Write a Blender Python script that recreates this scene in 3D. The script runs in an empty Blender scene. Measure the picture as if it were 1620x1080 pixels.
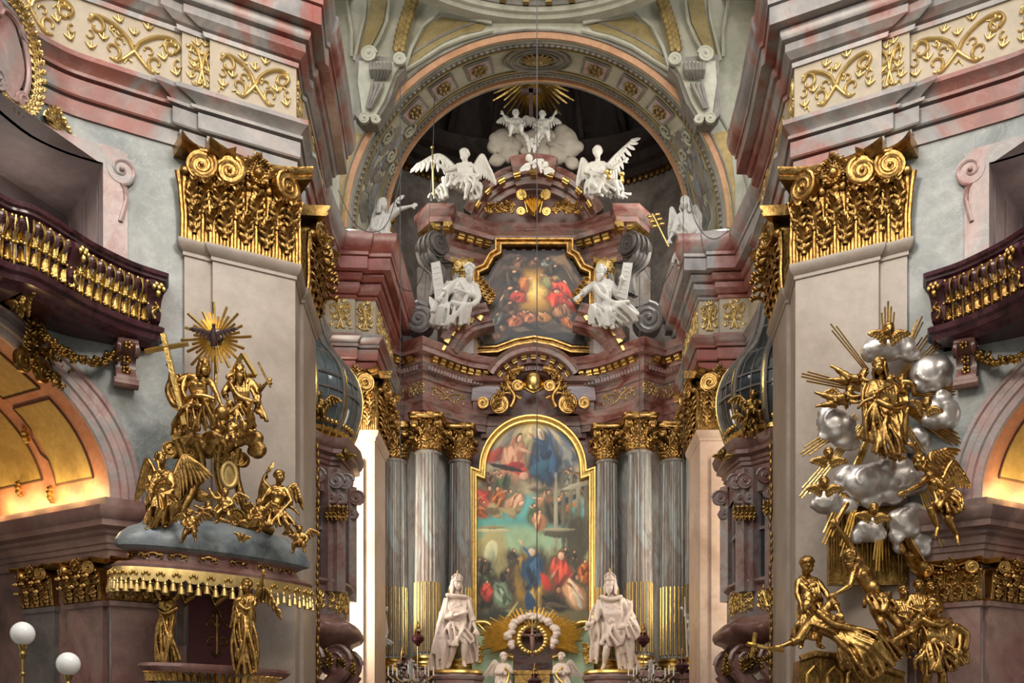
import bpy, bmesh, math, random
from mathutils import Vector, Matrix, noise
import numpy as np
C = bpy.context.scene.collection
R0 = random.Random(7)
PI = math.pi
F, VX, VY, EYE = 1700.0, 850.0, 1200.0, 1.6
def P(px, py, d):                       # measured photo point at a real distance -> world
    return Vector(((px - VX) * d / F, d, EYE + (VY - py) * d / F))
def XZ(px, d): return (px - VX) * d / F
def ZZ(py, d): return EYE + (VY - py) * d / F
def lerp(a, b, t): return a + (b - a) * t
# ------------------------------------------------------------- colours, materials
def lin(h):
    h = h.lstrip('#'); c = [int(h[i:i+2], 16) / 255 for i in (0, 2, 4)]
    return tuple((x / 12.92 if x <= .04045 else ((x + .055) / 1.055) ** 2.4) for x in c) + (1,)
M = {}
def newmat(n):
    m = bpy.data.materials.new(n); m.use_nodes = True; nt = m.node_tree
    b = nt.nodes['Principled BSDF']; M[n] = m
    return m, nt, b
def N(nt, t, **k):
    n = nt.nodes.new(t)
    for a, v in k.items():
        if a in n.inputs: n.inputs[a].default_value = v
        else: setattr(n, a, v)
    return n
def ramp(nt, fac, stops):
    r = nt.nodes.new('ShaderNodeValToRGB'); e = r.color_ramp.elements
    while len(e) < len(stops): e.new(.5)
    for i, (p, c) in enumerate(stops):
        e[i].position = p; e[i].color = lin(c) if isinstance(c, str) else c
    nt.links.new(fac, r.inputs[0]); return r.outputs[0]
def marble(n, cols, scale=.6, vein='#cfc6bd', vamt=.35, rough=.3, fine=.12, stretch=(1, 1, 1), spec=.5, dist=.9):
    m, nt, b = newmat(n); L = nt.links.new
    tc = N(nt, 'ShaderNodeTexCoord'); mp = N(nt, 'ShaderNodeMapping'); mp.inputs['Scale'].default_value = stretch
    mp.inputs['Location'].default_value = (hash_(n) * 7, hash_(n + 'b') * 9, 3)
    L(tc.outputs['Object'], mp.inputs[0])
    n1 = N(nt, 'ShaderNodeTexNoise', Scale=scale, Detail=6.0, Roughness=.6, Distortion=dist); L(mp.outputs[0], n1.inputs['Vector'])
    k = len(cols); lo, hi = .33, .67
    st = [(lo + (hi - lo) * i / (k - 1), c) for i, c in enumerate(cols)]
    c1 = ramp(nt, n1.outputs['Fac'], st)
    n2 = N(nt, 'ShaderNodeTexNoise', Scale=scale * 2.3, Detail=8.0, Roughness=.7, Distortion=1.2); L(mp.outputs[0], n2.inputs['Vector'])
    v = ramp(nt, n2.outputs['Fac'], [(.485, (0, 0, 0, 1)), (.5, (1, 1, 1, 1)), (.515, (0, 0, 0, 1))])
    mv = N(nt, 'ShaderNodeMath', operation='MULTIPLY'); L(v, mv.inputs[0]); mv.inputs[1].default_value = vamt
    mx = N(nt, 'ShaderNodeMixRGB'); L(mv.outputs[0], mx.inputs[0]); L(c1, mx.inputs[1]); mx.inputs[2].default_value = lin(vein)
    n3 = N(nt, 'ShaderNodeTexNoise', Scale=scale * 9, Detail=5.0, Roughness=.7); L(mp.outputs[0], n3.inputs['Vector'])
    f = ramp(nt, n3.outputs['Fac'], [(.25, (1 - fine * 2.5,) * 3 + (1,)), (.75, (1 + fine,) * 3 + (1,))])
    ml = N(nt, 'ShaderNodeMixRGB', blend_type='MULTIPLY'); ml.inputs[0].default_value = 1
    L(mx.outputs[0], ml.inputs[1]); L(f, ml.inputs[2]); L(ml.outputs[0], b.inputs['Base Color'])
    b.inputs['Roughness'].default_value = rough; b.inputs['Specular IOR Level'].default_value = spec
    return m
def hash_(s): return (sum((i + 3) * ord(c) for i, c in enumerate(s)) % 97) / 97
def plain(n, col, rough=.5, metal=0, var=.1, vs=6, bump=0, bs=30, spec=.5, emis=None, alpha=None, trans=0):
    m, nt, b = newmat(n); L = nt.links.new; c = lin(col)
    tc = N(nt, 'ShaderNodeTexCoord')
    n1 = N(nt, 'ShaderNodeTexNoise', Scale=float(vs), Detail=5.0, Roughness=.6); L(tc.outputs['Object'], n1.inputs['Vector'])
    a = tuple(max(0, x * (1 - var * 1.5)) for x in c[:3]) + (1,); d = tuple(min(1, x * (1 + var)) for x in c[:3]) + (1,)
    L(ramp(nt, n1.outputs['Fac'], [(.3, a), (.7, d)]), b.inputs['Base Color'])
    b.inputs['Roughness'].default_value = rough; b.inputs['Metallic'].default_value = metal; b.inputs['Specular IOR Level'].default_value = spec
    if bump:
        n2 = N(nt, 'ShaderNodeTexNoise', Scale=float(bs), Detail=3.0); L(tc.outputs['Object'], n2.inputs['Vector'])
        bp = N(nt, 'ShaderNodeBump'); bp.inputs['Strength'].default_value = bump; bp.inputs['Distance'].default_value = .02
        L(n2.outputs['Fac'], bp.inputs['Height']); L(bp.outputs[0], b.inputs['Normal'])
    if emis: b.inputs['Emission Color'].default_value = lin(col); b.inputs['Emission Strength'].default_value = emis
    if trans: b.inputs['Transmission Weight'].default_value = trans
    return m
marble('pier_marble', ['#86796b', '#9b8c7e', '#a89a8d', '#9c9084'], .35, '#c9bfb6', .12, .35, .08)
marble('wall_marble', ['#6c7371', '#868c8a', '#9fa29e', '#7c7a77'], .45, '#d0cfca', .25, .35, .1)
marble('red_marble', ['#7d4038', '#9a5a50', '#94685f', '#8a8a88', '#a19a96', '#a3756b', '#85473d', '#9a584e'], .24, '#cdb9b0', .15, .28, .12)
marble('jamb_marble', ['#65453f', '#84605a', '#94786e', '#6e5a54', '#7c4f49'], .35, '#b09a90', .15, .3, .12)
marble('rose_marble', ['#9c6f69', '#ac8a84', '#95928f', '#b1958f', '#955f58'], .4, '#ddd0cb', .25, .3, .1)
marble('grey_marble', ['#57524e', '#706a65', '#85807a'], .8, '#9a938c', .3, .35, .1)
marble('altar_marble', ['#5e322b', '#7c4a41', '#96736a', '#7b6c67', '#693a32'], .6, '#c9ada4', .25, .3, .12, stretch=(1, 1, 2.5))
marble('column_marble', ['#5e6260', '#7d817d', '#8f8a82', '#73655d', '#8b918e'], .9, '#a6a49d', .3, .3, .14, stretch=(1.6, 1.6, .35))
marble('peach_marble', ['#bb9c86', '#cdb29d', '#c4a48c', '#b4947e'], .35, '#e0cfc0', .2, .35, .07)
marble('oratory_marble', ['#714f49', '#8a6a64', '#8c8380', '#7a5850'], .9, '#c2b1ab', .3, .3, .1)
marble('purple_marble', ['#2a1417', '#41222a', '#56323a', '#301a1e'], 1.6, '#6b4c52', .15, .22, .12)
marble('brown_marble', ['#5e3a33', '#77524a', '#8a6a62', '#6b443b'], 1.0, '#a08379', .2, .3, .12)
marble('blue_marble', ['#4c5558', '#6a7478', '#808788', '#596265'], 1.3, '#9ba2a3', .3, .35, .1)
marble('frieze_ground', ['#a89a82', '#b3a48c', '#a49a86'], .6, '#c2b69f', .1, .5, .06)
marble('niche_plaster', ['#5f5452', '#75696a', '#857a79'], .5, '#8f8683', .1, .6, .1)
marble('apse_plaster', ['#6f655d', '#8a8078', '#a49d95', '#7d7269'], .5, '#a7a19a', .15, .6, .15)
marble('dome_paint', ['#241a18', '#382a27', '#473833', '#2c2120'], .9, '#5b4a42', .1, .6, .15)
marble('vault_cream', ['#8f8d78', '#a3a08b', '#b0ac98'], .7, '#cfccbd', .1, .65, .06)
marble('vault_ochre', ['#7c6b3f', '#8f7e4f', '#857446'], 1.2, '#b2a378', .1, .7, .1)
marble('vault_orange', ['#a87850', '#bd8f68', '#b08360'], 1.2, '#cfa985', .1, .65, .08)
marble('vault_grey', ['#5f5a4f', '#777266', '#8b8678'], 1.0, '#b5b2a6', .1, .65, .08)
marble('fresco_ochre', ['#96783f', '#ac8f52', '#a08249'], 1.0, '#c7a960', .1, .55, .12)
marble('fresco_orange', ['#a8684c', '#b98064', '#ab7054'], .9, '#d49a70', .1, .5, .12)
plain('fresco_line', '#5b3a24', .7)
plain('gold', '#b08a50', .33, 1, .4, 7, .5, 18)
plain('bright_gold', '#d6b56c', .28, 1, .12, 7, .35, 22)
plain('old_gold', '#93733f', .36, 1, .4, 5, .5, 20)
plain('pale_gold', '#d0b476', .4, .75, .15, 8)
plain('silver', '#c6c0ba', .36, .75, .15, 4, .25, 8)
plain('white_stone', '#c2bfb7', .5, 0, .05, 5, .25, 14)
plain('taupe_stucco', '#a39b8e', .6, 0, .06, 5, .2, 14)  # darker taupe-grey stucco of the stone clouds
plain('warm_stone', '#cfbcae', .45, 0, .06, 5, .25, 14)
plain('dark_line', '#3a2220', .6)
plain('dark_glass', '#2a3235', .1, 0, .2, 3, spec=1)
plain('reflection_tinted_glass', '#59666a', .12, 0, .3, 2, spec=1)  # dark roof glass with its grey-blue reflection put into the base colour
plain('dull_gold', '#8a7443', .5, .5, .2)
plain('lamp_glass', '#f4f4f2', .25, 0, .02, 3)
plain('brass', '#9c8350', .3, 1, .1)
plain('wood_floor', '#6d6259', .5)
plain('cord', '#3a3a3a', .5)
plain('dark_red', '#3d0f14', .4)
plain('sage', '#9db08f', .5)
plain('crimson', '#5a2a2c', .7)
plain('crystal', '#e6e6e6', .05, 0, .02, 3, spec=1, trans=.8)
plain('candle_wax', '#efe9da', .5)
# ------------------------------------------------------------- mesh builder
class MB:
    def __init__(s): s.v = []; s.f = []
    def add(s, vs, fs):
        o = len(s.v); s.v += [tuple(v) for v in vs]; s.f += [tuple(i + o for i in f) for f in fs]; return s
    def box(s, c, d, rz=0, rx=0, ry=0, taper=1.0):
        m = Matrix.Rotation(rz, 3, 'Z') @ Matrix.Rotation(ry, 3, 'Y') @ Matrix.Rotation(rx, 3, 'X'); c = Vector(c)
        vs = []
        for z in (-.5, .5):
            t = taper if z > 0 else 1
            for x, y in ((-.5, -.5), (.5, -.5), (.5, .5), (-.5, .5)): vs.append(c + m @ Vector((x * d[0] * t, y * d[1] * t, z * d[2])))
        return s.add(vs, [(3, 2, 1, 0), (4, 5, 6, 7), (0, 1, 5, 4), (1, 2, 6, 5), (2, 3, 7, 6), (3, 0, 4, 7)])
    def grid(s, rows, closed=False, flip=False):
        n = len(rows[0]); vs = [p for r in rows for p in r]; fs = []
        for i in range(len(rows) - 1):
            for j in range(n if closed else n - 1):
                a, b, c, d = i * n + j, i * n + (j + 1) % n, (i + 1) * n + (j + 1) % n, (i + 1) * n + j
                fs.append((a, d, c, b) if flip else (a, b, c, d))
        return s.add(vs, fs)
    def tube(s, pts, rad, n=8, flat=1.0, up=None, caps=True):
        pts = [Vector(p) for p in pts]; k = len(pts)
        if not hasattr(rad, '__len__'): rad = [rad] * k
        rows = []; u = None
        for i, p in enumerate(pts):
            t = (pts[min(i + 1, k - 1)] - pts[max(i - 1, 0)])
            t = t.normalized() if t.length > 1e-9 else Vector((0, 0, 1))
            if u is None:
                r = Vector(up) if up else (Vector((0, 0, 1)) if abs(t.z) < .9 else Vector((0, 1, 0)))
                u = (r - t * r.dot(t)).normalized()
            else:
                u = (u - t * u.dot(t)); u = u.normalized() if u.length > 1e-6 else Vector((1, 0, 0))
            w = t.cross(u)
            rows.append([p + u * (math.cos(2 * PI * j / n) * rad[i]) + w * (math.sin(2 * PI * j / n) * rad[i] * flat) for j in range(n)])
        o = len(s.v); s.grid(rows, True)
        if caps:
            s.f.append(tuple(o + j for j in reversed(range(n)))); s.f.append(tuple(o + (k - 1) * n + j for j in range(n)))
        return s
    def ball(s, c, r, n=10, m=7, rot=None):
        c = Vector(c); r = r if hasattr(r, '__len__') else (r, r, r); rows = []
        for i in range(1, m):
            a = PI * i / m
            rows.append([Vector((math.sin(a) * math.cos(2 * PI * j / n) * r[0], math.sin(a) * math.sin(2 * PI * j / n) * r[1], -math.cos(a) * r[2])) for j in range(n)])
        if rot is not None: rows = [[rot @ p for p in q] for q in rows]
        top = Vector((0, 0, r[2])); bot = -top
        if rot is not None: top = rot @ top; bot = rot @ bot
        o = len(s.v); s.grid([[c + p for p in q] for q in rows], True)
        b = len(s.v); s.v += [tuple(c + bot), tuple(c + top)]; L = o + (m - 2) * n
        for j in range(n): s.f += [(b, o + (j + 1) % n, o + j), (b + 1, L + j, L + (j + 1) % n)]
        return s
    def lathe(s, c, prof, n=24, sx=1, sy=1, a0=0, a1=2 * PI):
        full = abs(a1 - a0 - 2 * PI) < 1e-6; rows = []
        for r, z in prof:
            rows.append([Vector((c[0] + r * sx * math.cos(a0 + (a1 - a0) * j / n), c[1] + r * sy * math.sin(a0 + (a1 - a0) * j / n), c[2] + z)) for j in range(n if full else n + 1)])
        return s.grid(rows, full)
    def prism(s, poly, d0, d1, n=None):     # poly: world points (Vector) in a plane, extruded along vectors d0..d1
        k = len(poly); d0 = Vector(d0); d1 = Vector(d1)
        vs = [p + d0 for p in poly] + [p + d1 for p in poly]
        return s.add(vs, [tuple(range(k)), tuple(range(2 * k - 1, k - 1, -1))] + [(i, i + k, (i + 1) % k + k, (i + 1) % k) for i in range(k)])
    def merge(s, o): return s.add(o.v, o.f)
    def moved(s, mat):
        r = MB(); r.v = [tuple(mat @ Vector(v)) for v in s.v]; r.f = list(s.f); return r
WL = {}
def mesh_from(name, mb, mat, org, smooth=35):
    me = bpy.data.meshes.new(name)
    me.from_pydata([(v[0] - org[0], v[1] - org[1], v[2] - org[2]) for v in mb.v], [], mb.f)
    bm = bmesh.new(); bm.from_mesh(me); bmesh.ops.recalc_face_normals(bm, faces=bm.faces); bm.to_mesh(me); bm.free()
    me.materials.append(M[mat] if isinstance(mat, str) else mat)
    me.shade_smooth()
    if smooth < 180: me.set_sharp_from_angle(angle=math.radians(smooth))
    return me
def thing(name, label, cat, loc, group=None):
    o = bpy.data.objects.new(name, None); C.objects.link(o); o.location = loc; o.empty_display_size = .2
    o['label'] = label; o['category'] = cat; WL[o.name] = Vector(loc)
    if group: o['group'] = group
    return o
def part(name, mb, mat, parent, smooth=35, label=None):
    org = WL[parent.name]; me = mesh_from(name, mb, mat, org, smooth)
    o = bpy.data.objects.new(name, me); C.objects.link(o); o.parent = parent; WL[o.name] = org
    if label: o['label'] = label
    return o
def solo(name, mb, mat, label, cat, group=None, smooth=35):
    org = Vector((sum(v[0] for v in mb.v) / len(mb.v), sum(v[1] for v in mb.v) / len(mb.v), min(v[2] for v in mb.v)))
    me = mesh_from(name, mb, mat, org, smooth); o = bpy.data.objects.new(name, me); C.objects.link(o); o.location = org; WL[o.name] = org
    o['label'] = label; o['category'] = cat
    if group: o['group'] = group
    return o
def struct(name, mb, mat, smooth=35, parent=None):
    me = mesh_from(name, mb, mat, (0, 0, 0), smooth); o = bpy.data.objects.new(name, me); C.objects.link(o); WL[o.name] = Vector((0, 0, 0))
    if parent: o.parent = parent
    else: o['kind'] = 'structure'
    return o
def put(src_me, name, parent, loc, rot=(0, 0, 0), sc=(1, 1, 1)):       # another instance of a small part's mesh
    o = bpy.data.objects.new(name, src_me); C.objects.link(o); o.parent = parent
    o.location = Vector(loc) - WL[parent.name]; o.rotation_euler = rot; o.scale = sc; WL[o.name] = Vector(loc); return o
# ------------------------------------------------------------- sweeps along plan paths
def offs(path, o, sgn):
    out = []; n = len(path)
    for i in range(n):
        p = Vector(path[i]); ds = []
        if i > 0: ds.append((p - Vector(path[i - 1])).normalized())
        if i < n - 1: ds.append((Vector(path[i + 1]) - p).normalized())
        ns = [Vector((d.y, -d.x)) * sgn for d in ds]
        if len(ns) == 2:
            a = ns[0] + ns[1]
            if a.length < .3: a = ns[0]
            a = a.normalized(); c = max(.35, a.dot(ns[0])); out.append(p + a * (o / c))
        else: out.append(p + ns[0] * o)
    return out
def sweep(mb, path, prof, sgn, caps=True):
    rows = []
    for o, z in prof: rows.append([Vector((q.x, q.y, z)) for q in offs(path, o, sgn)])
    base = len(mb.v); mb.grid(rows); n = len(path)
    if caps:
        mb.f.append(tuple(base + i * n for i in range(len(prof)))); mb.f.append(tuple(base + i * n + n - 1 for i in range(len(prof))))
    return mb
def cr(pts, k=6):                       # Catmull-Rom through points
    pts = [Vector(p) for p in pts]; out = []
    for i in range(len(pts) - 1):
        p0 = pts[max(i - 1, 0)]; p1 = pts[i]; p2 = pts[i + 1]; p3 = pts[min(i + 2, len(pts) - 1)]
        for j in range(k):
            t = j / k; out.append(.5 * ((2 * p1) + (p2 - p0) * t + (2 * p0 - 5 * p1 + 4 * p2 - p3) * t * t + (3 * p1 - p0 - 3 * p2 + p3) * t ** 3))
    out.append(pts[-1]); return out
def spiral(c, r0, turns, u, w, r1=.12, k=14, start=0, hand=1):   # points of a scroll, outside -> inside
    n = int(turns * k); out = []; u = Vector(u); w = Vector(w)
    for i in range(n + 1):
        t = i / n; a = start + hand * t * turns * 2 * PI; r = lerp(r0, r0 * r1, t ** .85)
        out.append(Vector(c) + u * (math.cos(a) * r) + w * (math.sin(a) * r))
    return out
# ------------------------------------------------------------- carved (voxel) bodies
def carve(mb, vox, smooth=2):
    me = bpy.data.meshes.new('t'); me.from_pydata(mb.v, [], mb.f)
    bm = bmesh.new(); bm.from_mesh(me); bmesh.ops.recalc_face_normals(bm, faces=bm.faces); bm.to_mesh(me); bm.free()
    ob = bpy.data.objects.new('t', me); C.objects.link(ob)
    r = ob.modifiers.new('r', 'REMESH'); r.mode = 'VOXEL'; r.voxel_size = vox; r.use_smooth_shade = True
    if smooth: s = ob.modifiers.new('s', 'SMOOTH'); s.factor = .5; s.iterations = smooth
    dg = bpy.context.evaluated_depsgraph_get(); dg.update()
    ev = ob.evaluated_get(dg); m2 = ev.to_mesh()
    out = MB(); nv = len(m2.vertices); co = np.empty(nv * 3, 'f'); m2.vertices.foreach_get('co', co)
    out.v = [tuple(c) for c in co.reshape(-1, 3).tolist()]; out.f = [tuple(p.vertices) for p in m2.polygons]
    ev.to_mesh_clear(); bpy.data.objects.remove(ob); bpy.data.meshes.remove(me); return out
# ============================================================= ornament tools
class Fr:
    def __init__(s, o, u, n, z=(0, 0, 1)): s.o = Vector(o); s.u = Vector(u).normalized(); s.n = Vector(n).normalized(); s.z = Vector(z)
    def __call__(s, a, b, c=0): return s.o + s.u * a + s.z * b + s.n * c
class PathFr:                            # frame that follows a plan path; a = distance along it
    def __init__(s, path, sgn, z0=0, back=0):
        s.p = [Vector(q) for q in path]; s.sg = sgn; s.z0 = z0; s.L = [0]
        for i in range(len(s.p) - 1): s.L.append(s.L[-1] + (s.p[i + 1] - s.p[i]).length)
        s.T = s.L[-1]
    def at(s, a):
        a = min(max(a, 0), s.T - 1e-6)
        for i in range(len(s.p) - 1):
            if a <= s.L[i + 1]:
                t = (a - s.L[i]) / max(1e-9, s.L[i + 1] - s.L[i]); d = (s.p[i + 1] - s.p[i]).normalized()
                return s.p[i].lerp(s.p[i + 1], t), Vector((d.y, -d.x)) * s.sg, d
    def __call__(s, a, b, c=0):
        q, n, d = s.at(a); return Vector((q.x + n.x * c, q.y + n.y * c, s.z0 + b))
def leaf(mb, fr, x, y, w, h, out=.12, curl=.2, lean=0, lobes=3, tz=.03, n=12, off=0):
    if lobes > 1:
        def S(t, dx=0, dy=0, dz=0):
            a = max(0, (t - .55) / .45); return fr(x + lean * t + dx, y + h * (t - .2 * a * a) + dy, off + tz + out * t * t * .6 + curl * a ** 1.5 + dz)
        up = fr(x, y, 1) - fr(x, y, 0)
        mb.tube([S(t) for t in (0, .25, .5, .75, 1)], [w * .17, w * .19, w * .17, w * .15, w * .09], 6, flat=.6, up=up.cross(fr(x, y + 1, 0) - fr(x, y, 0)))
        k5 = (.12, .38, .62, .82) if h > .25 else (.2, .6)
        rows = []
        for i in range(6):
            t = i / 5; ww = w * .36 * (.7 + .5 * math.sin(PI * min(1, t + .1))); rows.append([S(t, -ww, 0, -tz * 1.2), S(t, -ww * .6, 0, -tz * .2), S(t, ww * .6, 0, -tz * .2), S(t, ww, 0, -tz * 1.2), S(t, 0, 0, -tz * 1.8)])
        mb.grid(rows, True)
        for i, t in enumerate(k5):
            q = w * .5 * (.75 + .45 * math.sin(PI * (t + .15)))
            for e in (-1, 1): mb.tube([S(t), S(t, e * q * .5, h * .09, tz * .8), S(t, e * q * .9, h * .17, tz * .5), S(t, e * q * .95, h * .27, -tz * .2)], [w * .13, w * .15, w * .12, w * .05], 6, flat=.7)
        for e in (-1, 0, 1): mb.tube([S(.93), S(1, e * w * .22, -h * .02, tz), S(1, e * w * .3, -h * .1, tz * .4)], [w * .14, w * .16, w * .09], 6)
        return mb
    rows = []; q = 6
    for i in range(n + 1):
        t = i / n
        ww = w * (.55 + .45 * math.sin(PI * min(1, t * 1.05 + .12))) * (1 - .28 * abs(math.sin(PI * lobes * t))) * (1 if t < .84 else (.8 if t < .95 else .45))
        a = max(0, (t - .62) / .38)
        yy = y + h * (t - .3 * a * a); o = off + out * t * t * .6 + curl * a ** 1.6
        row = []
        for j in range(q + 1):
            e = j / q * 2 - 1; row.append(fr(x + ww * .5 * e + lean * t, yy - abs(e) * .06 * h, o + tz * (1 - abs(e)) + (.02 if abs(e) < .2 else 0) - .25 * w * e * e * t))
        for j in range(q, -1, -1):
            e = j / q * 2 - 1; row.append(fr(x + ww * .5 * e + lean * t, yy - abs(e) * .06 * h, o - tz * .9 - .25 * w * e * e * t))
        rows.append(row)
    mb.grid(rows, True); return mb
def volute(mb, c, u, w, n, r, th=.1, turns=2.1, hand=1, start=0, tail=None, k=14):
    pts = spiral(c, r, turns, u, w, .1, k, start, hand); m = len(pts)
    if tail: pts = [Vector(t) for t in tail] + pts; 
    rad = [r * .17 * (1 - .45 * i / len(pts)) for i in range(len(pts))]
    mb.tube(pts, rad, 7, flat=1, up=n)
    n = Vector(n).normalized(); u = Vector(u); w = Vector(w)
    mb.prism([Vector(c) + u * (math.cos(2 * PI * j / 18) * r * .93) + w * (math.sin(2 * PI * j / 18) * r * .93) for j in range(18)], -n * th, n * r * .04)
    mb.ball(Vector(c) + n * .03, r * .16, 8, 6); return mb
def strokes(mb, fr, sts, flat=.6, n=6, lift=.012):
    for pts, r0, r1 in sts:
        q = cr([(p[0], p[1]) for p in pts], 5) if len(pts) > 2 else [Vector(p) for p in pts]
        m = len(q); pp = [fr(v.x, v.y, lift) for v in q]
        up = (fr(q[0].x, q[0].y, lift + .1) - pp[0])
        mb.tube(pp, [lerp(r0, r1, i / max(1, m - 1)) for i in range(m)], n, flat=1, up=up)
def cscroll(x, y, r, a0, a1, r0, r1, k=9, sh=.75):      # an arc curling inward
    return ([(x + math.cos(lerp(a0, a1, i / k)) * r * (1 - sh * i / k), y + math.sin(lerp(a0, a1, i / k)) * r * (1 - sh * i / k)) for i in range(k + 1)], r0, r1)
def scroll_bay(x0, x1, z0, z1, r=.03, seed=0, flipx=False, big=True):
    rr = random.Random(seed); W = x1 - x0; H = z1 - z0; s = []
    def a(u, v): return (x0 + (1 - u if flipx else u) * W, z0 + v * H)
    def arc(u, v, rad, a0, a1, q0, q1, sh=.8):
        c, p0, p1 = cscroll(0, 0, rad * H, a0, a1, q0, q1, 10, sh); m = a(u, v)
        return ([(m[0] + (-p[0] if flipx else p[0]), m[1] + p[1]) for p in c], p0, p1)
    s.append(([a(.06, .72), a(.14, .86), a(.3, .8), a(.44, .62), a(.5, .42), a(.56, .62), a(.72, .84), a(.88, .9), a(.95, .76), a(.9, .62)], r, r))
    s.append(([a(.5, .42), a(.42, .26), a(.34, .12), a(.26, .16)], r, r * .6))
    s.append(([a(.5, .42), a(.58, .26), a(.67, .12), a(.75, .16)], r, r * .6))
    s.append(arc(.13, .66, .2, PI * .7, -PI * 1.1, r, r * .6)); s.append(arc(.87, .66, .16, PI * .3, PI * 2, r, r * .6))
    s.append(arc(.28, .3, .18, -PI * .4, PI * 1.3, r * .9, r * .5)); s.append(arc(.72, .3, .18, PI * 1.4, -PI * .3, r * .9, r * .5))
    for u, v, d in ((.5, .75, 1), (.2, .45, 1), (.8, .45, -1), (.08, .2, 1), (.93, .22, -1), (.36, .9, -1), (.64, .95, 1)):
        p = a(u, v)
        for k in range(3):
            th = (k - 1) * .8 + (PI / 2 if d > 0 else PI * .6); l = .14 * H
            s.append(([p, (p[0] + math.cos(th) * l * .6, p[1] + math.sin(th) * l * .5), (p[0] + math.cos(th) * l, p[1] + math.sin(th) * l * 1.1)], r * .9, r * .3))
    for k in range(9):
        p = a(rr.uniform(.05, .95), rr.uniform(.12, .9)); th = rr.uniform(0, 6.28); l = rr.uniform(.1, .2) * H
        s.append(([p, (p[0] + math.cos(th) * l * .5, p[1] + math.sin(th) * l * .5), (p[0] + math.cos(th + .9) * l, p[1] + math.sin(th + .9) * l)], r * .7, r * .25))
    if big:
        for u, v, a0, a1 in ((.35, .5, 0, 1.6 * PI), (.65, .5, PI, -.6 * PI), (.06, .45, PI / 2, -PI), (.95, .42, PI / 2, 2 * PI)):
            s.append(arc(u, v, .1, a0, a1, r * .55, r * .35, .6))
    return s
# ============================================================= plan of the church (|x|, depth)
def mp(s, q):
    x, d = q
    return (-x, d) if s < 0 else (x + .3 * min(1, max(0, (28 - d) / 5)), d)
def MP(s, L): return [mp(s, q) for q in L]
side = {-1: 'left', 1: 'right'}
SN = {-1: 1, 1: -1}
WALL = [tuple(v) for v in cr([(6.5, 0), (8.3, 5), (9.0, 10), (8.85, 14), (8.46, 16.93), (8.05, 17.88), (7.23, 18.49), (6.18, 19.13)], 6)]
M0, M1 = (5.80, 19.20), (4.50, 19.98); S0, S1 = (6.24, 19.0), (5.74, 19.33)
PIER = [S0, S1, M0, M1, (4.62, 20.9), (4.57, 21.0), (4.72, 22.9)]
P2F = [(5.9, 29.9), (5.62, 29.95), (5.6, 30.05), (4.55, 30.05), (4.55, 32.2)]
ENT = WALL[6:-1] + [(6.22, 19.12)] + PIER + [(4.85, 24.3), (5.9, 24.4), (5.9, 29.9), (5.1, 29.95), (5.08, 30.1), (4.55, 30.1), (4.55, 34.2)]
ARCHI = [(0, 12.42), (.04, 12.42), (.04, 12.68), (-.03, 12.69), (-.03, 12.715), (.08, 12.72), (.1, 12.75), (.1, 13.02), (.02, 13.03), (.02, 13.06), (.14, 13.07), (.15, 13.12), (.11, 13.15), (.14, 13.2), (.2, 13.26), (.25, 13.3), (.25, 13.38), (.2, 13.4), (0, 13.42)]
CORN = [(0, 14.42), (.06, 14.42), (.07, 14.5), (.02, 14.52), (.1, 14.55), (.16, 14.62), (.2, 14.66), (.2, 14.8), (.12, 14.82), (.26, 14.86), (.3, 14.96), (.3, 15.03), (.2, 15.05), (.5, 15.06), (.5, 15.38), (.44, 15.39), (.53, 15.42), (.54, 15.5), (.6, 15.56), (.66, 15.7), (.7, 15.86), (.7, 15.98), (0, 16.0)]
CAPZ0, CAPZ1 = 10.72, 12.42
floor = MB(); floor.box((0, 20, -.05), (26, 46, .1)); struct('floor', floor, 'wood_floor')
UC = 3.55; ARZ, ARI, ARO = 6.05, 2.2, 2.72
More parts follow.
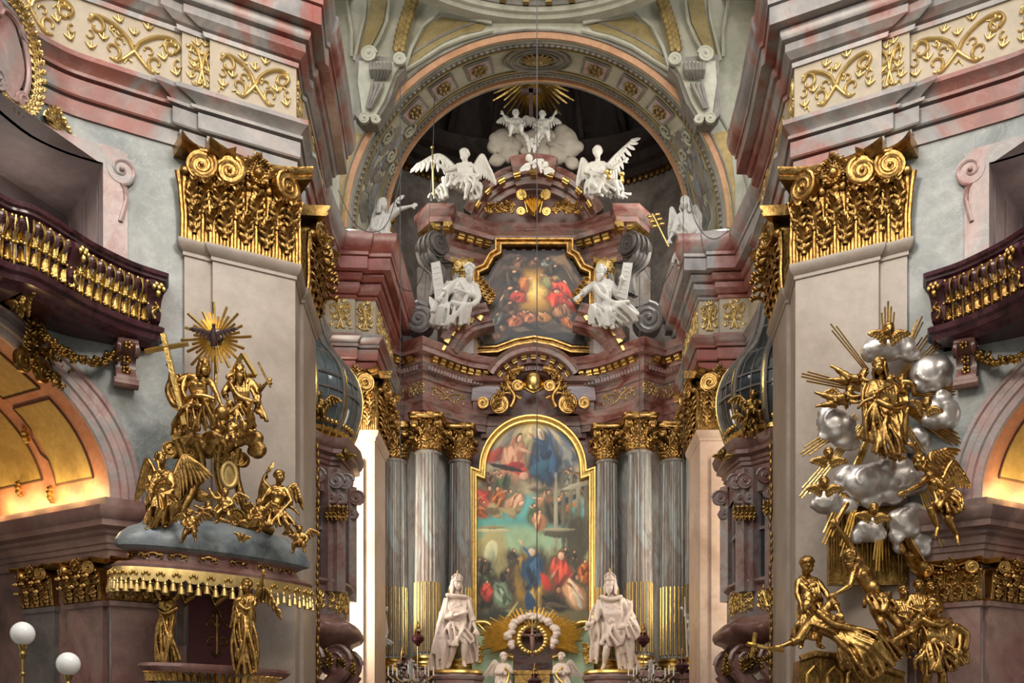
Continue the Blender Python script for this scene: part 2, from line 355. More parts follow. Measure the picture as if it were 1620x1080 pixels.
for s in (-1, 1):
    sg = SN[s]; W = MP(s, WALL); wf = PathFr(W, sg); T = wf.T
    wall = MB()
    # strip: columns with z ranges; box opening behind balcony and chapel arch cut out
    n = 90; us = sorted(set([T * i / n for i in range(n + 1)] + [T - 1.47, T - 5.4, T - UC - ARO, T - UC + ARO] + [T - UC + ARI * math.cos(PI * k / 30) for k in range(31)]))
    def arz(u):
        e = abs(u - (T - UC)); return ARZ + math.sqrt(max(0, ARI ** 2 - e * e)) if e < ARI else None
    for i in range(len(us) - 1):
        a, b = us[i], us[i + 1]; m = (a + b) / 2; box = T - 5.4 < m < T - 1.47
        za, zb = arz(a), arz(b); ins = arz(m) is not None
        lo = (za or ARZ, zb or ARZ) if ins else (0, 0)
        for (l0, l1), (h0, h1) in ([(lo, (8.75, 8.75)), ((11.75, 11.75), (16.2, 16.2))] if box else [(lo, (16.2, 16.2))]):
            wall.add([wf(a, l0), wf(b, l1), wf(b, h1), wf(a, h0)], [(0, 1, 2, 3)])
    # return from the wall to the sub-pilaster and pier core
    wobj = struct('wall_' + side[s], wall, 'wall_marble', 50)
    tj = T - 1.47; # theatre box behind the balcony
    skew = Vector((s * .62, .79, 0))
    rm = MB(); A = wf(tj, 8.75); B = wf(tj, 11.75); A2 = wf(T - 5.4, 8.75); B2 = wf(T - 5.4, 11.75); d = skew * 2.2
    rm.add([A, B, B + d, A + d], [(0, 1, 2, 3)]); rm.add([B, B2, B2 + d, B + d], [(0, 1, 2, 3)]); rm.add([A, A2, A2 + d, A + d], [(0, 1, 2, 3)]); rm.add([A2, B2, B2 + d, A2 + d], [(0, 1, 2, 3)])
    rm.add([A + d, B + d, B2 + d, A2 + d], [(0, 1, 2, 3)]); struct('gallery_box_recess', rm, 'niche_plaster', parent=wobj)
    pn = MB()
    for k in (0, 1):
        for (c, h) in ((.25 + k, .03), (.95 + k, .03)): pn.box(wf(tj, 10.2) + skew * c, (.03, .05, 2.6))
    sweep(pn, [tuple((wf(tj, 0) + skew * q)[:2]) for q in (.05, 2.1)], [(0, 11.3), (.05, 11.35), (.08, 11.5), (.16, 11.6), (.2, 11.75), (0, 11.75)], sg); struct('recess_moulding', pn, 'niche_plaster', parent=wobj)
    fm = MB(); zz = [(8.75, 11.75)]
    for (o, w) in ((0, .4), (.02, .33)):                      # flat frame with a scrolled shoulder
        rows = [[wf(tj + q, 8.7, o), wf(tj + q, 11.8, o)] for q in (0, w)]
        fm.grid([[wf(tj, 8.7, o + .0), wf(tj, 11.75 + .0, o)], [wf(tj, 8.7, o + .05), wf(tj, 11.75, o + .05)], [wf(tj + w, 8.7, o + .05), wf(tj + w, 12.05, o + .05)], [wf(tj + w, 8.7, o), wf(tj + w, 12.05, o)]])
        fm.grid([[wf(u, 11.75, o), wf(u, 11.75, o + .05), wf(u, 11.75 + w * .8, o + .05), wf(u, 11.75 + w * .8, o)] for u in [lerp(T - 5.4, tj + w * .7, i / 20) for i in range(21)]])
    fv = Fr(wf(tj + .3, 11.72, .07), wf(tj + .4, 0) - wf(tj + .3, 0), wf(tj, 0, 1) - wf(tj, 0))
    volute(fm, fv.o, fv.u, fv.z, fv.n, .26, .1, 1.4, hand=1, start=-PI / 2, tail=[fv(-.02, -.9), fv(.08, -.5), fv(.05, -.3)])
    struct('gallery_opening_frame', fm, 'rose_marble', parent=wobj)
    # chapel arch: archivolt + soffit
    dv = Vector((s * .86, .51, 0)); ar = MB(); so = MB(); NA = 40
    def ap(t, r, o): return wf(T - UC + math.cos(t) * r, ARZ + math.sin(t) * r, o)
    prof = [(ARO, 0), (ARO, .07), (ARO - .07, .09), (ARO - .1, .05), (ARO - .2, .05), (ARO - .24, .09), (ARO - .34, .09), (ARO - .37, .05), (ARI + .03, .05), (ARI, .02), (ARI, 0)]
    ar.grid([[ap(PI * k / NA, r, o) for r, o in prof] for k in range(NA + 1)])
    struct('chapel_archivolt', ar, 'rose_marble', parent=wobj)
    def sp(t, dd, r=0): return ap(t, ARI - r, 0) + dv * dd
    so.grid([[sp(PI * k / NA, dd) for dd in (0, .4, 1, 2, 3.4)] for k in range(NA + 1)]); struct('chapel_vault', so, 'fresco_orange', parent=wobj)
    for (t0, t1, d0, d1) in ((.06, .27, .35, 1.35), (.30, .6, .35, 1.35), (.64, .95, .35, 1.35), (.08, .38, 1.7, 3.1), (.43, .9, 1.7, 3.1)):
        pa = MB(); pa.grid([[sp(PI * lerp(t0, t1, k / 12), dd, .015) for dd in (d0, (d0 + d1) / 2, d1)] for k in range(13)])
        struct('vault_panel', pa, 'fresco_ochre', parent=wobj)
        ln = MB(); loop = [sp(PI * lerp(t0, t1, k / 10), d0, .02) for k in range(11)] + [sp(PI * lerp(t1, t0, k / 10), d1 + (.12 if 3 < k < 7 else 0), .02) for k in range(11)]; ln.tube(loop + loop[:1], .018, 5)
        struct('vault_panel_border', ln, 'fresco_line', parent=wobj)
    gl = MB()
    for t_, d_ in ((.04, 1.55), (.07, 2.4), (.2, 1.55), (.34, 1.55), (.5, 1.55), (.33, 2.4)):
        c = sp(PI * t_, d_, .03)
        for k in range(8): gl.ball(c + Vector((.02, math.cos(k * PI / 4) * .11, math.sin(k * PI / 4) * .11)), .05, 6, 5)
        gl.ball(c, .07, 6, 5)
    struct('vault_rosettes', gl, 'bright_gold', parent=wobj)
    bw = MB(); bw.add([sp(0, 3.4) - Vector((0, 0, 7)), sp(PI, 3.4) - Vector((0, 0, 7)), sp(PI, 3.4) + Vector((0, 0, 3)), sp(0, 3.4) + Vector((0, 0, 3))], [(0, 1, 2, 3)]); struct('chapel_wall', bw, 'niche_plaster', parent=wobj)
    # jamb below the arch, impost entablature, small pilasters
    J = [tuple((wf(T - UC + ARI, 0) + dv * 3.4)[:2]), tuple(wf(T - UC + ARI + .02, 0)[:2]), tuple(wf(T - 1.0, 0)[:2]), tuple(wf(T - .5, 0)[:2]), tuple(wf(T - .1, 0)[:2])]
    jb = MB(); sweep(jb, J, [(0, 0), (0, 5.2)], sg, False); struct('chapel_jamb', jb, 'jamb_marble', parent=wobj)
    im = MB(); sweep(im, J, [(0, 5.02), (.1, 5.02), (.1, 5.16), (.13, 5.18), (.13, 5.26), (.16, 5.28), (.16, 5.4), (.22, 5.44), (.22, 5.5), (.34, 5.54), (.34, 5.64), (.38, 5.68), (.42, 5.8), (.42, 5.86), (0, 5.87)], sg)
    sweep(im, J, [(0, 5.87), (.2, 5.87), (.2, 6.04), (0, 6.05)], sg); struct('impost_moulding', im, 'jamb_marble', parent=wobj)
# ---- wall facets hidden behind pilasters, recess walls, chancel piers
def shaft_prof(z0, z1): return [(0, z0), (0, z1 - .28), (.03, z1 - .26), (.03, z1 - .2), (.09, z1 - .14), (.12, z1 - .06), (.12, z1), (0, z1)]
def pil(name, s, a, b, ret, z0, z1, mat, label, cat, capf=None, group=None):
    pass
def facade_capital(parent, s, A, B, z0, z1, sides=(1, 1), rich=1, mat='gold', depth=.2, name='capital', nl=4):
    """gilt composite capital on the flat face A->B (world plan points)"""
    sg = SN[s]; A = Vector(A); B = Vector(B); d = (B - A).normalized(); n = Vector((d.y, -d.x)) * sg; w = (B - A).length; h = z1 - z0
    fr = Fr((A.x, A.y, z0), (d.x, d.y, 0), (n.x, n.y, 0)); mb = MB()
    bell = [(-.04, .0, .02), (-.04, .05, .06), (0, .08, .04), (0, h * .6, .06), (-.06, h * .72, .14), (-.06, h * .76, .1), (0, h * .8, .08)]
    rows = [[fr(x0, z, -depth), fr(x0, z, o), fr(w - x0, z, o), fr(w - x0, z, -depth)] for x0, z, o in bell]; mb.grid(rows)
    lw = w / nl
    for k in range(nl * 2 + 1):                               # fluted stalks rising from the necking
        x = w * k / (nl * 2); e = .03 if k % 2 else -.03
        for dx in (-.035, 0, .035): mb.tube([fr(x + dx * h, .02, .05), fr(x + dx * h, h * .25, .075), fr(x + dx * h * 1.2 + e, h * .55, .07), fr(x + dx * h * 2 + e, h * .7, .1)], [.022 * h, .02 * h, .02 * h, .03 * h], 6)
        mb.ball(fr(x + e, h * .71, .13), (.055 * h, .05 * h, .055 * h), 8, 6)
    for y, hh, ct, of in ((.1 * h, h * .3, nl, .07), (.33 * h, h * .31, nl + 1, .06)):
        for k in range(ct):
            x = (k + .5) * lw if ct == nl else k * lw
            leaf(mb, fr, min(max(x, .1), w - .1), y, lw * .66, hh, .12, .13 * h, 0, 4, .035 * h, off=of)
    for k in range(int(w / (.1 * h))): mb.ball(fr((k + .5) * .1 * h, h * .79, .12), (.045 * h, .04 * h, .035 * h), 7, 5)   # egg band
    cap = part(name, mb, mat, parent, 50)
    ab = MB(); K = 10
    rows = []
    for k in range(K + 1):
        t = k / K; e = abs(2 * t - 1); o = .1 + .2 * h * e ** 2.2; x = lerp(-.1 * h, w + .1 * h, t)
        rows.append([fr(x, h * .88, -depth), fr(x, h * .88, o), fr(x, h * .91, o + .03), fr(x, h * .93, o), fr(x, h * .97, o + .06), fr(x, h, o + .07), fr(x, h, -depth)])
    ab.grid(rows); b0 = len(ab.v); ab.f += [tuple(range(7)), tuple(range(b0 - 7, b0))]
    part('abacus', ab, mat, cap, 40)
    for k, (x, hd, on) in enumerate(((.13 * h, 1, sides[0]), (w - .13 * h, -1, sides[1]))):
        if on:
            vm = MB(); nn = (fr.n + fr.u * (-.35 * hd)).normalized(); uu = (fr.u + fr.n * (.35 * hd)).normalized()
            volute(vm, fr(x, h * .77, .16 + .08 * h), uu, fr.z, nn, .165 * h, .16, 2.3, hand=-hd, start=PI / 2, tail=[fr(x + hd * w * .3, h * .84, .14), fr(x + hd * w * .15, h * .88, .16)])
            part('volute', vm, mat, cap, 50)
    if rich:
        fl = MB(); c = w / 2
        for k in range(7):
            a = (k - 3) * .38; l = .2 * h
            q = Fr(fr(c, h * .84, .12), fr.u * math.cos(a) - fr.z * math.sin(a), fr.n, fr.z * math.cos(a) + fr.u * math.sin(a)); leaf(fl, q, 0, 0, .1 * h, l * (1.25 if k == 3 else 1), .06, .04 * h, 0, 2, .02 * h, 8)
        for k in range(5):
            a = (k - 2) * .5 + PI; q = Fr(fr(c, h * .84, .12), fr.u * math.cos(a) - fr.z * math.sin(a), fr.n, fr.z * math.cos(a) + fr.u * math.sin(a)); leaf(fl, q, 0, 0, .1 * h, .13 * h, .05, .03 * h, 0, 2, .02 * h, 8)
        fl.ball(fr(c, h * .86, .2), .06 * h, 8, 6); part('fleuron', fl, mat, cap, 60)
    return cap
lr = {-1: 'left', 1: 'right'}
for s in (-1, 1):
    sg = SN[s]; L = lr[s]
    core = MB(); sweep(core, MP(s, [WALL[-1], (6.5, 19.7), (6.5, 23.3), (5.9, 23.3), (5.9, 30.3)]), [(0, 0), (0, 22)], sg, False)
    sweep(core, MP(s, [(4.9, 23.0), (6.0, 23.3)]), [(0, 0), (0, 16)], sg, False)
    struct('wall_recess_' + L, core, 'wall_marble')
    # giant pilasters of the pier
    t = thing('giant_pilaster', 'broad beige marble pilaster with gilt capital %s' % ('behind the pulpit canopy' if s < 0 else 'behind the silver cloud and sunray group'), 'pilaster', (*mp(s, ((M0[0] + M1[0]) / 2, (M0[1] + M1[1]) / 2)), 0))
    mb = MB(); sweep(mb, MP(s, [(5.95, 19.6), M0, M1, (4.62, 20.9), (4.72, 21.3)]), shaft_prof(0, CAPZ0 + .04), sg); part('shaft', mb, 'pier_marble', t)
    a, b = MP(s, [M0, M1]); facade_capital(t, s, a, b, CAPZ0, CAPZ1)
    t = thing('side_pilaster', 'narrow beige pilaster with gilt capital next to the %s theatre balcony' % L, 'pilaster', (*mp(s, S0), 0))
    mb = MB(); sweep(mb, MP(s, [(6.34, 19.2), S0, S1]), shaft_prof(0, CAPZ0 + .04), sg); part('shaft', mb, 'pier_marble', t)
    a, b = MP(s, [S0, S1]); facade_capital(t, s, a, b, CAPZ0, CAPZ1, (1, 0), 0, nl=2)
    t = thing('inner_pilaster', 'pilaster with gilt capital on the inner side of the %s pier facing across the nave' % L, 'pilaster', (*mp(s, (4.57, 21.0)), 0))
    mb = MB(); sweep(mb, MP(s, [(4.9, 20.98), (4.57, 21.0), (4.72, 22.9), (5.3, 23.0)]), shaft_prof(0, CAPZ0 + .04), sg); part('shaft', mb, 'pier_marble', t)
    a, b = MP(s, [(4.57, 21.15), (4.70, 22.8)]); facade_capital(t, s, a, b, CAPZ0, CAPZ1, (1, 1), 1)
    # chancel pier
    t = thing('chancel_pilaster', 'pale pilaster with gilt capital between the %s oratory and the altar columns' % L, 'pilaster', (*mp(s, (4.55, 30.05)), 0))
    mb = MB(); sweep(mb, MP(s, [(6.0, 29.95)] + P2F), shaft_prof(0, CAPZ0 + .04), sg); sweep(mb, MP(s, [(5.35, 30.06), (5.35, 29.93), (4.85, 29.93), (4.85, 30.06)]), [(0, 1.0), (0, 10.0)], sg); part('shaft', mb, 'peach_marble', t)
    a, b = MP(s, [(5.55, 30.05), (4.55, 30.05)]); facade_capital(t, s, a, b, CAPZ0, CAPZ1, nl=3)
    a, b = MP(s, [(4.55, 30.15), (4.55, 31.9)]); facade_capital(t, s, a, b, CAPZ0, CAPZ1, rich=0, nl=3, name='return_capital')
    # great entablature
    E_ = MP(s, ENT); t = thing('great_entablature', 'tall red and grey marble entablature with gilt scroll frieze around the %s side' % L, 'entablature', (*mp(s, (5.5, 19.5)), 12.4))
    mb = MB(); sweep(mb, E_, ARCHI, sg); part('architrave', mb, 'red_marble', t, 25)
    mb = MB(); sweep(mb, E_, [(.02, 13.4), (.02, 14.44)], sg, False); fz = part('frieze', mb, 'frieze_ground', t)
    mb = MB(); sweep(mb, E_, CORN, sg); part('cornice', mb, 'red_marble', t, 25)
    segs = [(MP(s, WALL[6:] + [(6.2, 19.14)]), [(-.1 - 1.75 * (k + 1), -.1 - 1.75 * k) for k in range(4)]), (MP(s, [S0, S1]), None), (MP(s, [M0, M1]), None), (MP(s, [M1, (4.62, 20.9)]), None), (MP(s, [(4.57, 21.0), (4.72, 22.9)]), None), (MP(s, [(4.72, 22.9), (4.85, 24.3)]), None), (MP(s, [(5.08, 30.1), (4.55, 30.1)]), None), (MP(s, [(5.85, 29.93), (5.12, 29.95)]), None), (MP(s, [(4.55, 30.2), (4.55, 31.8)]), None), (MP(s, [(4.55, 31.8), (4.55, 33.4)]), None)]
    for k, (pth, bays) in enumerate(segs):
        pf = PathFr(pth, sg); mb = MB()
        for (a, b) in (bays or [(.03 - pf.T, -.03)]): strokes(mb, pf, scroll_bay(pf.T + a + .04, pf.T + b - .04, 13.48, 14.36, .04 if not k == 1 else .03, k, s > 0), lift=.03)
        part('frieze_scrolls', mb, 'pale_gold', fz, 60)
# upper vault side walls, arch wall, splayed arch
ACZ, ARF, ADF = 16.0, 5.15, 29.2
def arcp(r, a, d, cz): return Vector((-math.cos(a) * r, d, cz + math.sin(a) * r))
mb = MB(); NA = 48
outer = []
for k in range(NA + 1):
    a = PI * k / NA; p = arcp(ARF, a, ADF, ACZ); c, sn = math.cos(a), math.sin(a)
    q = 1 / max(abs(c) / 6.1, sn / 7.2, 1e-6); outer.append([p, Vector((-c * q, ADF, ACZ + sn * q))])
mb.grid(outer); aw = struct('wall_chancel_arch', mb, 'vault_cream')
def ring(r0, r1, y0, y1, mat, nm='arch_moulding', a0=0, a1=PI, cz=ACZ, n=NA):
    m = MB(); m.grid([[arcp(r0, a, y0, cz), arcp(r0, a, y1, cz), arcp(r1, a, y1, cz), arcp(r1, a, y0, cz)] for a in [lerp(a0, a1, k / n) for k in range(n + 1)]]); return struct(nm, m, mat, parent=aw)
ring(ARF, ARF + .17, ADF, ADF - .05, 'vault_orange'); ring(ARF + .17, ARF + .22, ADF, ADF - .1, 'vault_grey'); ring(ARF + .22, ARF + .62, ADF, ADF - .04, 'vault_cream'); ring(ARF + .62, ARF + .68, ADF, ADF - .08, 'vault_grey')
# splayed reveal
AB, ABZ, ABD = 4.5, 17.1, 31.6
def spl(t, w): return arcp(lerp(ARF, AB, w), PI * t, lerp(ADF, ABD, w), lerp(ACZ, ABZ, w))
def splin(t, w, o):
    p = spl(t, w); c = Vector((0, p.y, lerp(ACZ, ABZ, w))); return p + (c - p).normalized() * o
mb = MB(); mb.grid([[spl(k / NA, w) for w in (0, .5, 1)] for k in range(NA + 1)]); rv = struct('arch_reveal', mb, 'vault_cream', parent=aw)
mb = MB(); mb.grid([[spl(k / NA, 1), arcp(AB, PI * k / NA, 31.85, ABZ)] for k in range(NA + 1)]); struct('arch_reveal', mb, 'vault_grey', parent=aw)
mb = MB(); mb.grid([[arcp(AB - .1, PI * k / NA, ABD, ABZ), arcp(AB - .12, PI * k / NA, ABD - .12, ABZ), arcp(AB + .02, PI * k / NA, ABD - .14, ABZ)] for k in range(NA + 1)]); struct('arch_moulding', mb, 'vault_orange', parent=aw)
for w0, w1, mt in ((.05, .13, 'vault_grey'), (.8, .9, 'vault_grey'), (.17, .2, 'vault_ochre'), (.74, .77, 'vault_ochre')):
    mb = MB(); mb.grid([[splin(t, w0, 0), splin(t, w0, .05), splin(t, w1, .05), splin(t, w1, 0)] for t in [k / NA for k in range(NA + 1)]]); struct('arch_moulding', mb, mt, parent=aw)
ch = MB()
for w0 in (.09, .85):                                     # leaf moulding beads
    for k in range(96): ch.ball(splin((k + .5) / 96, w0, .06), (.07, .05, .05), 6, 4)
struct('arch_leaf_moulding', ch, 'vault_grey', parent=aw)
for i, tc in enumerate((.245, .315, .39, .61, .685, .755)):
    h = .026
    for o, mt, f in ((.03, 'vault_grey', 1), (.045, 'rose_marble', .8)):
        m = MB(); m.grid([[splin(t, w, o) for w in (lerp(.47, .26, f), lerp(.47, .68, f))] for t in [tc + h * f * (k / 4 * 2 - 1) for k in range(5)]]); struct('arch_coffer', m, mt, parent=rv)
    m = MB(); c = splin(tc, .47, .07)
    for k in range(8): m.ball(c + (splin(tc + .011 * math.cos(k * PI / 4), .47 + .1 * math.sin(k * PI / 4), .07) - c), .07, 6, 4)
    m.ball(c, .08, 6, 4); struct('coffer_rosette', m, 'dull_gold', parent=rv)
m = MB()
for f, o in ((1, .04), (.82, .07), (.62, .05)):
    lp = [splin(.5 + .062 * f * math.cos(2 * PI * k / 28), .47 + .3 * f * math.sin(2 * PI * k / 28), o) for k in range(29)]; m.tube(lp, .035, 6)
struct('arch_medallion', m, 'vault_grey', parent=rv)
m = MB(); c = splin(.5, .47, .05)
for k in range(16):
    a = 2 * PI * k / 16; e = splin(.5 + .032 * math.cos(a), .47 + .17 * math.sin(a), .04); m.tube([c, c.lerp(e, .6), e], [.05, .07, .01], 6)
m.ball(c, .16, 8, 6); struct('arch_medallion_star', m, 'dull_gold', parent=rv)
for s in (0, 1):                                           # painted figures and architecture on the lower reveal
    rr = random.Random(4 + s)
    m = MB(); m2 = MB(); m3 = MB()
    for k in range(60):
        t = rr.uniform(.02, .19); w = rr.uniform(.25, .8); t = 1 - t if s else t
        c = splin(t, w, .012 + rr.random() * .02); q = [m, m2, m3][k % 3]
        a = rr.uniform(.02, .05); b = rr.uniform(.04, .14); th = rr.uniform(0, 3)
        q.prism([splin(t + a * .35 * math.cos(g) * math.cos(th) - a * .5 * math.sin(g) * math.sin(th), w + b * math.cos(g) * math.sin(th) + b * .5 * math.sin(g) * math.cos(th), .015 + (k % 3) * .006) for g in [2 * PI * j / 10 for j in range(10)]], (0, 0, 0), (0, .004, 0))
    struct('fresco_figures', m, 'niche_plaster', parent=rv); struct('fresco_figures', m2, 'blue_marble', parent=rv); struct('fresco_figures', m3, 'vault_grey', parent=rv)
    for k in range(5):
        t = .2 - .012 * k; t = 1 - t if s else t
        g = MB(); g.grid([[splin(t + .004, w, .02) for w in (.2, .76)], [splin(t - .004, w, .02) for w in (.2, .76)]]); struct('painted_cornice', g, ['vault_cream', 'vault_grey'][k % 2], parent=rv)
    for k, (t, w) in enumerate(((.175, .3), (.15, .62), (.21, .68), (.13, .8))):
        t = 1 - t if s else t; c = splin(t, w, .05); g = MB()
        u = (splin(t + .01, w, .05) - c).normalized(); v = (splin(t, w + .05, .05) - c).normalized(); g.tube(spiral(c, .26, 1.6, u, v, .15, 12), [.05] * 8 + [.035] * 12, 6); struct('painted_scroll', g, 'vault_cream', parent=rv)
# ochre panels, ribs, corbels on the arch wall
def at(px, py, d=29.1): return P(px, py, d)
def flat(pts, mat, nm, d=29.14, th=.05, mir=True):
    for s in ((1, -1) if mir else (1,)):
        m = MB(); poly = [at(850 + (x - 850) * s, y, d) for x, y in pts]; m.prism(poly, (0, 0, 0), (0, th, 0)); struct(nm, m, mat, parent=aw)
def pxarc(r, a0, a1, n=12): return [(850 - r * math.cos(lerp(a0, a1, k / n)), 362 - r * math.sin(lerp(a0, a1, k / n))) for k in range(n + 1)]
flat([(646, 108), (655, 80), (672, 45), (699, 26), (770, 40), (762, 48), (730, 55), (700, 68), (672, 86)], 'vault_ochre', 'vault_panel')
flat([(566, 92), (574, 60), (582, 30), (586, 0), (612, 0), (606, 35), (594, 60), (580, 84)], 'vault_ochre', 'vault_panel')
flat([(548, 205), (572, 212), (553, 270), (546, 330), (545, 372), (537, 372), (537, 290)], 'dull_gold', 'gold_lattice_strip')
flat([(530, 150), (548, 205), (537, 290), (537, 372), (526, 372), (526, 150)], 'vault_cream', 'vault_band', 29.12)
for s in (1, -1):
    X = lambda x: 850 + (x - 850) * s
    lm = MB()
    for pts, r in (([(640, 112), (650, 78), (668, 42), (695, 20), (778, 36)], .05), ([(640, 112), (672, 92), (700, 74), (735, 60), (780, 48)], .05), ([(560, 96), (568, 60), (576, 28), (579, -8)], .045), ([(618, -8), (612, 34), (600, 62), (584, 88)], .045), ([(548, 0), (556, 50), (556, 90)], .05), ([(660, 0), (648, 30), (640, 60), (636, 96)], .05)):
        lm.tube([at(X(x), y, 29.05) for x, y in pts], r, 6)
    struct('vault_rib', lm, 'vault_cream', parent=aw)
    gg = MB()
    for k in range(10):
        x = 632 + 22 * (k / 9) ** 1.3 ; y = 72 - k * 9
        for j in (-1, 0, 1): gg.ball(at(X(x + j * 5), y + abs(j) * 4, 28.95), (.11, .07, .13), 6, 5)
    struct('vault_garland', gg, 'dull_gold', parent=aw)
    # painted-stone corbel with scrolls and fluted shell
    t = thing('vault_corbel', 'large grey stucco corbel with scrolls and fluted shell on the %s of the chancel arch' % ('left' if s > 0 else 'right'), 'corbel', at(X(585), 200, 28.9))
    m = MB(); out = [(562, 86), (640, 92), (642, 108), (628, 122), (616, 160), (596, 192), (572, 194), (560, 180), (563, 130)]
    m.prism([at(X(x), y, 28.7) for x, y in out], (0, 0, 0), (0, .5, 0)); part('bracket', m, 'vault_grey', t)
    m = MB(); out2 = [(568, 96), (636, 98), (624, 116), (608, 158), (592, 186), (574, 186), (566, 130)]
    m.prism([at(X(x), y, 28.6) for x, y in out2], (0, 0, 0), (0, .2, 0)); part('face_panel', m, 'vault_cream', t)
    m = MB()
    for k in range(6): m.tube([at(X(587 + k * 6), 100, 28.5), at(X(588 + k * 5.5), 112, 28.3), at(X(588 + k * 4.5), 124, 28.5)], [.05, .075, .04], 7)
    for k in range(3): m.tube([at(X(590 + k * 8), 132, 28.5), at(X(587 + k * 5), 150, 28.42), at(X(580 + k * 3), 172, 28.5)], [.05, .06, .04], 7)
    part('fluted_shell', m, 'vault_grey', t)
    for (x, y, r, h) in ((583, 84, 13, 1), (632, 92, 11, -1), (576, 186, 9, 1), (594, 188, 8, -1)):
        m = MB(); c = at(X(x), y, 28.5); volute(m, c, (s, 0, 0), (0, 0, 1), (0, -1, 0), r * 28.5 / 1700, .1, 1.6, hand=h); part('scroll', m, 'vault_cream', t)
# horizontal ring under the lantern vault + vault ceiling
for r, z, h, mt in ((5.0, 21.55, .2, 'vault_cream'), (4.75, 21.75, .25, 'vault_grey'), (4.5, 22.0, .2, 'vault_cream')):
    m = MB(); m.lathe((0, 24.0, z), [(r + .3, 0), (r, 0), (r - .05, h * .4), (r - .15, h * .5), (r - .2, h), (r + .3, h)], 60, a0=0, a1=PI); struct('vault_ring', m, mt, parent=aw)
m = MB()
for k in range(24):
    a = PI * (k + .5) / 24; m.box((4.72 * math.cos(a), 24 + 4.72 * math.sin(a), 21.85), (.2, .16, .2), rz=a)
struct('vault_ring_brackets', m, 'dull_gold', parent=aw)
m = MB(); m.lathe((0, 24.0, 22.1), [(5.2, 0), (4.4, 0), (4.3, .5), (3.5, 2.2), (0, 3.2)], 48, a0=0, a1=PI); m.box((-5.6, 26.6, 22.3), (1.2, 5.4, .2)); m.box((5.6, 26.6, 22.3), (1.2, 5.4, .2)); struct('ceiling', m, 'vault_cream')
m = MB(); m.box((0, 31.2, 24.8), (13, .2, 4)); m.box((0, 30.6, 23.6), (13, 3, .2)); struct('wall_over_arch', m, 'vault_cream', parent=aw)
for s in (-1, 1):
    m = MB(); m.add([(s * 6.08, 24.2, 15.9), (s * 6.08, 29.3, 15.9), (s * 6.08, 29.3, 23), (s * 6.08, 24.2, 23)], [(0, 1, 2, 3)]); w = struct('wall_upper_' + lr[s], m, 'vault_cream')
    f = Fr((s * 6.05, 28.6, 16.2), (0, -1, 0), (-s, 0, 0)); m = MB()
    for k in range(7): leaf(m, Fr(f(.55 + (k - 3) * .1, 3.0, 0), f.u, f.n), 0, 0, .13, .5 - .05 * abs(k - 3), .05, .08, (k - 3) * .07, 1, .03, 8)
    strokes(m, f, [cscroll(.25, 3.6, .35, 0, 1.8 * PI, .05, .03), cscroll(.9, 3.6, .35, PI, -.8 * PI, .05, .03), ([(.1, 2.4), (.2, 3.2), (.1, 4.0), (.55, 4.5), (1.0, 4.0), (.9, 3.2), (1.0, 2.4)], .04, .04), ([(.1, .4), (.1, 2.2), (.55, 2.6), (1.0, 2.2), (1.0, .4)], .04, .04)])
    struct('stucco_shell', m, 'vault_cream', parent=w)
# apse: wall, cornice, half dome
AP = [(s_ * x, d) for s_, L_ in ((-1, [(4.55, 32.2), (5.6, 32.4), (5.9, 34.5), (5.2, 36.8), (3.5, 38.3), (1.6, 38.9)]),) for x, d in L_]
AP = AP + [(0, 39.0)] + [(-x, d) for x, d in reversed(AP)]; APS = [tuple(v) for v in cr(AP, 4)]
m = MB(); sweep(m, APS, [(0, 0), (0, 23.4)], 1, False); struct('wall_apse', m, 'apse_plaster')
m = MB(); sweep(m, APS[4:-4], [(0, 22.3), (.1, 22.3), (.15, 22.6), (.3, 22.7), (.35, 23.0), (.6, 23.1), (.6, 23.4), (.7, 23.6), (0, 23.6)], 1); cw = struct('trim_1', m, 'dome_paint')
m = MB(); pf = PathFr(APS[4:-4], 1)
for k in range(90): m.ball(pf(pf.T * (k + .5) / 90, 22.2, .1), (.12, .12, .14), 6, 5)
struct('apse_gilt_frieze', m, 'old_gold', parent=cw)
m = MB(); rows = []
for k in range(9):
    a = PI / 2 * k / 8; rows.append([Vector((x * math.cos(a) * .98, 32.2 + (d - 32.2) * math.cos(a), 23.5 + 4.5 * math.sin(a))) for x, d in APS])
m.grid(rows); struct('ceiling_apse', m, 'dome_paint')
for k in range(5):
    m = MB(); x = -3.2 + 1.6 * k; m.tube([(x, 38.9 - .05 * x * x, 23.6), (x * .8, 37.6 - .03 * x * x, 25.3), (x * .4, 35.5, 27.2)], .16, 6); struct('apse_dome_rib', m, 'dome_paint', parent=cw)
for s in (-1, 1):                                          # hanging gilt garlands on the apse wall
    m = MB(); rr = random.Random(3)
    for k in range(26):
        m.ball((s * (4.75 + rr.uniform(-.12, .12)), 34.4 + rr.uniform(-.1, .1), 20.9 - k * .11), (.14, .12, .12), 6, 5)
    solo('gilt_garland', m, 'old_gold', 'gilt fruit garland hanging on the apse wall behind the %s cornice angel' % lr[s], 'garland')
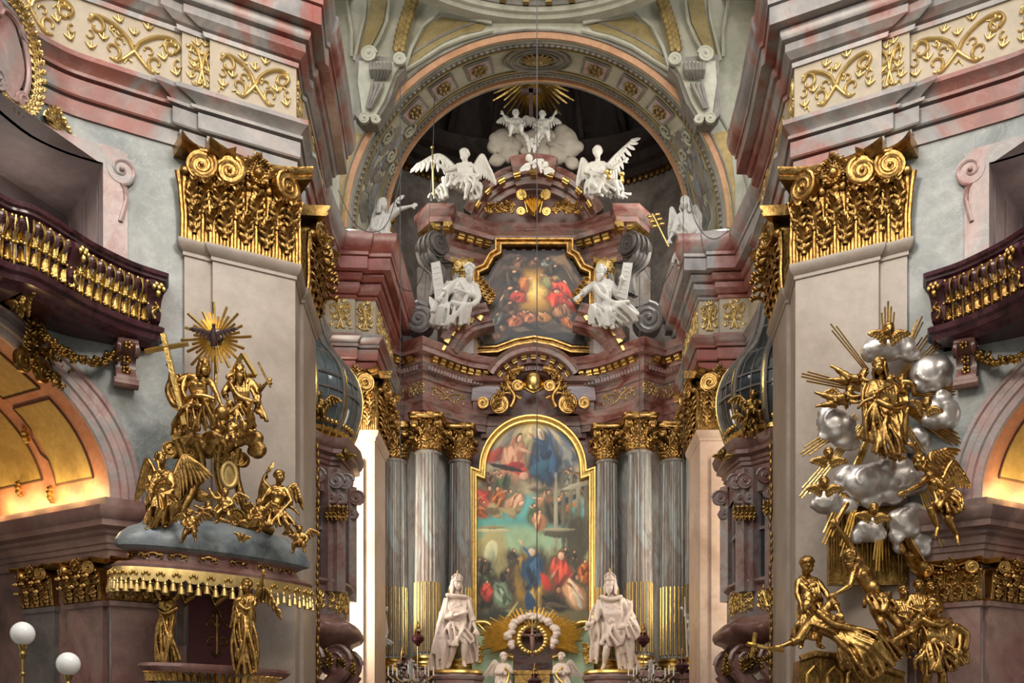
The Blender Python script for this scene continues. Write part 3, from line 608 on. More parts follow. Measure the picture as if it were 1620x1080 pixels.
# ============================================================= balconies
def baluster_meshes(parent):
    fr = Fr((0, 0, 0), (1, 0, 0), (0, -1, 0)); prof = [(.0, 0, .06), (.03, .06, .055), (.06, .16, .045), (.04, .28, .05), (.08, .4, .055), (.17, .5, .06), (.2, .58, .055), (.16, .66, .045), (.1, .7, .04)]
    m = MB(); rows = []
    for o, z, w in prof: rows.append([fr(-w, z, o - .05), fr(-w, z, o), fr(-w * .4, z, o + .04), fr(w * .4, z, o + .04), fr(w, z, o), fr(w, z, o - .05)])
    m.grid(rows, True)
    g = MB(); leaf(g, fr, 0, .02, .125, .27, .02, .03, 0, 1, .03, 8, off=.11); leaf(g, fr, 0, .34, .15, .3, .13, .04, 0, 1, .035, 8, off=.12)
    for e in (-1, 0, 1): g.ball(fr(.05 * e, .31 - .02 * abs(e), .13), .032, 6, 5); g.ball(fr(.045 * e, .04, .09), .03, 6, 5)
    for k in range(3): g.ball(fr(0, .64, .2 - .03 * k) + Vector((0, 0, -.03 * k)), .035, 6, 5)
    for e in (-1, 1): g.tube(cr([fr(e * .09, .0, .06), fr(e * .08, .3, .09), fr(e * .09, .5, .2), fr(e * .07, .68, .16)], 3), .016, 5)
    return m, g
for s in (-1, 1):
    sg = SN[s]; L = lr[s]
    BP = MP(s, [tuple(v) for v in cr([(9.0, 13.2), (8.45, 14.2), (8.25, 15.2), (7.98, 16.02), (7.68, 16.3), (7.45, 16.9), (7.28, 17.4), (6.89, 18.1), (6.5, 18.5)], 4)]); BP = BP + MP(s, [(6.62, 18.85)])
    t = thing('theatre_balcony', 'dark purple marble balcony with gilded balusters on the %s wall' % L, 'balcony', (BP[-2][0], BP[-2][1], 8.8), 'theatre balconies')
    m = MB(); sweep(m, BP, [(-.3, 9.74), (.02, 9.74), (.06, 9.78), (.1, 9.8), (.1, 9.84), (.14, 9.87), (.15, 9.93), (.1, 9.96), (-.3, 9.96)], sg); part('handrail', m, 'purple_marble', t)
    m = MB(); sweep(m, BP, [(-1.1, 8.7), (-.2, 8.7), (-.14, 8.76), (-.02, 8.8), (0, 8.88), (.06, 8.92), (.08, 9.0), (.02, 9.04), (-.04, 9.06), (-1.1, 9.06)], sg); part('slab', m, 'purple_marble', t)
    pf = PathFr(BP[:-1], sg); bm, gm = baluster_meshes(t); n = int(pf.T / .185)
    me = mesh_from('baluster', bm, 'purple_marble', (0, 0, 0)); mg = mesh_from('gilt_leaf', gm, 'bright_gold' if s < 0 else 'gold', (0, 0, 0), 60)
    for k in range(n):
        q, nn, d = pf.at(pf.T - .28 - k * .185); rz = math.atan2(nn.x, -nn.y)
        b = put(me, 'baluster', t, (q.x - nn.x * .06, q.y - nn.y * .06, 9.05), (0, 0, rz)); c = bpy.data.objects.new('gilt_leaf', mg); C.objects.link(c); c.parent = b; WL[c.name] = WL[b.name]
    m = MB(); sweep(m, BP, [(-.14, 9.06), (-.05, 9.06), (-.03, 9.1), (-.05, 9.14), (-.14, 9.14)], sg); part('gilt_plinth', m, 'pale_gold', t)
    for a0 in (0.0, 1.62):                                   # broad end pier with scrolls
        pc = MB(); w0 = .26
        for o, z in ((0, 9.06),): pass
        prof = [(-.05, 9.05), (.04, 9.1), (.08, 9.2), (.06, 9.32), (.1, 9.44), (.2, 9.54), (.24, 9.62), (.2, 9.7), (.1, 9.76)]
        us = [pf.T - a0 - w0, pf.T - a0 - .01]
        pc.grid([[pf(us[0], z, -.1), pf(us[0], z, o), pf(sum(us) / 2, z, o + .04), pf(us[1], z, o), pf(us[1], z, -.1)] for o, z in prof]); pp = part('end_pier' if a0 == 0 else 'pier', pc, 'purple_marble', t)
        g = MB(); um = sum(us) / 2
        strokes(g, lambda a, b, c=0: pf(um + a, b, c), [([(0, 9.1), (-.05, 9.2), (.05, 9.3), (0, 9.38)], .03, .02), cscroll(0, 9.24, .09, 0, 5, .018, .012)], lift=.13)
        for k in range(5): g.ball(pf(um + (k - 2) * .04, 9.58 + (.05 if k % 2 else 0), .27), (.04, .03, .05), 6, 5)
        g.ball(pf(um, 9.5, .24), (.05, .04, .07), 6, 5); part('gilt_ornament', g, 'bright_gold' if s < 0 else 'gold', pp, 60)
    # scroll corbel under the slab
    c = PathFr(MP(s, WALL), sg); u0 = c.T - 1.12
    t = thing('balcony_corbel', 'rose marble scroll corbel with gilt flowers under the %s balcony end' % L, 'corbel', c(u0, 7.95, .1))
    m = MB(); pr = [(.05, 7.98), (.16, 8.0), (.24, 8.06), (.24, 8.14), (.18, 8.2), (.14, 8.34), (.18, 8.5), (.32, 8.6), (.38, 8.68), (.36, 8.74), (.05, 8.74)]
    m.grid([[c(u0 - .17, z, 0), c(u0 - .17, z, o), c(u0 + .17, z, o), c(u0 + .17, z, 0)] for o, z in pr]); b0 = len(m.v); m.f += [(0, 1, 2, 3), (b0 - 4, b0 - 3, b0 - 2, b0 - 1)]
    for e in (-1, 1): volute(m, c(u0 + .17 * e, 8.6, .24), c(u0, 0, 1) - c(u0, 0), (0, 0, 1), c(u0 + e, 0) - c(u0, 0), .15, .05, 1.5, hand=-1)
    m.tube([c(u0 - .2, 8.03, .17), c(u0 + .2, 8.03, .17)], .09, 10); part('bracket', m, 'brown_marble', t)
    for z, o in ((8.62, .37), (8.42, .22), (8.25, .2)):
        g = MB()
        for k in range(5): g.ball(c(u0 + .05 * math.cos(k * 1.26), z + .05 * math.sin(k * 1.26), o), .035, 6, 4)
        part('gilt_flower', g, 'gold', t, 60)
    # leaf garland swag
    pa = c(u0 - .2, 8.45, .25); pb = c(u0 - 1.75, 8.5, .35); m = MB(); rr = random.Random(5)
    for k in range(34):
        q = k / 33; p = pa.lerp(pb, q) + Vector((0, 0, -.38 * 4 * q * (1 - q) * .7))
        for j in range(3): m.ball(p + Vector((rr.uniform(-.05, .05), rr.uniform(-.05, .05), rr.uniform(-.06, .06))), (.07, .05, .035), 6, 4, Matrix.Rotation(rr.uniform(-1, 1), 3, 'Y'))
    solo('leaf_garland', m, 'old_gold', 'gilt leaf garland swagged beside the %s balcony corbel' % L, 'garland', smooth=70)
    # scrolled gilt strapwork over the arch crown
    m = MB(); c2 = Fr(c(c.T - UC + .35, 8.05, .12), c(c.T - UC + .6, 0) - c(c.T - UC + .3, 0), c(c.T - UC + .5, 0, 1) - c(c.T - UC + .5, 0))
    for (x, z, r, h, a) in ((.95, .2, .24, 1, 1), (.5, .5, .22, -1, 3), (.6, -.12, .2, 1, 0), (.15, -.1, .2, -1, 2), (1.35, .12, .16, 1, 2)): volute(m, c2(x, z, .1), c2.u, c2.z, c2.n, r, .06, 1.7, hand=h, start=a)
    for k in range(14):
        a = k * .45; leaf(m, Fr(c2(.2 + k * .1, .1 + .2 * math.sin(k * 1.7), .1), c2.u * math.cos(a) + c2.z * math.sin(a), c2.n, c2.z * math.cos(a) - c2.u * math.sin(a)), 0, 0, .16, .3, .08, .06, 0, 3, .03, 8)
    if s < 0: solo('gilt_strapwork', m, 'old_gold', 'tangle of gilt scrolls and leaves above the chapel arch crown', 'ornament', smooth=60)
# corner cartouche above the left box opening
c = PathFr(MP(-1, WALL), 1); u = c.T - 3.35
t = thing('box_cartouche', 'rose scrolled cartouche with gilt leaves over the left gallery box opening', 'cartouche', c(u, 11.9, .1))
f = Fr(c(u, 12.25, .12), c(u + .2, 0) - c(u - .2, 0), c(u, 0, 1) - c(u, 0)); m = MB(); m.prism([f(.36 * math.cos(a) * (1 + .1 * math.cos(3 * a)), .38 + .62 * math.sin(a) * (1 - .1 * math.cos(2 * a)), 0) for a in [2 * PI * k / 24 for k in range(24)]], f.n * -.1, f.n * .05); part('shield', m, 'rose_marble', t)
m = MB()
for e in (-1, 1): m.tube([f(.45 * e * math.cos(a), .38 + .66 * math.sin(a), .08) for a in [-PI / 2 + PI * k / 14 for k in range(15)]], .045, 6); volute(m, f(.35 * e, .95, .12), f.u, f.z, f.n, .16, .05, 1.5, hand=e); volute(m, f(.3 * e, -.18, .12), f.u, f.z, f.n, .17, .05, 1.5, hand=-e)
part('scroll_frame', m, 'rose_marble', t)
m = MB()
for k in range(22):
    a = -1.9 + k * .18 * 2 / 2.2; q = f(.5 * math.cos(a), .38 + .74 * math.sin(a), .1); leaf(m, Fr(q, f.u * math.cos(a - 1.2) + f.z * math.sin(a - 1.2), f.n, f.z * math.cos(a - .5) - f.u * math.sin(a - .5)), 0, 0, .13, .26, .08, .05, 0, 3, .03, 8)
part('gilt_leaves', m, 'pale_gold', t, 60)
m = MB()
for k in range(6): leaf(m, Fr(f(.85 + .13 * k, -.12 - .07 * k, .08), f.u * .8 - f.z * .6, f.n, f.z * .8 + f.u * .6), 0, 0, .2, .3 - .02 * k, .08, .06, 0, 3, .04, 8)
solo('gilt_leaf_spray', m, 'pale_gold', 'small gilt acanthus spray on the gallery box lintel', 'ornament', smooth=60)
# warm lamps on the chapel ledges, plus unseen fill lights added to brighten the gallery boxes
def point(nm, p, e, col, r=.12):
    l = bpy.data.lights.new(nm, 'POINT'); l.energy = e; l.color = col; l.shadow_soft_size = r; o = bpy.data.objects.new(nm, l); C.objects.link(o); o.location = p
for s in (-1, 1):
    c = PathFr(MP(s, WALL), SN[s]); dv = Vector((s * .86, .51, 0))
    for k in range(4):
        q = c(c.T - UC + ARI - .32, 6.22, 0) + dv * (.35 + .75 * k); point('ledge_lamp', q, 24, (1, .72, .32), .1)
    skew = Vector((s * .62, .79, 0)); point('gallery_box_fill', c(c.T - 2.6, 10.6, 0) + skew * 1.1, 48, (1, .84, .72), .4)
# ---- small pilasters under the impost
for s in (-1, 1):
    sg = SN[s]; c = PathFr(MP(s, WALL), sg); dv = Vector((s * .86, .51, 0)); A0 = c(c.T - UC + ARI + .02, 0)
    def jp(x): return tuple((A0 + dv * x)[:2])
    for i, (a, b, lab) in enumerate(((jp(1.05), jp(.1), 'at the corner of the %s chapel arch'), (jp(2.25), jp(1.4), 'deeper inside the %s chapel arch'), (jp(-.0), tuple(c(c.T - .42, 0)[:2]), 'between the %s chapel arch and the giant pilaster'))):
        t = thing('chapel_pilaster', 'small red marble pilaster with gilt capital ' + lab % lr[s], 'pilaster', (a[0], a[1], 0))
        av = Vector(a); bv = Vector(b); d = (bv - av).normalized(); nn = Vector((d.y, -d.x)) * sg; A_ = tuple(av + nn * .09); B_ = tuple(bv + nn * .09)
        m = MB(); sweep(m, [tuple(av - nn * .05), A_, B_, tuple(bv - nn * .05)], [(0, 0), (0, 4.2), (.04, 4.22), (.05, 4.3), (0, 4.32), (0, 4.4)], sg); part('shaft', m, 'jamb_marble' if i != 1 else 'grey_marble', t)
        facade_capital(t, s, A_, B_, 4.3, 5.02, nl=3 if i < 2 else 4)
# ============================================================= pulpit (canopy, body, back panel)
PC = Vector((-5.45, 18.4, 0)); PU = Vector((.873, .488, 0)); PN = Vector((-.488 + .1, -.873, 0)).normalized()
def pr(a, th, b, z): return PC + PU * (a * math.cos(th)) + PN * (b * math.sin(th)) + Vector((0, 0, z))
def prev(prof, n=48, a0=-.25, a1=PI + .25): 
    m = MB(); m.grid([[pr(a, lerp(a0, a1, k / n), b, z) for k in range(n + 1)] for a, b, z in prof]); return m
t = thing('pulpit', 'pulpit with blue grey marble canopy, gilt tassel fringe and gilt rimmed parapet', 'pulpit', PC + Vector((0, 0, 0)))
part('canopy_roof', prev([(1.34, 1.0, 4.98), (1.46, 1.12, 5.03), (1.48, 1.13, 5.12), (1.42, 1.08, 5.24), (1.3, .98, 5.36), (1.16, .84, 5.44), (1.1, .8, 5.5), (.5, .4, 5.6), (0, 0, 5.62)]), 'blue_marble', t)
part('canopy_cornice', prev([(0, 0, 4.6), (1.38, 1.05, 4.62), (1.5, 1.15, 4.66), (1.52, 1.16, 4.72), (1.44, 1.1, 4.76), (1.28, .96, 4.82), (1.24, .93, 4.92), (1.34, 1.0, 4.98)]), 'brown_marble', t)
for k in range(9):
    m = MB(); th = PI * (k + .5) / 9; c = pr(1.27, th, .96, 4.87); d_ = pr(1.27, th + .1, .96, 4.87) - c
    f = Fr(c, d_, pr(2, th, 1.6, 4.87) - c); strokes(m, f, [cscroll(-.12, 0, .06, 0, 5, .02, .01), cscroll(.12, 0, .06, PI, -2, .02, .01), ([(-.12, .02), (0, .06), (.12, .02)], .02, .02)], lift=.02)
    part('canopy_gilt_relief', m, 'gold', t, 60)
m = MB(); rows = []; NV = 22
for k in range(NV * 8 + 1):
    th = -.2 + (PI + .4) * k / (NV * 8); sc_ = .055 * abs(math.sin(PI * k / 8)) ** .6
    rows.append([pr(1.5, th, 1.15, 4.68), pr(1.53, th, 1.18, 4.6 - sc_ * .3), pr(1.54, th, 1.19, 4.5 - sc_)])
m.grid(rows); val = part('valance', m, 'pale_gold', t)
m = MB(); [m.ball((.045 * j, 0, .03 if j == 0 else 0), .03, 6, 5) for j in (-1, 0, 1)]; vme = mesh_from('valance_flower', m, 'bright_gold', (0, 0, 0), 60)
for k in range(NV): th = -.2 + (PI + .4) * (k + .5) / NV; q = pr(1.55, th, 1.2, 4.56); dd = pr(1.55, th + .05, 1.2, 4.56) - q; put(vme, 'valance_flower', val, q, (0, 0, math.atan2(dd.y, dd.x)))
tm = MB(); tm.lathe((0, 0, 0), [(0, 0), (.012, 0), (.018, -.03), (.03, -.045), (.02, -.06), (.03, -.08), (.045, -.15), (.05, -.17), (0, -.17)], 8); tme = mesh_from('tassel', tm, 'pale_gold', (0, 0, 0))
for k in range(2 * NV):
    q = pr(1.54, -.2 + (PI + .4) * (k + .5) / (2 * NV), 1.19, 4.5 - (.0 if k % 2 else .04)); put(tme, 'tassel', val, q, sc=(1.15, 1.15, 1.15))
def pbd(dz): return [(1.0 + a, .85 + a * .8, 3.16 + z) for a, z in dz]
part('parapet', prev(pbd([(-.8, 0), (.08, 0), (.1, -.03), (.1, -.09), (.04, -.14), (-.08, -.2), (-.1, -.3), (-.12, -1.2), (-.3, -1.6), (-.8, -2.2)])), 'blue_marble', t)
part('parapet_rim', prev(pbd([(.05, .01), (.12, 0), (.14, -.05), (.09, -.1), (.03, -.15)])), 'brown_marble', t)
m = MB()
for k in range(30): th = PI * (k + .5) / 30; c = pr(1.0, th, .85, 2.9); f = Fr(c, pr(1.0, th + .1, .85, 2.9) - c, pr(2, th, 1.7, 2.9) - c); leaf(m, f, 0, -.02, .12, .2, .08, .04, 0, 1, .03, 7)
for k in range(7): th = PI * (k + .5) / 7; c = pr(.92, th, .78, 2.6); m.ball(c, (.1, .06, .12), 8, 6); m.tube([pr(.93, th - .2, .79, 2.75), pr(.95, th, .81, 2.62), pr(.93, th + .2, .79, 2.75)], .04, 6)
part('gilt_rim_leaves', m, 'gold', t, 60)
pfp = Fr((-5.62, 19.03, 3.1), PU, (-.488, -.873, 0)); m = MB(); m.prism([pfp(-.5, 0), pfp(.5, 0), pfp(.5, 1.55), pfp(-.5, 1.55)], pfp.n * -.1, pfp.n * .06); bp = part('back_panel', m, 'crimson', t)
m = MB(); strokes(m, pfp, [([(-.0, .35), (0, 1.05)], .02, .02), cscroll(-.12, .85, .1, 0, 5, .02, .012), cscroll(.12, .85, .1, PI, -2, .02, .012), cscroll(-.1, .55, .1, 1, 6, .02, .012), cscroll(.1, .55, .1, 2, -3, .02, .012), ([(-.08, 1.0), (0, 1.15), (.08, 1.0)], .025, .02), ([(-.1, .4), (0, .3), (.1, .4)], .025, .02)], lift=.07); part('embroidery', m, 'old_gold', bp, 60)
for e in (-1, 1): part('pedestal', MB().box(pfp(.62 * e, .2, .18), (.3, .3, .5), rz=.5), 'brown_marble', t)
m = MB()                                                  # gathered gilt drapery under the canopy
for k in range(4):
    for j in range(3): m.tube([pfp(-.75 + k * .5 - .22, 1.5 - j * .02, .3), pfp(-.75 + k * .5, 1.3 - j * .07, .42 + j * .03), pfp(-.75 + k * .5 + .22, 1.5 - j * .02, .3)], [.03, .06, .03], 6)
part('gilt_drapery', m, 'gold', t, 60)
# volute ribs carrying the cloud on the canopy
m = MB()
for x, e in ((-.42, 1), (-.1, 1), (.2, -1), (.5, -1)):
    f = Fr(PC + PU * x + PN * .25, PU, PN); b = x + 0
    m.tube(cr([f(.65 * (-1 if e > 0 else 1) * .9, 5.55), f(-.3 * e, 5.7, .1), f(-.12 * e, 6.05, .1), f(.02 * e, 6.5, .05), f(-.05 * e, 6.9, .1)], 6), .075, 7)
    volute(m, f(-.1 * e, 6.72, .15), PU, (0, 0, 1), PN, .15, .08, 1.6, hand=e); volute(m, f(-.35 * e, 5.72, .15), PU, (0, 0, 1), PN, .16, .08, 1.6, hand=-e)
part('volute_rib', m, 'old_gold', t, 60)
m = MB(); f = Fr(PC + PU * .5 + PN * .5, PU, PN); m.tube([f(.12 * math.cos(a), 6.4 + .2 * math.sin(a)) for a in [2 * PI * k / 20 for k in range(21)]], .05, 7); m.prism([f(.1 * math.cos(a), 6.4 + .18 * math.sin(a), 0) for a in [2 * PI * k / 16 for k in range(16)]], PN * -.1, PN * .02); part('oval_shield', m, 'pale_gold', t, 60)
# ============================================================= oratories
for s in (-1, 1):
    L = lr[s]; cx, cy = mp(s, (5.9, 26.3)); dx = -s; a0, a1 = (-PI / 2, PI / 2) if s < 0 else (PI / 2, 3 * PI / 2)
    t = thing('oratory', 'projecting %s oratory box with window, gilt panels and onion shaped glazed roof' % L, 'oratory', (cx, cy, 4.0))
    RP = [(1.2, 9.35), (1.38, 9.55), (1.5, 9.9), (1.54, 10.26), (1.5, 10.6), (1.36, 10.95), (1.12, 11.25), (.86, 11.55), (.66, 12.0), (.54, 12.5), (.5, 12.75)]
    m = MB(); m.lathe((cx, cy, 0), RP, 30, 1, 1.15, a0, a1); g = part('roof_glazing', m, 'reflection_tinted_glass' if s < 0 else 'dark_glass', t, 60)
    m = MB(); mg = MB()
    for k in range(7):
        a = lerp(a0, a1, k / 6); q = [Vector((cx + r * 1.01 * math.cos(a), cy + r * 1.16 * math.sin(a), z)) for r, z in RP]; q = cr(q, 2); m.tube(q, .085, 6); mg.tube([p + Vector((math.cos(a) * .06, math.sin(a) * .06, 0)) for p in q[:14]], .035, 5)
    for k in range(18): a = lerp(a0, a1, k / 17); m.tube([Vector((cx + r * 1.005 * math.cos(a), cy + r * 1.155 * math.sin(a), z)) for r, z in RP[1:7]], .015, 4)
    for r, z in (RP[3], RP[4], RP[6], RP[8]): m.tube([Vector((cx + r * 1.01 * math.cos(a), cy + r * 1.16 * math.sin(a), z)) for a in [lerp(a0, a1, k / 20) for k in range(21)]], .03, 5)
    part('roof_ribs', m, 'grey_marble', t, 60); part('roof_gilding', mg, 'bright_gold', t, 60)
    m = MB(); m.lathe((cx, cy, 9.15), [(1.2, 0), (1.26, .02), (1.24, .12), (1.34, .16), (1.34, .26), (1.2, .3)], 30, 1, 1.15, a0, a1)
    for k in range(34): a = lerp(a0, a1, (k + .5) / 34); m.ball((cx + 1.38 * math.cos(a), cy + 1.58 * math.sin(a), 9.55), .07, 6, 5)
    for k in range(20): a = lerp(a0, a1, (k + .5) / 20); m.tube([(cx + 1.25 * math.cos(a), cy + 1.43 * math.sin(a), 9.1), (cx + 1.36 * math.cos(a), cy + 1.56 * math.sin(a), 9.42)], [.02, .05], 6)
    part('gilt_roof_base', m, 'bright_gold', t, 60)
    OB = MP(s, [(5.9, 24.7), (5.35, 24.75), (5.3, 24.95), (4.95, 25.45), (4.75, 25.5), (4.68, 26.3), (4.75, 27.1), (4.95, 27.15), (5.3, 27.7), (5.9, 27.9)]); sg = SN[s]
    m = MB(); sweep(m, OB, [(0, 8.35), (.05, 8.36), (.05, 8.5), (.1, 8.54), (.1, 8.62), (.14, 8.64), (.14, 8.72), (.26, 8.78), (.26, 8.88), (.3, 8.92), (.34, 9.02), (.36, 9.12), (0, 9.2)], sg); part('cornice', m, 'brown_marble', t)
    m = MB(); sweep(m, OB, [(0, 7.9), (0, 8.4)], sg, False)
    for i in (2, 3, 4, 6, 7): p = OB[i]; m.box((p[0], p[1], 7.0), (.28, .28, 2.9), rz=.6 * s)
    for (i, e) in ((2, 1), (3, 1), (4, 1), (6, 1)): p = Vector((*OB[i], 8.15)); volute(m, p + Vector((-s * .22, -.16, 0)), (-s, 0, 0), (0, 0, 1), (0, -1, 0), .2, .12, 1.6); volute(m, p + Vector((-s * .12, -.14, -.4)), (-s, 0, 0), (0, 0, 1), (0, -1, 0), .15, .12, 1.5, hand=-1)
    part('corner_piers', m, 'oratory_marble', t)
    for i in (2, 3, 4): m = MB(); p = Vector((*OB[i], 7.45)); [leaf(m, Fr(p + Vector((-s * .12 + j * .1, -.2, -.25)), (1, 0, 0), (-s * .3, -1, 0)), 0, 0, .12, .35, .08, .08, 0, 3, .03, 8) for j in (-1, 0, 1)]; part('gilt_capital', m, 'gold', t, 60)
    m = MB(); sweep(m, OB, [(-.12, 5.7), (-.12, 8.0)], sg, False); part('window_glass', m, 'dark_glass', t)
    m = MB(); pf = PathFr(OB, sg)
    for z in (5.85, 7.05, 7.9): sweep(m, OB, [(-.12, z - .04), (-.06, z - .04), (-.06, z + .04), (-.12, z + .04)], sg, False)
    for k in range(9): q = pf(pf.T * (k + .5) / 9, 6.9, -.08); m.box(q, (.06, .06, 2.2))
    part('window_bars', m, 'oratory_marble', t)
    m = MB(); sweep(m, OB, [(0, 4.95), (.02, 5.0), (.02, 5.7), (.06, 5.72), (.12, 5.78), (.12, 5.84), (-.1, 5.88)], sg); part('parapet', m, 'oratory_marble', t)
    m = MB()
    for a, b in ((.75, 1.2), (1.35, 1.95), (2.0, 2.7)):
        strokes(m, pf, scroll_bay(a, b, 5.08, 5.62, .022, 3, False) + scroll_bay(a, b, 5.62, 5.08, .018, 4, True), lift=.035)
    part('gilt_panels', m, 'bright_gold', t, 60)
    m = MB(); sweep(m, OB, [(-.2, 4.2), (.0, 4.25), (.12, 4.4), (.3, 4.5), (.36, 4.62), (.34, 4.74), (.22, 4.86), (.08, 4.94), (0, 5.0)], sg); part('base_slab', m, 'brown_marble', t, 60)
    for i in (2, 4, 6):
        m = MB(); p = Vector((*OB[i], 3.95)) + Vector((s * .1, 0, 0)); volute(m, p, (-s, 0, 0), (0, 0, 1), (0, -1, 0), .42, .3, 2, hand=1); volute(m, p + Vector((s * .35, -.02, -.75)), (-s, 0, 0), (0, 0, 1), (0, -1, 0), .32, .3, 1.8, hand=-1)
        m.tube([p + Vector((-s * .25, .1, -.2)), p + Vector((s * .15, .1, -.7)), p + Vector((s * .7, .1, -1.6))], [.2, .22, .15], 8)
        part('scroll_bracket', m, 'brown_marble', t)
    m = MB()
    for k in range(12): q = pf(.5 + k * .22, 4.05 - .1 * (k % 3), .1); leaf(m, Fr(q, (1, 0, 0), (0, -1, 0)), 0, -.2, .2, .35, .1, .1, 0, 3, .04, 8)
    part('gilt_leaves', m, 'old_gold', t, 60)
# ============================================================= globe lamps, cords
for px, py, d, lab in ((36, 1002, 15.0, 'white glass globe lamp on a brass pole, the higher of the two'), (108, 1050, 15.4, 'white glass globe lamp on a brass pole, the lower of the two')):
    p = P(px, py, d); r = 18.5 * d / F; t = thing('globe_lamp', lab, 'lamp', (p.x, p.y, 0)); m = MB(); m.ball(p, r, 28, 18); part('globe', m, 'lamp_glass', t, 180)
    m = MB(); m.lathe((p.x, p.y, p.z), [(.0, -r - .22), (.02, -r - .2), (.05, -r - .12), (.03, -r - .08), (.06, -r - .02), (.06, -r + .03), (0, -r + .04)], 14); m.tube([(p.x, p.y, 0.04), (p.x, p.y, p.z - r - .1)], .022, 8); m.lathe((p.x, p.y, 0), [(0, 0), (.2, 0), (.2, .04), (.06, .1), (0, .1)], 16)
    for k in range(3): m.ball((p.x, p.y, p.z - r - .4 - .25 * k), .04, 8, 6)
    part('pole', m, 'brass', t)
def cord(pts, r, lab, d=None): m = MB(); m.tube(pts, r, 5); solo('hanging_cord', m, 'cord', lab, 'cord')
cord([P(849.5, -60, 22), P(849.5, 1010, 22)], .011, 'thin dark cord hanging down the middle of the chancel in front of the paintings')
cord([P(633, 128, 28.8), P(633, 1100, 28.8)], .013, 'thin dark cord hanging in front of the left altar pilasters')
cord([P(1012, 395, 30.5), P(1012, 960, 30.5)], .012, 'thin dark cord hanging in front of the right altar column')
cord([P(1081, 150, 28.8), P(1081, 1010, 28.8)], .012, 'thin dark cord hanging past the right cornice angel')
cord([P(688, 125, 30.4), P(685, 240, 30.6), P(672, 470, 31)], .01, 'thin dark wire slanting past the left pediment angel')
cord(cr([P(535, 300, 28.5), P(560, 352, 28.5), P(590, 367, 28.5), P(615, 348, 28.6), P(636, 270, 28.8)], 6), .012, 'dark cable looped beside the left chancel arch')
cord(cr([P(620, 425, 30.5), P(632, 452, 31), P(650, 460, 31), P(664, 444, 31), P(672, 420, 31)], 6), .012, 'short dark cable loop in front of the left apse wall')
cord(cr([P(1020, 425, 31), P(1034, 449, 31), P(1050, 448, 31), P(1070, 410, 30.5)], 6), .012, 'short dark cable loop in front of the right apse wall')
cord(cr([P(1084, 250, 28.6), P(1094, 330, 28.5), P(1110, 366, 28.5), P(1130, 378, 28.5), P(1152, 366, 28.5)], 6), .012, 'dark cable looped beside the right chancel arch')

for s in (-1, 1):                                            # thin gilt leaf cords down the inner pier edges
    rr = random.Random(4); x, d = mp(s, (4.66, 22.86)); m = MB(); m.tube([(x, d, 3.2), (x, d, 8.4)], .02, 5)
    for k in range(30): m.ball((x + rr.uniform(-.02, .02), d - .03, 3.3 + k * .17), (.035, .03, .08), 6, 5)
    solo('gilt_edge_cord', m, 'old_gold', 'thin gilt leaf cord running down the inner edge of the %s pier' % lr[s], 'ornament', smooth=60)
# ============================================================= high altar
AX = XZ(844, 34.5)
def AL(s, L): return [(AX + s * x, d) for x, d in L]
def ax(s, x, d, z): return Vector((AX + s * x, d, z))
alt = thing('high_altar', 'towering red and grey marble altar screen with arched pediment and gilt details', 'altar', (AX, 35.4, 0))
def apart(nm, m, mat, sm=35, par=None): return part(nm, m, mat, par or alt, sm)
def modillions(par, pf, z, off, step, size, mat='bright_gold', e0=.1, e1=.1):
    m = MB(); w, h, dp = size
    m.box((0, -dp * .5, 0), (w, dp, h)); m.tube([(-w * .6, -dp, h * .1), (w * .6, -dp, h * .1)], h * .45, 8); m.tube([(-w * .6, -dp * .8, -h * .55), (w * .6, -dp * .8, -h * .55)], h * .25, 7)
    me = mesh_from('modillion', m, mat, (0, 0, 0)); n = max(1, int((pf.T - e0 - e1) / step))
    for k in range(n + 1):
        q, nn, d = pf.at(e0 + (pf.T - e0 - e1) * k / n); p = Vector((q.x + nn.x * off, q.y + nn.y * off, z)); put(me, 'modillion', par, p, (0, 0, math.atan2(nn.x, -nn.y)))
APF = [(0, 12.4), (.03, 12.4), (.03, 12.6), (.07, 12.62), (.07, 12.85), (.12, 12.92), (.14, 13.02), (0, 13.05), (0, 13.6), (.06, 13.64), (.06, 13.82), (.2, 13.84), (.2, 14.02), (.24, 14.08), (.24, 14.3), (.45, 14.32), (.45, 14.46), (.5, 14.5), (.56, 14.66), (.56, 14.7), (0, 14.72)]
LIPC = [tuple(v) for v in cr([(3.45, 33.62), (3.1, 34.0), (2.7, 34.45), (2.2, 34.85), (1.62, 35.1)], 3)]
BASE = {}
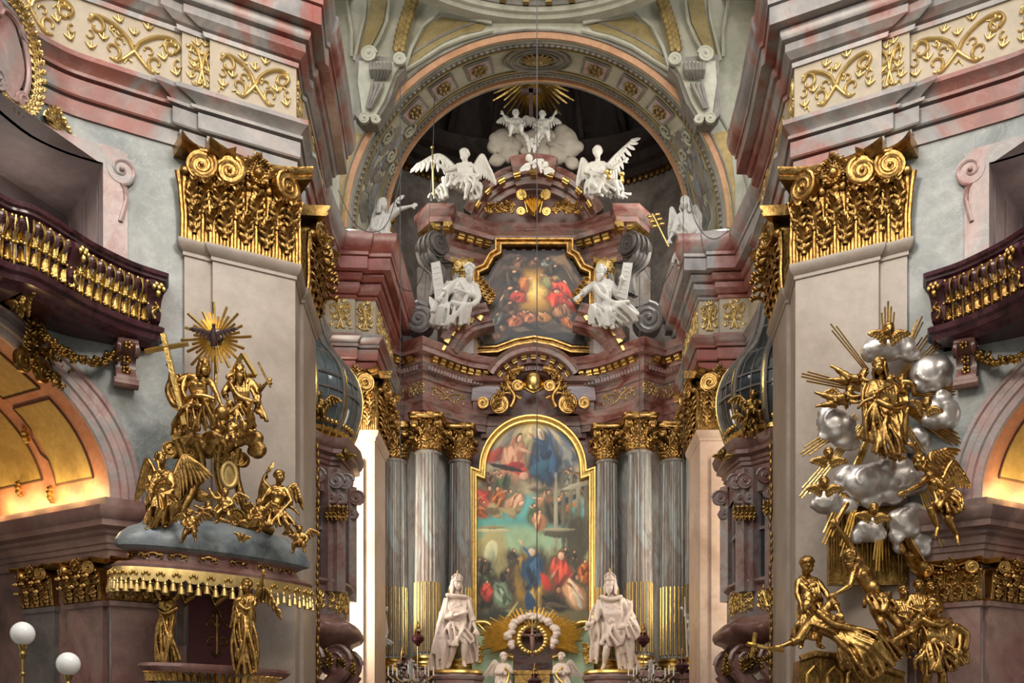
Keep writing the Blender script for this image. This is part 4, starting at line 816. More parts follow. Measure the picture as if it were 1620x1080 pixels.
for s in (-1, 1):
    B = AL(s, [(5.4, 33.5), (4.95, 33.75), (4.2, 34.55)] + [(x - .0, d + .42) for x, d in [(3.5, 33.6)]] + [(x, d + .45) for x, d in LIPC[2:]] + [(1.5, 36.2)]); BASE[s] = B; sg = SN[s]
    m = MB(); sweep(m, B, APF, sg); pf = PathFr(B, sg)
    for k in range(int((pf.T - .8) / .13)): m.box(pf(.1 + k * .13, 13.93, .22), (.08, .1, .14))
    e = apart('entablature', m, 'altar_marble', 22); g = MB()
    for a, b in ((.1, .6), (.75, 1.7), (1.85, 2.55), (2.75, 4.3)):
        if b < pf.T - .3: strokes(g, pf, scroll_bay(a, b, 13.1, 13.55, .022, 1), lift=.02)
    apart('frieze_relief', g, 'pale_gold', 60, e); modillions(e, PathFr(B[:-1], sg), 14.2, .24, .3, (.15, .13, .19))
    # screen behind the columns with fluted pilasters
    sc = MB(); sweep(sc, AL(s, [(5.6, 34.2), (4.7, 35.2), (3.3, 35.3), (1.9, 35.95), (1.9, 36.3)]), [(0, 0), (0, 12.4)], sg); apart('screen_wall', sc, 'column_marble')
    up = MB(); sweep(up, AL(s, [(5.5, 34.4), (4.2, 35.0), (3.4, 34.8), (3.1, 35.5), (1.6, 36.0)]), [(0, 0), (0, 15.3), (.08, 15.32), (.08, 15.4), (0, 15.42)], sg, False); 
    apart('plinth', MB().merge(sweep(MB(), AL(s, [(5.6, 33.9), (4.6, 34.2), (3.9, 33.35), (2.85, 33.35), (2.2, 34.4), (1.95, 34.5)]), [(0, 0), (0, 3.9), (.08, 3.94), (.1, 4.1), (.15, 4.14), (.15, 4.3), (0, 4.36), (-.3, 4.4)], sg)), 'altar_marble')
def column_meshes(r, z0, z1, gz, fl=20):
    out = {}; m = MB(); K = fl * 4; rows = []
    zs = [z0, z0 + .05, lerp(z0, z1, .3), lerp(z0, z1, .6), z1 - .12, z1 - .1]
    def rad(z): return r * (1 - .14 * ((z - z0) / (z1 - z0)) ** 1.5)
    for i, z in enumerate(zs):
        dp = 0 if i in (0, len(zs) - 1) else .1
        rows.append([Vector((math.cos(2 * PI * k / K) * rad(z) * (1 - dp * (1, .0, .0, 1)[k % 4] * .9), math.sin(2 * PI * k / K) * rad(z) * (1 - dp * (1, .0, .0, 1)[k % 4] * .9), z)) for k in range(K)])
    m.grid(rows, True); m.lathe((0, 0, 0), [(r * .86, z1 - .1), (r * .95, z1 - .08), (r * .97, z1 - .04), (r * .9, z1)], 24); out['shaft'] = m
    g = MB()
    for k in range(fl): a = 2 * PI * (k + .0) / fl - PI / (K) ; g.tube([(math.cos(a) * r * .97, math.sin(a) * r * .97, z0 + .1), (math.cos(a) * r * .95, math.sin(a) * r * .95, gz)], r * .075, 5)
    out['gilt_fluting'] = g
    b = MB(); b.lathe((0, 0, z0 - .42), [(0, 0), (r * 1.35, 0), (r * 1.35, .08), (r * 1.3, .1), (r * 1.32, .16), (r * 1.25, .21), (r * 1.1, .24), (r * 1.12, .3), (r * 1.16, .33), (r * 1.1, .38), (r, .42)], 28); out['base'] = b
    return out
def round_capital(r, z0, h, mat='gold'):
    """returns dict of meshes around the origin axis"""
    bell = MB(); bell.lathe((0, 0, z0), [(r * .9, 0), (r * 1.0, .03), (r * .92, .07), (r * .9, h * .6), (r * 1.05, h * .82), (r * 1.15, h * .84)], 20)
    for row, (y, hh, n, o) in enumerate(((.05, h * .36, 8, 0), (.05, h * .64, 8, PI / 8))):
        for k in range(n):
            a = 2 * PI * k / n + o; f = Fr((math.cos(a) * r * .9, math.sin(a) * r * .9, z0), (-math.sin(a), math.cos(a), 0), (math.cos(a), math.sin(a), 0)); leaf(bell, f, 0, y, r * .72, hh, .1, .16, 0, 3, .03, 9)
    for k in range(16): a = 2 * PI * k / 16; bell.ball((math.cos(a) * r * 1.1, math.sin(a) * r * 1.1, z0 + h * .76), .06, 6, 5)
    ab = MB(); rows = []; K = 32
    for zz, e in ((h * .86, 0), (h * .9, .03), (h * .95, .02), (h, .06)):
        rows.append([Vector((math.cos(2 * PI * k / K + PI / 4) * (q := r * (1.25 + .45 * abs(math.cos(2 * (2 * PI * k / K))) ** 3) + e), math.sin(2 * PI * k / K + PI / 4) * q, z0 + zz)) for k in range(K)])
    ab.grid(rows, True); ab.f.append(tuple(range(K * 3, K * 4))); ab.f.append(tuple(range(K)))
    vo = []
    for k in range(4):
        a = PI / 4 + k * PI / 2; dr = Vector((math.cos(a), math.sin(a), 0)); c = dr * r * 1.32 + Vector((0, 0, z0 + h * .72))
        for e in (-1, 1):
            nn = Vector((math.cos(a + e * .8), math.sin(a + e * .8), 0)); u = Vector((-nn.y, nn.x, 0)) * -e; v = MB(); volute(v, c + nn * .04, u, (0, 0, 1), nn, r * .34, .1, 1.9, hand=-1, start=PI / 2, tail=[c + nn * .02 - u * r * .9 + Vector((0, 0, .08)), c + nn * .03 - u * r * .4 + Vector((0, 0, r * .4))]); vo.append(v)
    return bell, ab, vo
cms = {k: mesh_from(k, v, {'shaft': 'column_marble', 'gilt_fluting': 'bright_gold', 'base': 'bright_gold'}[k], (0, 0, 0), 25) for k, v in column_meshes(.42, 4.85, 11.3, 7.15).items()}
cb, ca, cv = round_capital(.4, 11.28, 1.12); cbm = mesh_from('capital', cb, 'gold', (0, 0, 0), 60); cam_ = mesh_from('abacus', ca, 'gold', (0, 0, 0)); cvm = [mesh_from('volute', v, 'gold', (0, 0, 0), 60) for v in cv]
def column(x, d, lab, sc=1.0):
    t = thing('altar_column', lab, 'column', (x, d, 4.3), 'fluted altar columns'); org = Vector((x, d, 0))
    for k in ('shaft', 'gilt_fluting', 'base'):
        o = put(cms[k], k, t, org, sc=(sc, sc, 1))
    c = put(cbm, 'capital', t, org, sc=(sc, sc, 1)); WL[c.name] = org
    for nm, me in [('abacus', cam_)] + [('volute', v) for v in cvm]:
        o = bpy.data.objects.new(nm, me); C.objects.link(o); o.parent = c
for s, L in ((-1, 'left'), (1, 'right')):
    column(AX + s * 3.36, 34.0, 'fluted grey column with gilt capital behind the %s crowned statue, outer of the front pair' % L)
    column(AX + s * 2.4, 35.05, 'fluted grey column with gilt capital standing beside the %s edge of the large painting' % L, .93)
    column(AX + s * 4.55, 35.0, 'shadowed fluted column at the back of the altar, %s of the front columns' % ('left' if s < 0 else 'right'), 1.08)
    column(AX + s * 5.15, 34.2, 'fluted grey column on the %s half hidden by the chancel pier' % L, .8)
# centre wall of lower storey, arch over the cartouche
m = MB(); m.box((AX, 36.05, 7), (4.4, .4, 14.5)); apart('centre_wall', m, 'altar_marble')
m = MB(); sweep(m, [(AX - 1.75, 35.7), (AX + 1.75, 35.7)], [(0, 12.25), (.02, 12.3), (.03, 12.62), (.07, 12.64), (.07, 12.85), (.12, 12.95), (0, 13.0)], 1); apart('centre_architrave', m, 'altar_marble')
def arcring(cx, cz, r, a0, a1, prof, d0, n=30):             # prof: (dr, y) cross-section swept round an arc
    m = MB(); m.grid([[Vector((cx + math.cos(a) * (r + q), d0 + y, cz + math.sin(a) * (r + q))) for q, y in prof] for a in [lerp(a0, a1, k / n) for k in range(n + 1)]]); return m
C1Z = 13.35; hood = arcring(AX, C1Z, 1.72, .52, PI - .52, [(-.75, .3), (-.75, -.05), (-.68, -.1), (-.5, -.12), (-.48, -.3), (-.3, -.34), (-.28, -.42), (-.2, -.6), (-.08, -.62), (-.03, -.7), (0, -.75), (0, .3)], 35.55)
hd = apart('arched_hood', hood, 'altar_marble', 25)
def arcmod(par, cz, r, a0, a1, n, y, size, cx=None):
    m = MB(); w, h, dp = size; m.box((0, -dp * .5, 0), (w, dp, h)); m.tube([(-w * .6, -dp, h * .1), (w * .6, -dp, h * .1)], h * .45, 8); me = mesh_from('modillion', m, 'bright_gold', (0, 0, 0))
    for k in range(n): a = lerp(a0, a1, k / (n - 1)); put(me, 'modillion', par, ((AX if cx is None else cx) + math.cos(a) * r, y, cz + math.sin(a) * r), (0, PI / 2 - a, 0))
arcmod(hd, C1Z, 1.36, .62, PI - .62, 9, 35.2, (.15, .13, .2))
m = MB()
for k in range(26): a = lerp(.45, PI - .45, k / 25); m.box((AX + math.cos(a) * 1.1, 35.4, C1Z + math.sin(a) * 1.1), (.07, .12, .12), ry=PI / 2 - a)
apart('dentils', m, 'altar_marble', 35, hd)
for s in (-1, 1):
    m = MB(); sweep(m, [(AX - 2.0, 35.75), (AX - 1.95, 35.35), (AX - 1.15, 35.35), (AX - 1.1, 35.75)] if s < 0 else [(AX + 1.1, 35.75), (AX + 1.15, 35.35), (AX + 1.95, 35.35), (AX + 2.0, 35.75)], [(0, 12.95), (.03, 13.0), (.05, 13.3), (.1, 13.35), (.1, 13.45), (.05, 13.9), (.25, 13.95), (.3, 14.1), (0, 14.12)], 1); apart('impost_block', m, 'altar_marble', 30)
# gilt cartouche with scrolls
t = thing('gilt_cartouche', 'gilt shell cartouche with scrolls over the top of the large painting', 'cartouche', P(845, 655, 35.0)); f = Fr((AX, 35.1, ZZ(625, 35)), (1, 0, 0), (0, -1, 0)); m = MB()
for k in range(9): a = (k - 4) * .3; leaf(m, Fr(f(0, .18), f.u * math.cos(a) - f.z * math.sin(a), f.n, f.z * math.cos(a) + f.u * math.sin(a)), 0, 0, .22, .62, .25, .1, 0, 1, .06, 8)
m.ball(f(0, .45, .1), (.28, .2, .32), 14, 10); part('shell', m, 'bright_gold', t, 60)
m = MB()
for e in (-1, 1):
    m.tube(cr([f(.3 * e, .85, .15), f(.75 * e, .75, .1), f(.85 * e, .35, .1), f(.62 * e, -.05, .1), f(.75 * e, -.4, .1)], 6), [.12] * 8 + [.09] * 17, 7)
    volute(m, f(1.12 * e, -.28, .1), f.u, f.z, f.n, .33, .12, 2, hand=-e, start=PI / 2, tail=[f(.4 * e, -.1, .1), f(.8 * e, .08, .1)]); volute(m, f(1.65 * e, -.22, .05), f.u, f.z, f.n, .2, .1, 1.7, hand=e, start=-PI / 2); volute(m, f(.52 * e, .3, .15), f.u, f.z, f.n, .2, .1, 1.6, hand=e)
    for k in range(7): a = e * (.3 + k * .32); leaf(m, Fr(f((.5 + .1 * k) * e, .65 - .15 * k, .12), f.u * math.cos(a) - f.z * math.sin(a), f.n, f.z * math.cos(a) + f.u * math.sin(a)), 0, 0, .18, .32, .12, .08, 0, 3, .04, 8)
part('scrollwork', m, 'gold', t, 60)
# attic storey
def UL(s): return AL(s, [(3.95, 35.3), (3.4, 34.45), (2.52, 34.45), (2.48, 34.95), (1.32, 35.68), (0, 35.72)])
UPF = [(0, 17.95), (.04, 17.95), (.05, 18.15), (.1, 18.25), (0, 18.3), (0, 18.5), (.06, 18.55), (.1, 18.62), (.12, 18.86), (.34, 18.9), (.36, 19.05), (.42, 19.12), (.48, 19.26), (.48, 19.42), (0, 19.46)]
UPF = [(o - .5, z) for o, z in UPF]
for s in (-1, 1):
    sg = SN[s]; m = MB(); sweep(m, UL(s), UPF, sg); e = apart('attic_cornice', m, 'altar_marble', 22); modillions(e, PathFr(UL(s), sg), 18.74, -.36, .33, (.2, .15, .22), e0=.3, e1=.15)
    m = MB(); sweep(m, AL(s, [(3.9, 35.9), (3.3, 35.5), (2.6, 35.5), (2.2, 36.1), (1.7, 36.3), (0, 36.3)]), [(0, 14), (0, 18)], sg, False); apart('attic_wall', m, 'apse_plaster')
    m = MB(); sweep(m, AL(s, [(2.65, 35.5), (2.6, 35.25), (2.05, 35.25), (2.0, 35.9)]), [(.05, 14.8), (.05, 15.1), (0, 15.15), (0, 16.95)], sg); e = apart('attic_pilaster', m, 'grey_marble')
    a, b = AL(s, [(2.6, 35.25), (2.05, 35.25)]); facade_capital(alt, s, a, b, 16.95, 17.9, nl=2, name='attic_capital', mat='pale_gold')
    q = ax(s, 2.32, 35.2, 16.6); m = MB(); [m.ball(q + Vector((0, -.02, -.1 * k)), (.13 - .03 * k, .06, .09), 7, 5) for k in range(4)]; part('gilt_pendant', m, 'pale_gold', alt, 60)
    # great scroll console and lower volute
    m = MB(); c = ax(s, 3.2, 34.7, ZZ(385, 34.7)); dn = Vector((-s * .72, -.7, 0)).normalized(); du = Vector((-s * .7, .72, 0)).normalized(); c = ax(s, 3.02, 34.55, ZZ(384, 34.55)); volute(m, c, du * -1, (0, 0, 1), dn, .36, .85, 2.3, hand=1, start=PI)
    for k in range(3): m.tube([c - dn * (.12 + .24 * k) + du * (.37 * math.cos(a)) + Vector((0, 0, .37 * math.sin(a))) for a in [2 * PI * j / 18 for j in range(19)]], .06, 6)
    for k in range(4): m.tube(cr([c - dn * (.2 * k) + Vector((s * .3, 0, -.1)), c - dn * (.18 * k) + Vector((s * .22, 0, -.5)), c - dn * (.15 * k) + Vector((-s * .12, 0, -.95)), c - dn * (.15 * k) + Vector((-s * .05, 0, -1.6))], 5), .11, 6); part('scroll_console', m, 'grey_marble', alt, 40)
    m = MB(); c = ax(s, XZ(850 + 182, 34) , 34.0, ZZ(503, 34)); volute(m, c, (s, 0, 0), (0, 0, 1), (0, -1, 0), .5, .6, 2.4, hand=-1, start=PI / 2)
    for k in range(4): m.tube(cr([c + Vector((0, .08 * k, .5)), c + Vector((-s * .45, .1 + .08 * k, .42)), c + Vector((-s * 1.0, .2 + .08 * k, .75)), c + Vector((-s * 1.2, .3 + .08 * k, 1.5))], 5), .1, 6)
    part('base_volute', m, 'grey_marble', alt, 40)
    # broken curved pediment under the seated figure
    cx = AX + s * 3.15; 
    pts = cr([ax(s, 2.9, 34.3, 14.85), ax(s, 2.55, 34.2, 15.35), ax(s, 2.1, 34.3, 15.75), ax(s, 1.5, 34.6, 16.05)], 5)
    m = MB(); rows = []
    for i, p in enumerate(pts): 
        tt = (pts[min(i + 1, len(pts) - 1)] - pts[max(i - 1, 0)]).normalized(); up = Vector((-tt.z * s * -1, 0, abs(tt.x))).normalized() if abs(tt.x) > .01 else Vector((0, 0, 1))
        rows.append([p + up * h + Vector((0, o, 0)) for h, o in ((-.55, .6), (-.55, -.02), (-.45, -.05), (-.43, -.15), (-.25, -.17), (-.22, -.4), (-.12, -.42), (-.05, -.52), (.02, -.55), (.02, .6))])
    m.grid(rows); b0 = len(m.v); m.f += [tuple(range(10)), tuple(range(b0 - 10, b0))]; e = apart('broken_pediment', m, 'altar_marble', 25)
    mm = MB()
    for i in range(1, len(pts) - 1, 2): mm.box(pts[i] + Vector((0, -.25, -.33)), (.16, .22, .16), ry=-.5 * s)
    apart('gilt_modillions', mm, 'bright_gold', 35, e)
    m = MB(); sweep(m, AL(s, [(3.1, 34.7), (2.95, 34.5), (1.95, 34.75), (1.7, 35.9)]), [(0, 14.7), (0, 15.5)], sg); apart('attic_plinth', m, 'rose_marble')
    m = MB()
    for k in range(5): leaf(m, Fr(ax(s, 1.85, 35.2, 17.0) + Vector((-s * .1 * k, 0, -.13 * k)), (1, 0, 0), (0, -1, 0)), 0, 0, .22, .35, .1, .08, -s * .15, 3, .04, 8)
    part('gilt_leaf_drop', m, 'gold', alt, 60)
C2Z, R2 = 18.5, 2.5; t0 = .42
hood = arcring(AX, C2Z, R2, t0, PI - t0, [(-.62, .5), (-.62, -.02), (-.55, -.05), (-.45, -.06), (-.44, -.2), (-.3, -.22), (-.28, -.4), (-.14, -.42), (-.06, -.52), (0, -.55), (0, .5)], 35.5)
hd = apart('arched_pediment', hood, 'altar_marble', 25); arcmod(hd, C2Z, R2 - .38, t0 + .12, PI - t0 - .12, 9, 35.1, (.2, .16, .26))
m = MB(); m.merge(arcring(AX, C2Z, R2 + .12, PI / 2 - .3, PI / 2 + .3, [(-.7, .3), (-.7, -.1), (-.5, -.15), (-.48, -.3), (-.3, -.4), (-.1, -.55), (0, -.6), (0, .3)], 35.25, 12)); apart('pediment_crown_block', m, 'altar_marble', 25)
m = MB(); m.prism([Vector((AX + math.cos(a) * (R2 - .5), 35.75, C2Z + math.sin(a) * (R2 - .5))) for a in [lerp(.35, PI - .35, k / 24) for k in range(25)]], (0, 0, 0), (0, .3, 0)); apart('tympanum', m, 'brown_marble')
t = thing('pediment_ornament', 'gilt shell and scroll ornament in the middle of the arched pediment', 'ornament', (AX, 35.4, ZZ(348, 35.4))); f = Fr((AX, 35.3, ZZ(346, 35.4)), (1, 0, 0), (0, -1, 0)); m = MB()
for k in range(7): a = (k - 3) * .22; leaf(m, Fr(f(0, .1), f.u * math.cos(a) - f.z * math.sin(a), f.n, f.z * math.cos(a) + f.u * math.sin(a)), 0, 0, .2, .75, .2, .12, 0, 1, .06, 8)
for e in (-1, 1): volute(m, f(.4 * e, .68, .12), f.u, f.z, f.n, .18, .06, 1.8, hand=-e, start=PI / 2, tail=[f(.2 * e, .1, .1), f(.3 * e, .5, .1)]); volute(m, f(.42 * e, .14, .12), f.u, f.z, f.n, .15, .06, 1.6, hand=e)
part('shell_and_scrolls', m, 'bright_gold', t, 60); m = MB(); rr = random.Random(2)
for e in (-1, 1):
    for k in range(9): a = e * rr.uniform(.3, 1.5); leaf(m, Fr(f(e * (.6 + k * .09), .05 + rr.random() * .3 * (1 - k / 12), .12), f.u * math.cos(a) - f.z * math.sin(a), f.n, f.z * math.cos(a) + f.u * math.sin(a)), 0, 0, .18, .34, .1, .08, 0, 3, .04, 8)
part('leaf_sprays', m, 'gold', t, 60)
# sunburst with cross over the altar
t = thing('sunburst', 'gilt ray sunburst at the very top behind the two putti', 'sunburst', P(845, 120, 36.8)); c = P(844, 120, 36.8); m = MB()
for k in range(46):
    a = 2 * PI * k / 46; l = (1.55, 1.25, 1.42)[k % 3]; dr = Vector((math.cos(a), 0, math.sin(a))); m.tube([c + dr * .25, c + dr * l * .7, c + dr * l * 1.05], [.04, .055, .025], 4)
m.lathe(c, [(.0, 0)] , 4) if False else None; part('rays', m, 'bright_gold', t, 60); m = MB(); m.box(P(840, 168, 36.3), (.14, .14, 1.3)); m.box(P(840, 145, 36.3), (.7, .14, .14), ry=.0); part('cross_beam', m, 'brown_marble', t)
# ---- paintings: canvas coloured vertex by vertex with soft brush dabs
def paint(nm, rows, W, H, base, dabs, par, mat='canvas_paint', seed=1):
    """rows: function (u,v)->world; base: list of (v,colour); dabs: (u,v,ru,rv,rot,colour,soft)"""
    if mat not in M:
        m, nt, b = newmat(mat); a = nt.nodes.new('ShaderNodeVertexColor'); a.layer_name = 'paint'; nt.links.new(a.outputs[0], b.inputs['Base Color']); b.inputs['Roughness'].default_value = .45
    u, v = np.meshgrid(np.linspace(0, 1, W), np.linspace(0, 1, H)); col = np.zeros((H, W, 3))
    vs = np.array([q for q, _ in base]); cs = np.array([lin(c)[:3] for _, c in base])
    for i in range(3): col[..., i] = np.interp(v, vs, cs[:, i])
    rs = np.random.RandomState(seed); asp = H / W
    def nz(f): 
        g = rs.rand(f + 2, f + 2); x = u * f; y = v * f; xi = x.astype(int); yi = y.astype(int); fx = x - xi; fy = y - yi; fx = fx * fx * (3 - 2 * fx); fy = fy * fy * (3 - 2 * fy)
        return (g[yi, xi] * (1 - fx) + g[yi, xi + 1] * fx) * (1 - fy) + (g[yi + 1, xi] * (1 - fx) + g[yi + 1, xi + 1] * fx) * fy
    n1 = nz(7) - .5; n2 = nz(20) - .5; n3 = nz(48) - .5
    for (cu, cv_, ru, rv, rot, c, so) in dabs:
        x = (u - cu); y = (v - cv_) * asp; rv_ = rv * asp; ca_, sa = math.cos(rot), math.sin(rot); X = (x * ca_ + y * sa) / ru; Y = (-x * sa + y * ca_) / rv_
        r = np.sqrt(X * X + Y * Y) + (n2 * .35 + n3 * .3) * (1 if so < .9 else .5); a = np.clip((1 + so * .5 - r) / max(so, .05), 0, 1); a = a * a * (3 - 2 * a)
        sh = np.clip(1.0 - .35 * (X * .5 - Y * .6) , .55, 1.35)[..., None] if so < .6 else 1
        cc = np.array(lin(c)[:3]) * sh; col = col * (1 - a[..., None]) + cc * a[..., None]
    col = np.clip(col * (1 + n1[..., None] * .25 + n2[..., None] * .25 + n3[..., None] * .15), 0, 1)
    me = bpy.data.meshes.new(nm); org = WL[par.name]; P_ = [rows(a, b) - org for a, b in zip(u.ravel(), v.ravel())]
    me.from_pydata([tuple(p) for p in P_], [], [(i * W + j, i * W + j + 1, (i + 1) * W + j + 1, (i + 1) * W + j) for i in range(H - 1) for j in range(W - 1)])
    at_ = me.color_attributes.new('paint', 'FLOAT_COLOR', 'POINT'); at_.data.foreach_set('color', np.concatenate([col, np.ones((H, W, 1))], 2).ravel().astype('f'))
    me.materials.append(M[mat]); me.shade_smooth(); o = bpy.data.objects.new(nm, me); C.objects.link(o); o.parent = par; WL[o.name] = org; return o
def frame_tube(par, pts, d, ws, mat, fs=1):                        # moulded frame around an outline of photo points
    m = MB(); n = len(pts); W2 = [P(x, y, d) for x, y in pts]; cx = sum(p.x for p in W2) / n; cz = sum(p.z for p in W2) / n; rows = []
    for i in range(n):
        a, b, c_ = W2[i - 1], W2[i], W2[(i + 1) % n]; t1 = (b - a).normalized(); t2 = (c_ - b).normalized(); nn = (Vector((t1.z, 0, -t1.x)) + Vector((t2.z, 0, -t2.x))); nn = nn.normalized(); k = 1 / max(.5, nn.dot(Vector((t1.z, 0, -t1.x))))
        rows.append([b - nn * (q * k) * fs + Vector((0, -o, 0)) for q, o in ws])
    rows.append(rows[0]); m.grid(rows); return part('frame', m, mat, par, 30)
FW = [(0, -.1), (0, .16), (-.03, .22), (-.08, .22), (-.1, .14), (-.16, .12), (-.19, .2), (-.24, .2), (-.27, .06), (-.27, -.1)]
# large painting
DP = 35.35; MCX = 843; t = thing('altarpiece_painting', 'tall arched altar painting with crowd below and two figures on clouds, in bright gilt frame', 'painting', P(MCX, 1000, DP))
arc_ = [(MCX - 86 * math.cos(PI * k / 24), 743 - 86 * math.sin(PI * k / 24)) for k in range(25)]
out = [(MCX - 100, 1000), (MCX - 100, 738)] + arc_[:1] + arc_[1:] + [(MCX + 100, 738), (MCX + 100, 1000)]
frame_tube(t, out, DP, [(a, b) for a, b in FW], 'bright_gold')
def big(u, v):
    y = lerp(1000, 668, v)
    hw = 91 if y > 746 else (78 * math.sqrt(max(.0004, 1 - ((746 - y) / 78.2) ** 2)) if y < 746 else 91)
    return P(MCX + (u * 2 - 1) * hw, y, DP)
rr = random.Random(8)
def figd(u, v, q, cols, skin='#cf9d78', hair='#3a2a1e', lean=0, arm=None, halo='#3c3528'):
    """a small painted figure: dark halo, garment with light and dark folds, head, hair, arm"""
    o = [(u, v, q * 1.25, q * .95, lean, halo, .9), (u, v - q * .1, q, q * .8, lean, cols[0], .45)]
    for k in range(6): o.append((u + rr.uniform(-.6, .6) * q, v + rr.uniform(-.6, .5) * q * .8, q * rr.uniform(.12, .3), q * rr.uniform(.35, .6), lean + rr.uniform(-.7, .7), cols[1 + k % (len(cols) - 1)], .4))
    hx, hy = u + math.sin(lean) * q * .6, v + q * .82; o += [(hx, hy, q * .3, q * .19, 0, hair, .4), (hx + q * .06, hy - q * .03, q * .2, q * .14, 0, skin, .35)]
    if arm: o += [(u + arm[0] * q * .5, v + q * .45 + arm[1] * q * .25, q * .12, q * .3, math.atan2(-arm[0], arm[1]), cols[1], .4), (u + arm[0] * q, v + q * .45 + arm[1] * q * .55, q * .1, q * .2, math.atan2(-arm[0], arm[1]), skin, .35)]
    return o
def cloudd(u, v, ru, rv, n, cols):
    return [(u + rr.uniform(-1, 1) * ru, v + rr.uniform(-1, 1) * rv, ru * rr.uniform(.2, .45), rv * rr.uniform(.3, .6), rr.uniform(-.5, .5), rr.choice(cols), .8) for k in range(n)]
RED, BLU, ORA, DRK, YEL = ['#a83c2c', '#d4543c', '#7c2820', '#c4493a'], ['#21394f', '#35597a', '#16283a', '#2c4a66'], ['#a8592c', '#d38240', '#6e3a20'], ['#2c281f', '#4f4534', '#1d1b17', '#5e4c38'], ['#8f6f26', '#c79c3c', '#5f4a1c', '#d9b457']
GRN, BRN, GRY = ['#37452c', '#5c6b44', '#232c1f'], ['#5a4030', '#8a6448', '#38281f'], ['#5a5c50', '#8c8c78', '#3c3e38']
dabs = [(.5, .93, .36, .08, 0, '#dcc68c', 1), (.55, .8, .33, .09, 0, '#cdbf95', 1)] + cloudd(.85, .84, .17, .1, 14, ['#59687c', '#7c8a9a', '#4a5566', '#94958e']) + cloudd(.12, .87, .16, .08, 10, ['#8e8a84', '#76736e', '#a8a092']) + cloudd(.35, .72, .32, .045, 26, ['#94866c', '#6c604c', '#a99a7c', '#574c3e']) + cloudd(.75, .7, .28, .05, 20, ['#6f6450', '#8c7f66', '#4b4438'])
dabs += [(.25, .55, .28, .07, 0, '#5fa39a', .9), (.55, .52, .25, .1, 0, '#4e8f8a', .9), (.5, .6, .2, .05, 0, '#5c9e98', .9), (.35, .45, .4, .06, 0, '#8aa37f', .9)]
dabs += [(.12, .845, .13, .035, .3, '#b84c3a', .45)] + figd(.3, .82, .13, ['#c08a68', '#dba885', '#a86a4c'], '#e0b08e', '#3d2a1c', .1, (1.3, -.3)) + [(.36, .775, .12, .022, -.5, '#c9483a', .4), (.3, .79, .1, .02, .2, '#9c3028', .4), (.42, .745, .035, .02, -.9, '#dba585', .35), (.22, .785, .19, .011, -.2, '#2a2119', .3)]
dabs += figd(.63, .83, .14, BLU, '#a9876a', '#d8d2c4', -.1, (-1.1, .6)) + [(.58, .79, .11, .025, .5, '#2f5a6e', .4), (.52, .97, .05, .006, .2, '#b5ad96', .4), (.49, .975, .03, .004, -.5, '#b5ad96', .4)]
for (u_, v_, q_, c_, l_, a_) in ((.12, .72, .055, BRN, .3, (.8, .5)), (.24, .7, .06, GRN, -.6, (-.6, .4)), (.1, .63, .07, RED, .5, (-.9, -.5)), (.2, .635, .06, ORA, -.3, (.9, .3)), (.33, .62, .065, ['#c08f6c', '#e0b08c', '#9c6c4e'], -.7, (-.3, -1)), (.05, .58, .05, ORA, .9, (-.6, -.6)), (.62, .6, .08, ['#a8744e', '#d2a27a', '#7c5034'], .3, (-1.2, .1)), (.72, .605, .07, ORA, .9, (.8, .6)), (.7, .57, .08, DRK, .5, None), (.52, .56, .055, GRN, -.3, (-.6, .4)), (.55, .53, .055, ['#a8744e', '#d2a27a', '#7c5034'], .2, (-.4, -1)), (.88, .74, .05, BRN, .1, (-.7, .2)), (.8, .72, .05, GRY, .2, None), (.93, .7, .05, BRN, 0, None)): dabs += figd(u_, v_, q_, c_, lean=l_, arm=a_, halo='#5b5a44')
dabs += cloudd(.25, .575, .13, .03, 12, ['#8b7b58', '#6b5c40', '#a69468']) + [(.8, .63, .13, .012, .45, '#33323c', .4), (.83, .6, .08, .012, .6, '#c4742c', .4)]
for k in range(5): dabs.append((.7 + .065 * k, .55, .02, .2, 0, ['#8f8a72', '#5f5a48', '#77725c'][k % 3], .35))
dabs += [(.88, .7, .13, .012, .3, '#a09a82', .3), (.88, .44, .1, .16, 0, '#45402f', .7), (.72, .47, .14, .02, 0, '#4a4536', .4), (.72, .49, .13, .008, 0, '#8f876c', .3)]
dabs += [(.14, .41, .13, .08, 0, '#a89e6c', .3), (.14, .485, .15, .01, 0, '#c4bb8c', .3), (.14, .5, .1, .008, 0, '#938a60', .3), (.14, .39, .06, .055, 0, '#cfcb9c', .3), (.14, .37, .03, .04, 0, '#a9b08a', .5), (.3, .34, .12, .05, 0, '#847a50', .7), (.42, .35, .18, .025, 0, '#958b60', .6), (.45, .25, .3, .05, 0, '#6c6240', .8)]
for k in range(30):                                          # crowd
    u_ = rr.choice([rr.uniform(.02, .16), rr.uniform(.25, .42), rr.uniform(.66, .99), rr.uniform(.7, .99)]); dabs += figd(u_, rr.uniform(.26, .36) if u_ > .5 else rr.uniform(.22, .36), rr.uniform(.035, .055), rr.choice([DRK, BRN, GRN, GRY, DRK]), lean=rr.uniform(-.3, .3), halo='#3f3a2a')
dabs += figd(.73, .27, .12, RED, '#d5a988', '#6a4c30', .1, (-.5, -.8)) + figd(.5, .24, .15, YEL, '#c9b294', '#a8a090', .1) + figd(.5, .3, .1, BLU, '#c9a884', '#b8b0a0', -.2, (-1.0, 1.5)) + [(.48, .14, .05, .05, .1, '#23405a', .4), (.56, .16, .03, .06, .1, '#c9a052', .4), (.61, .24, .035, .05, .3, '#b83428', .4)]
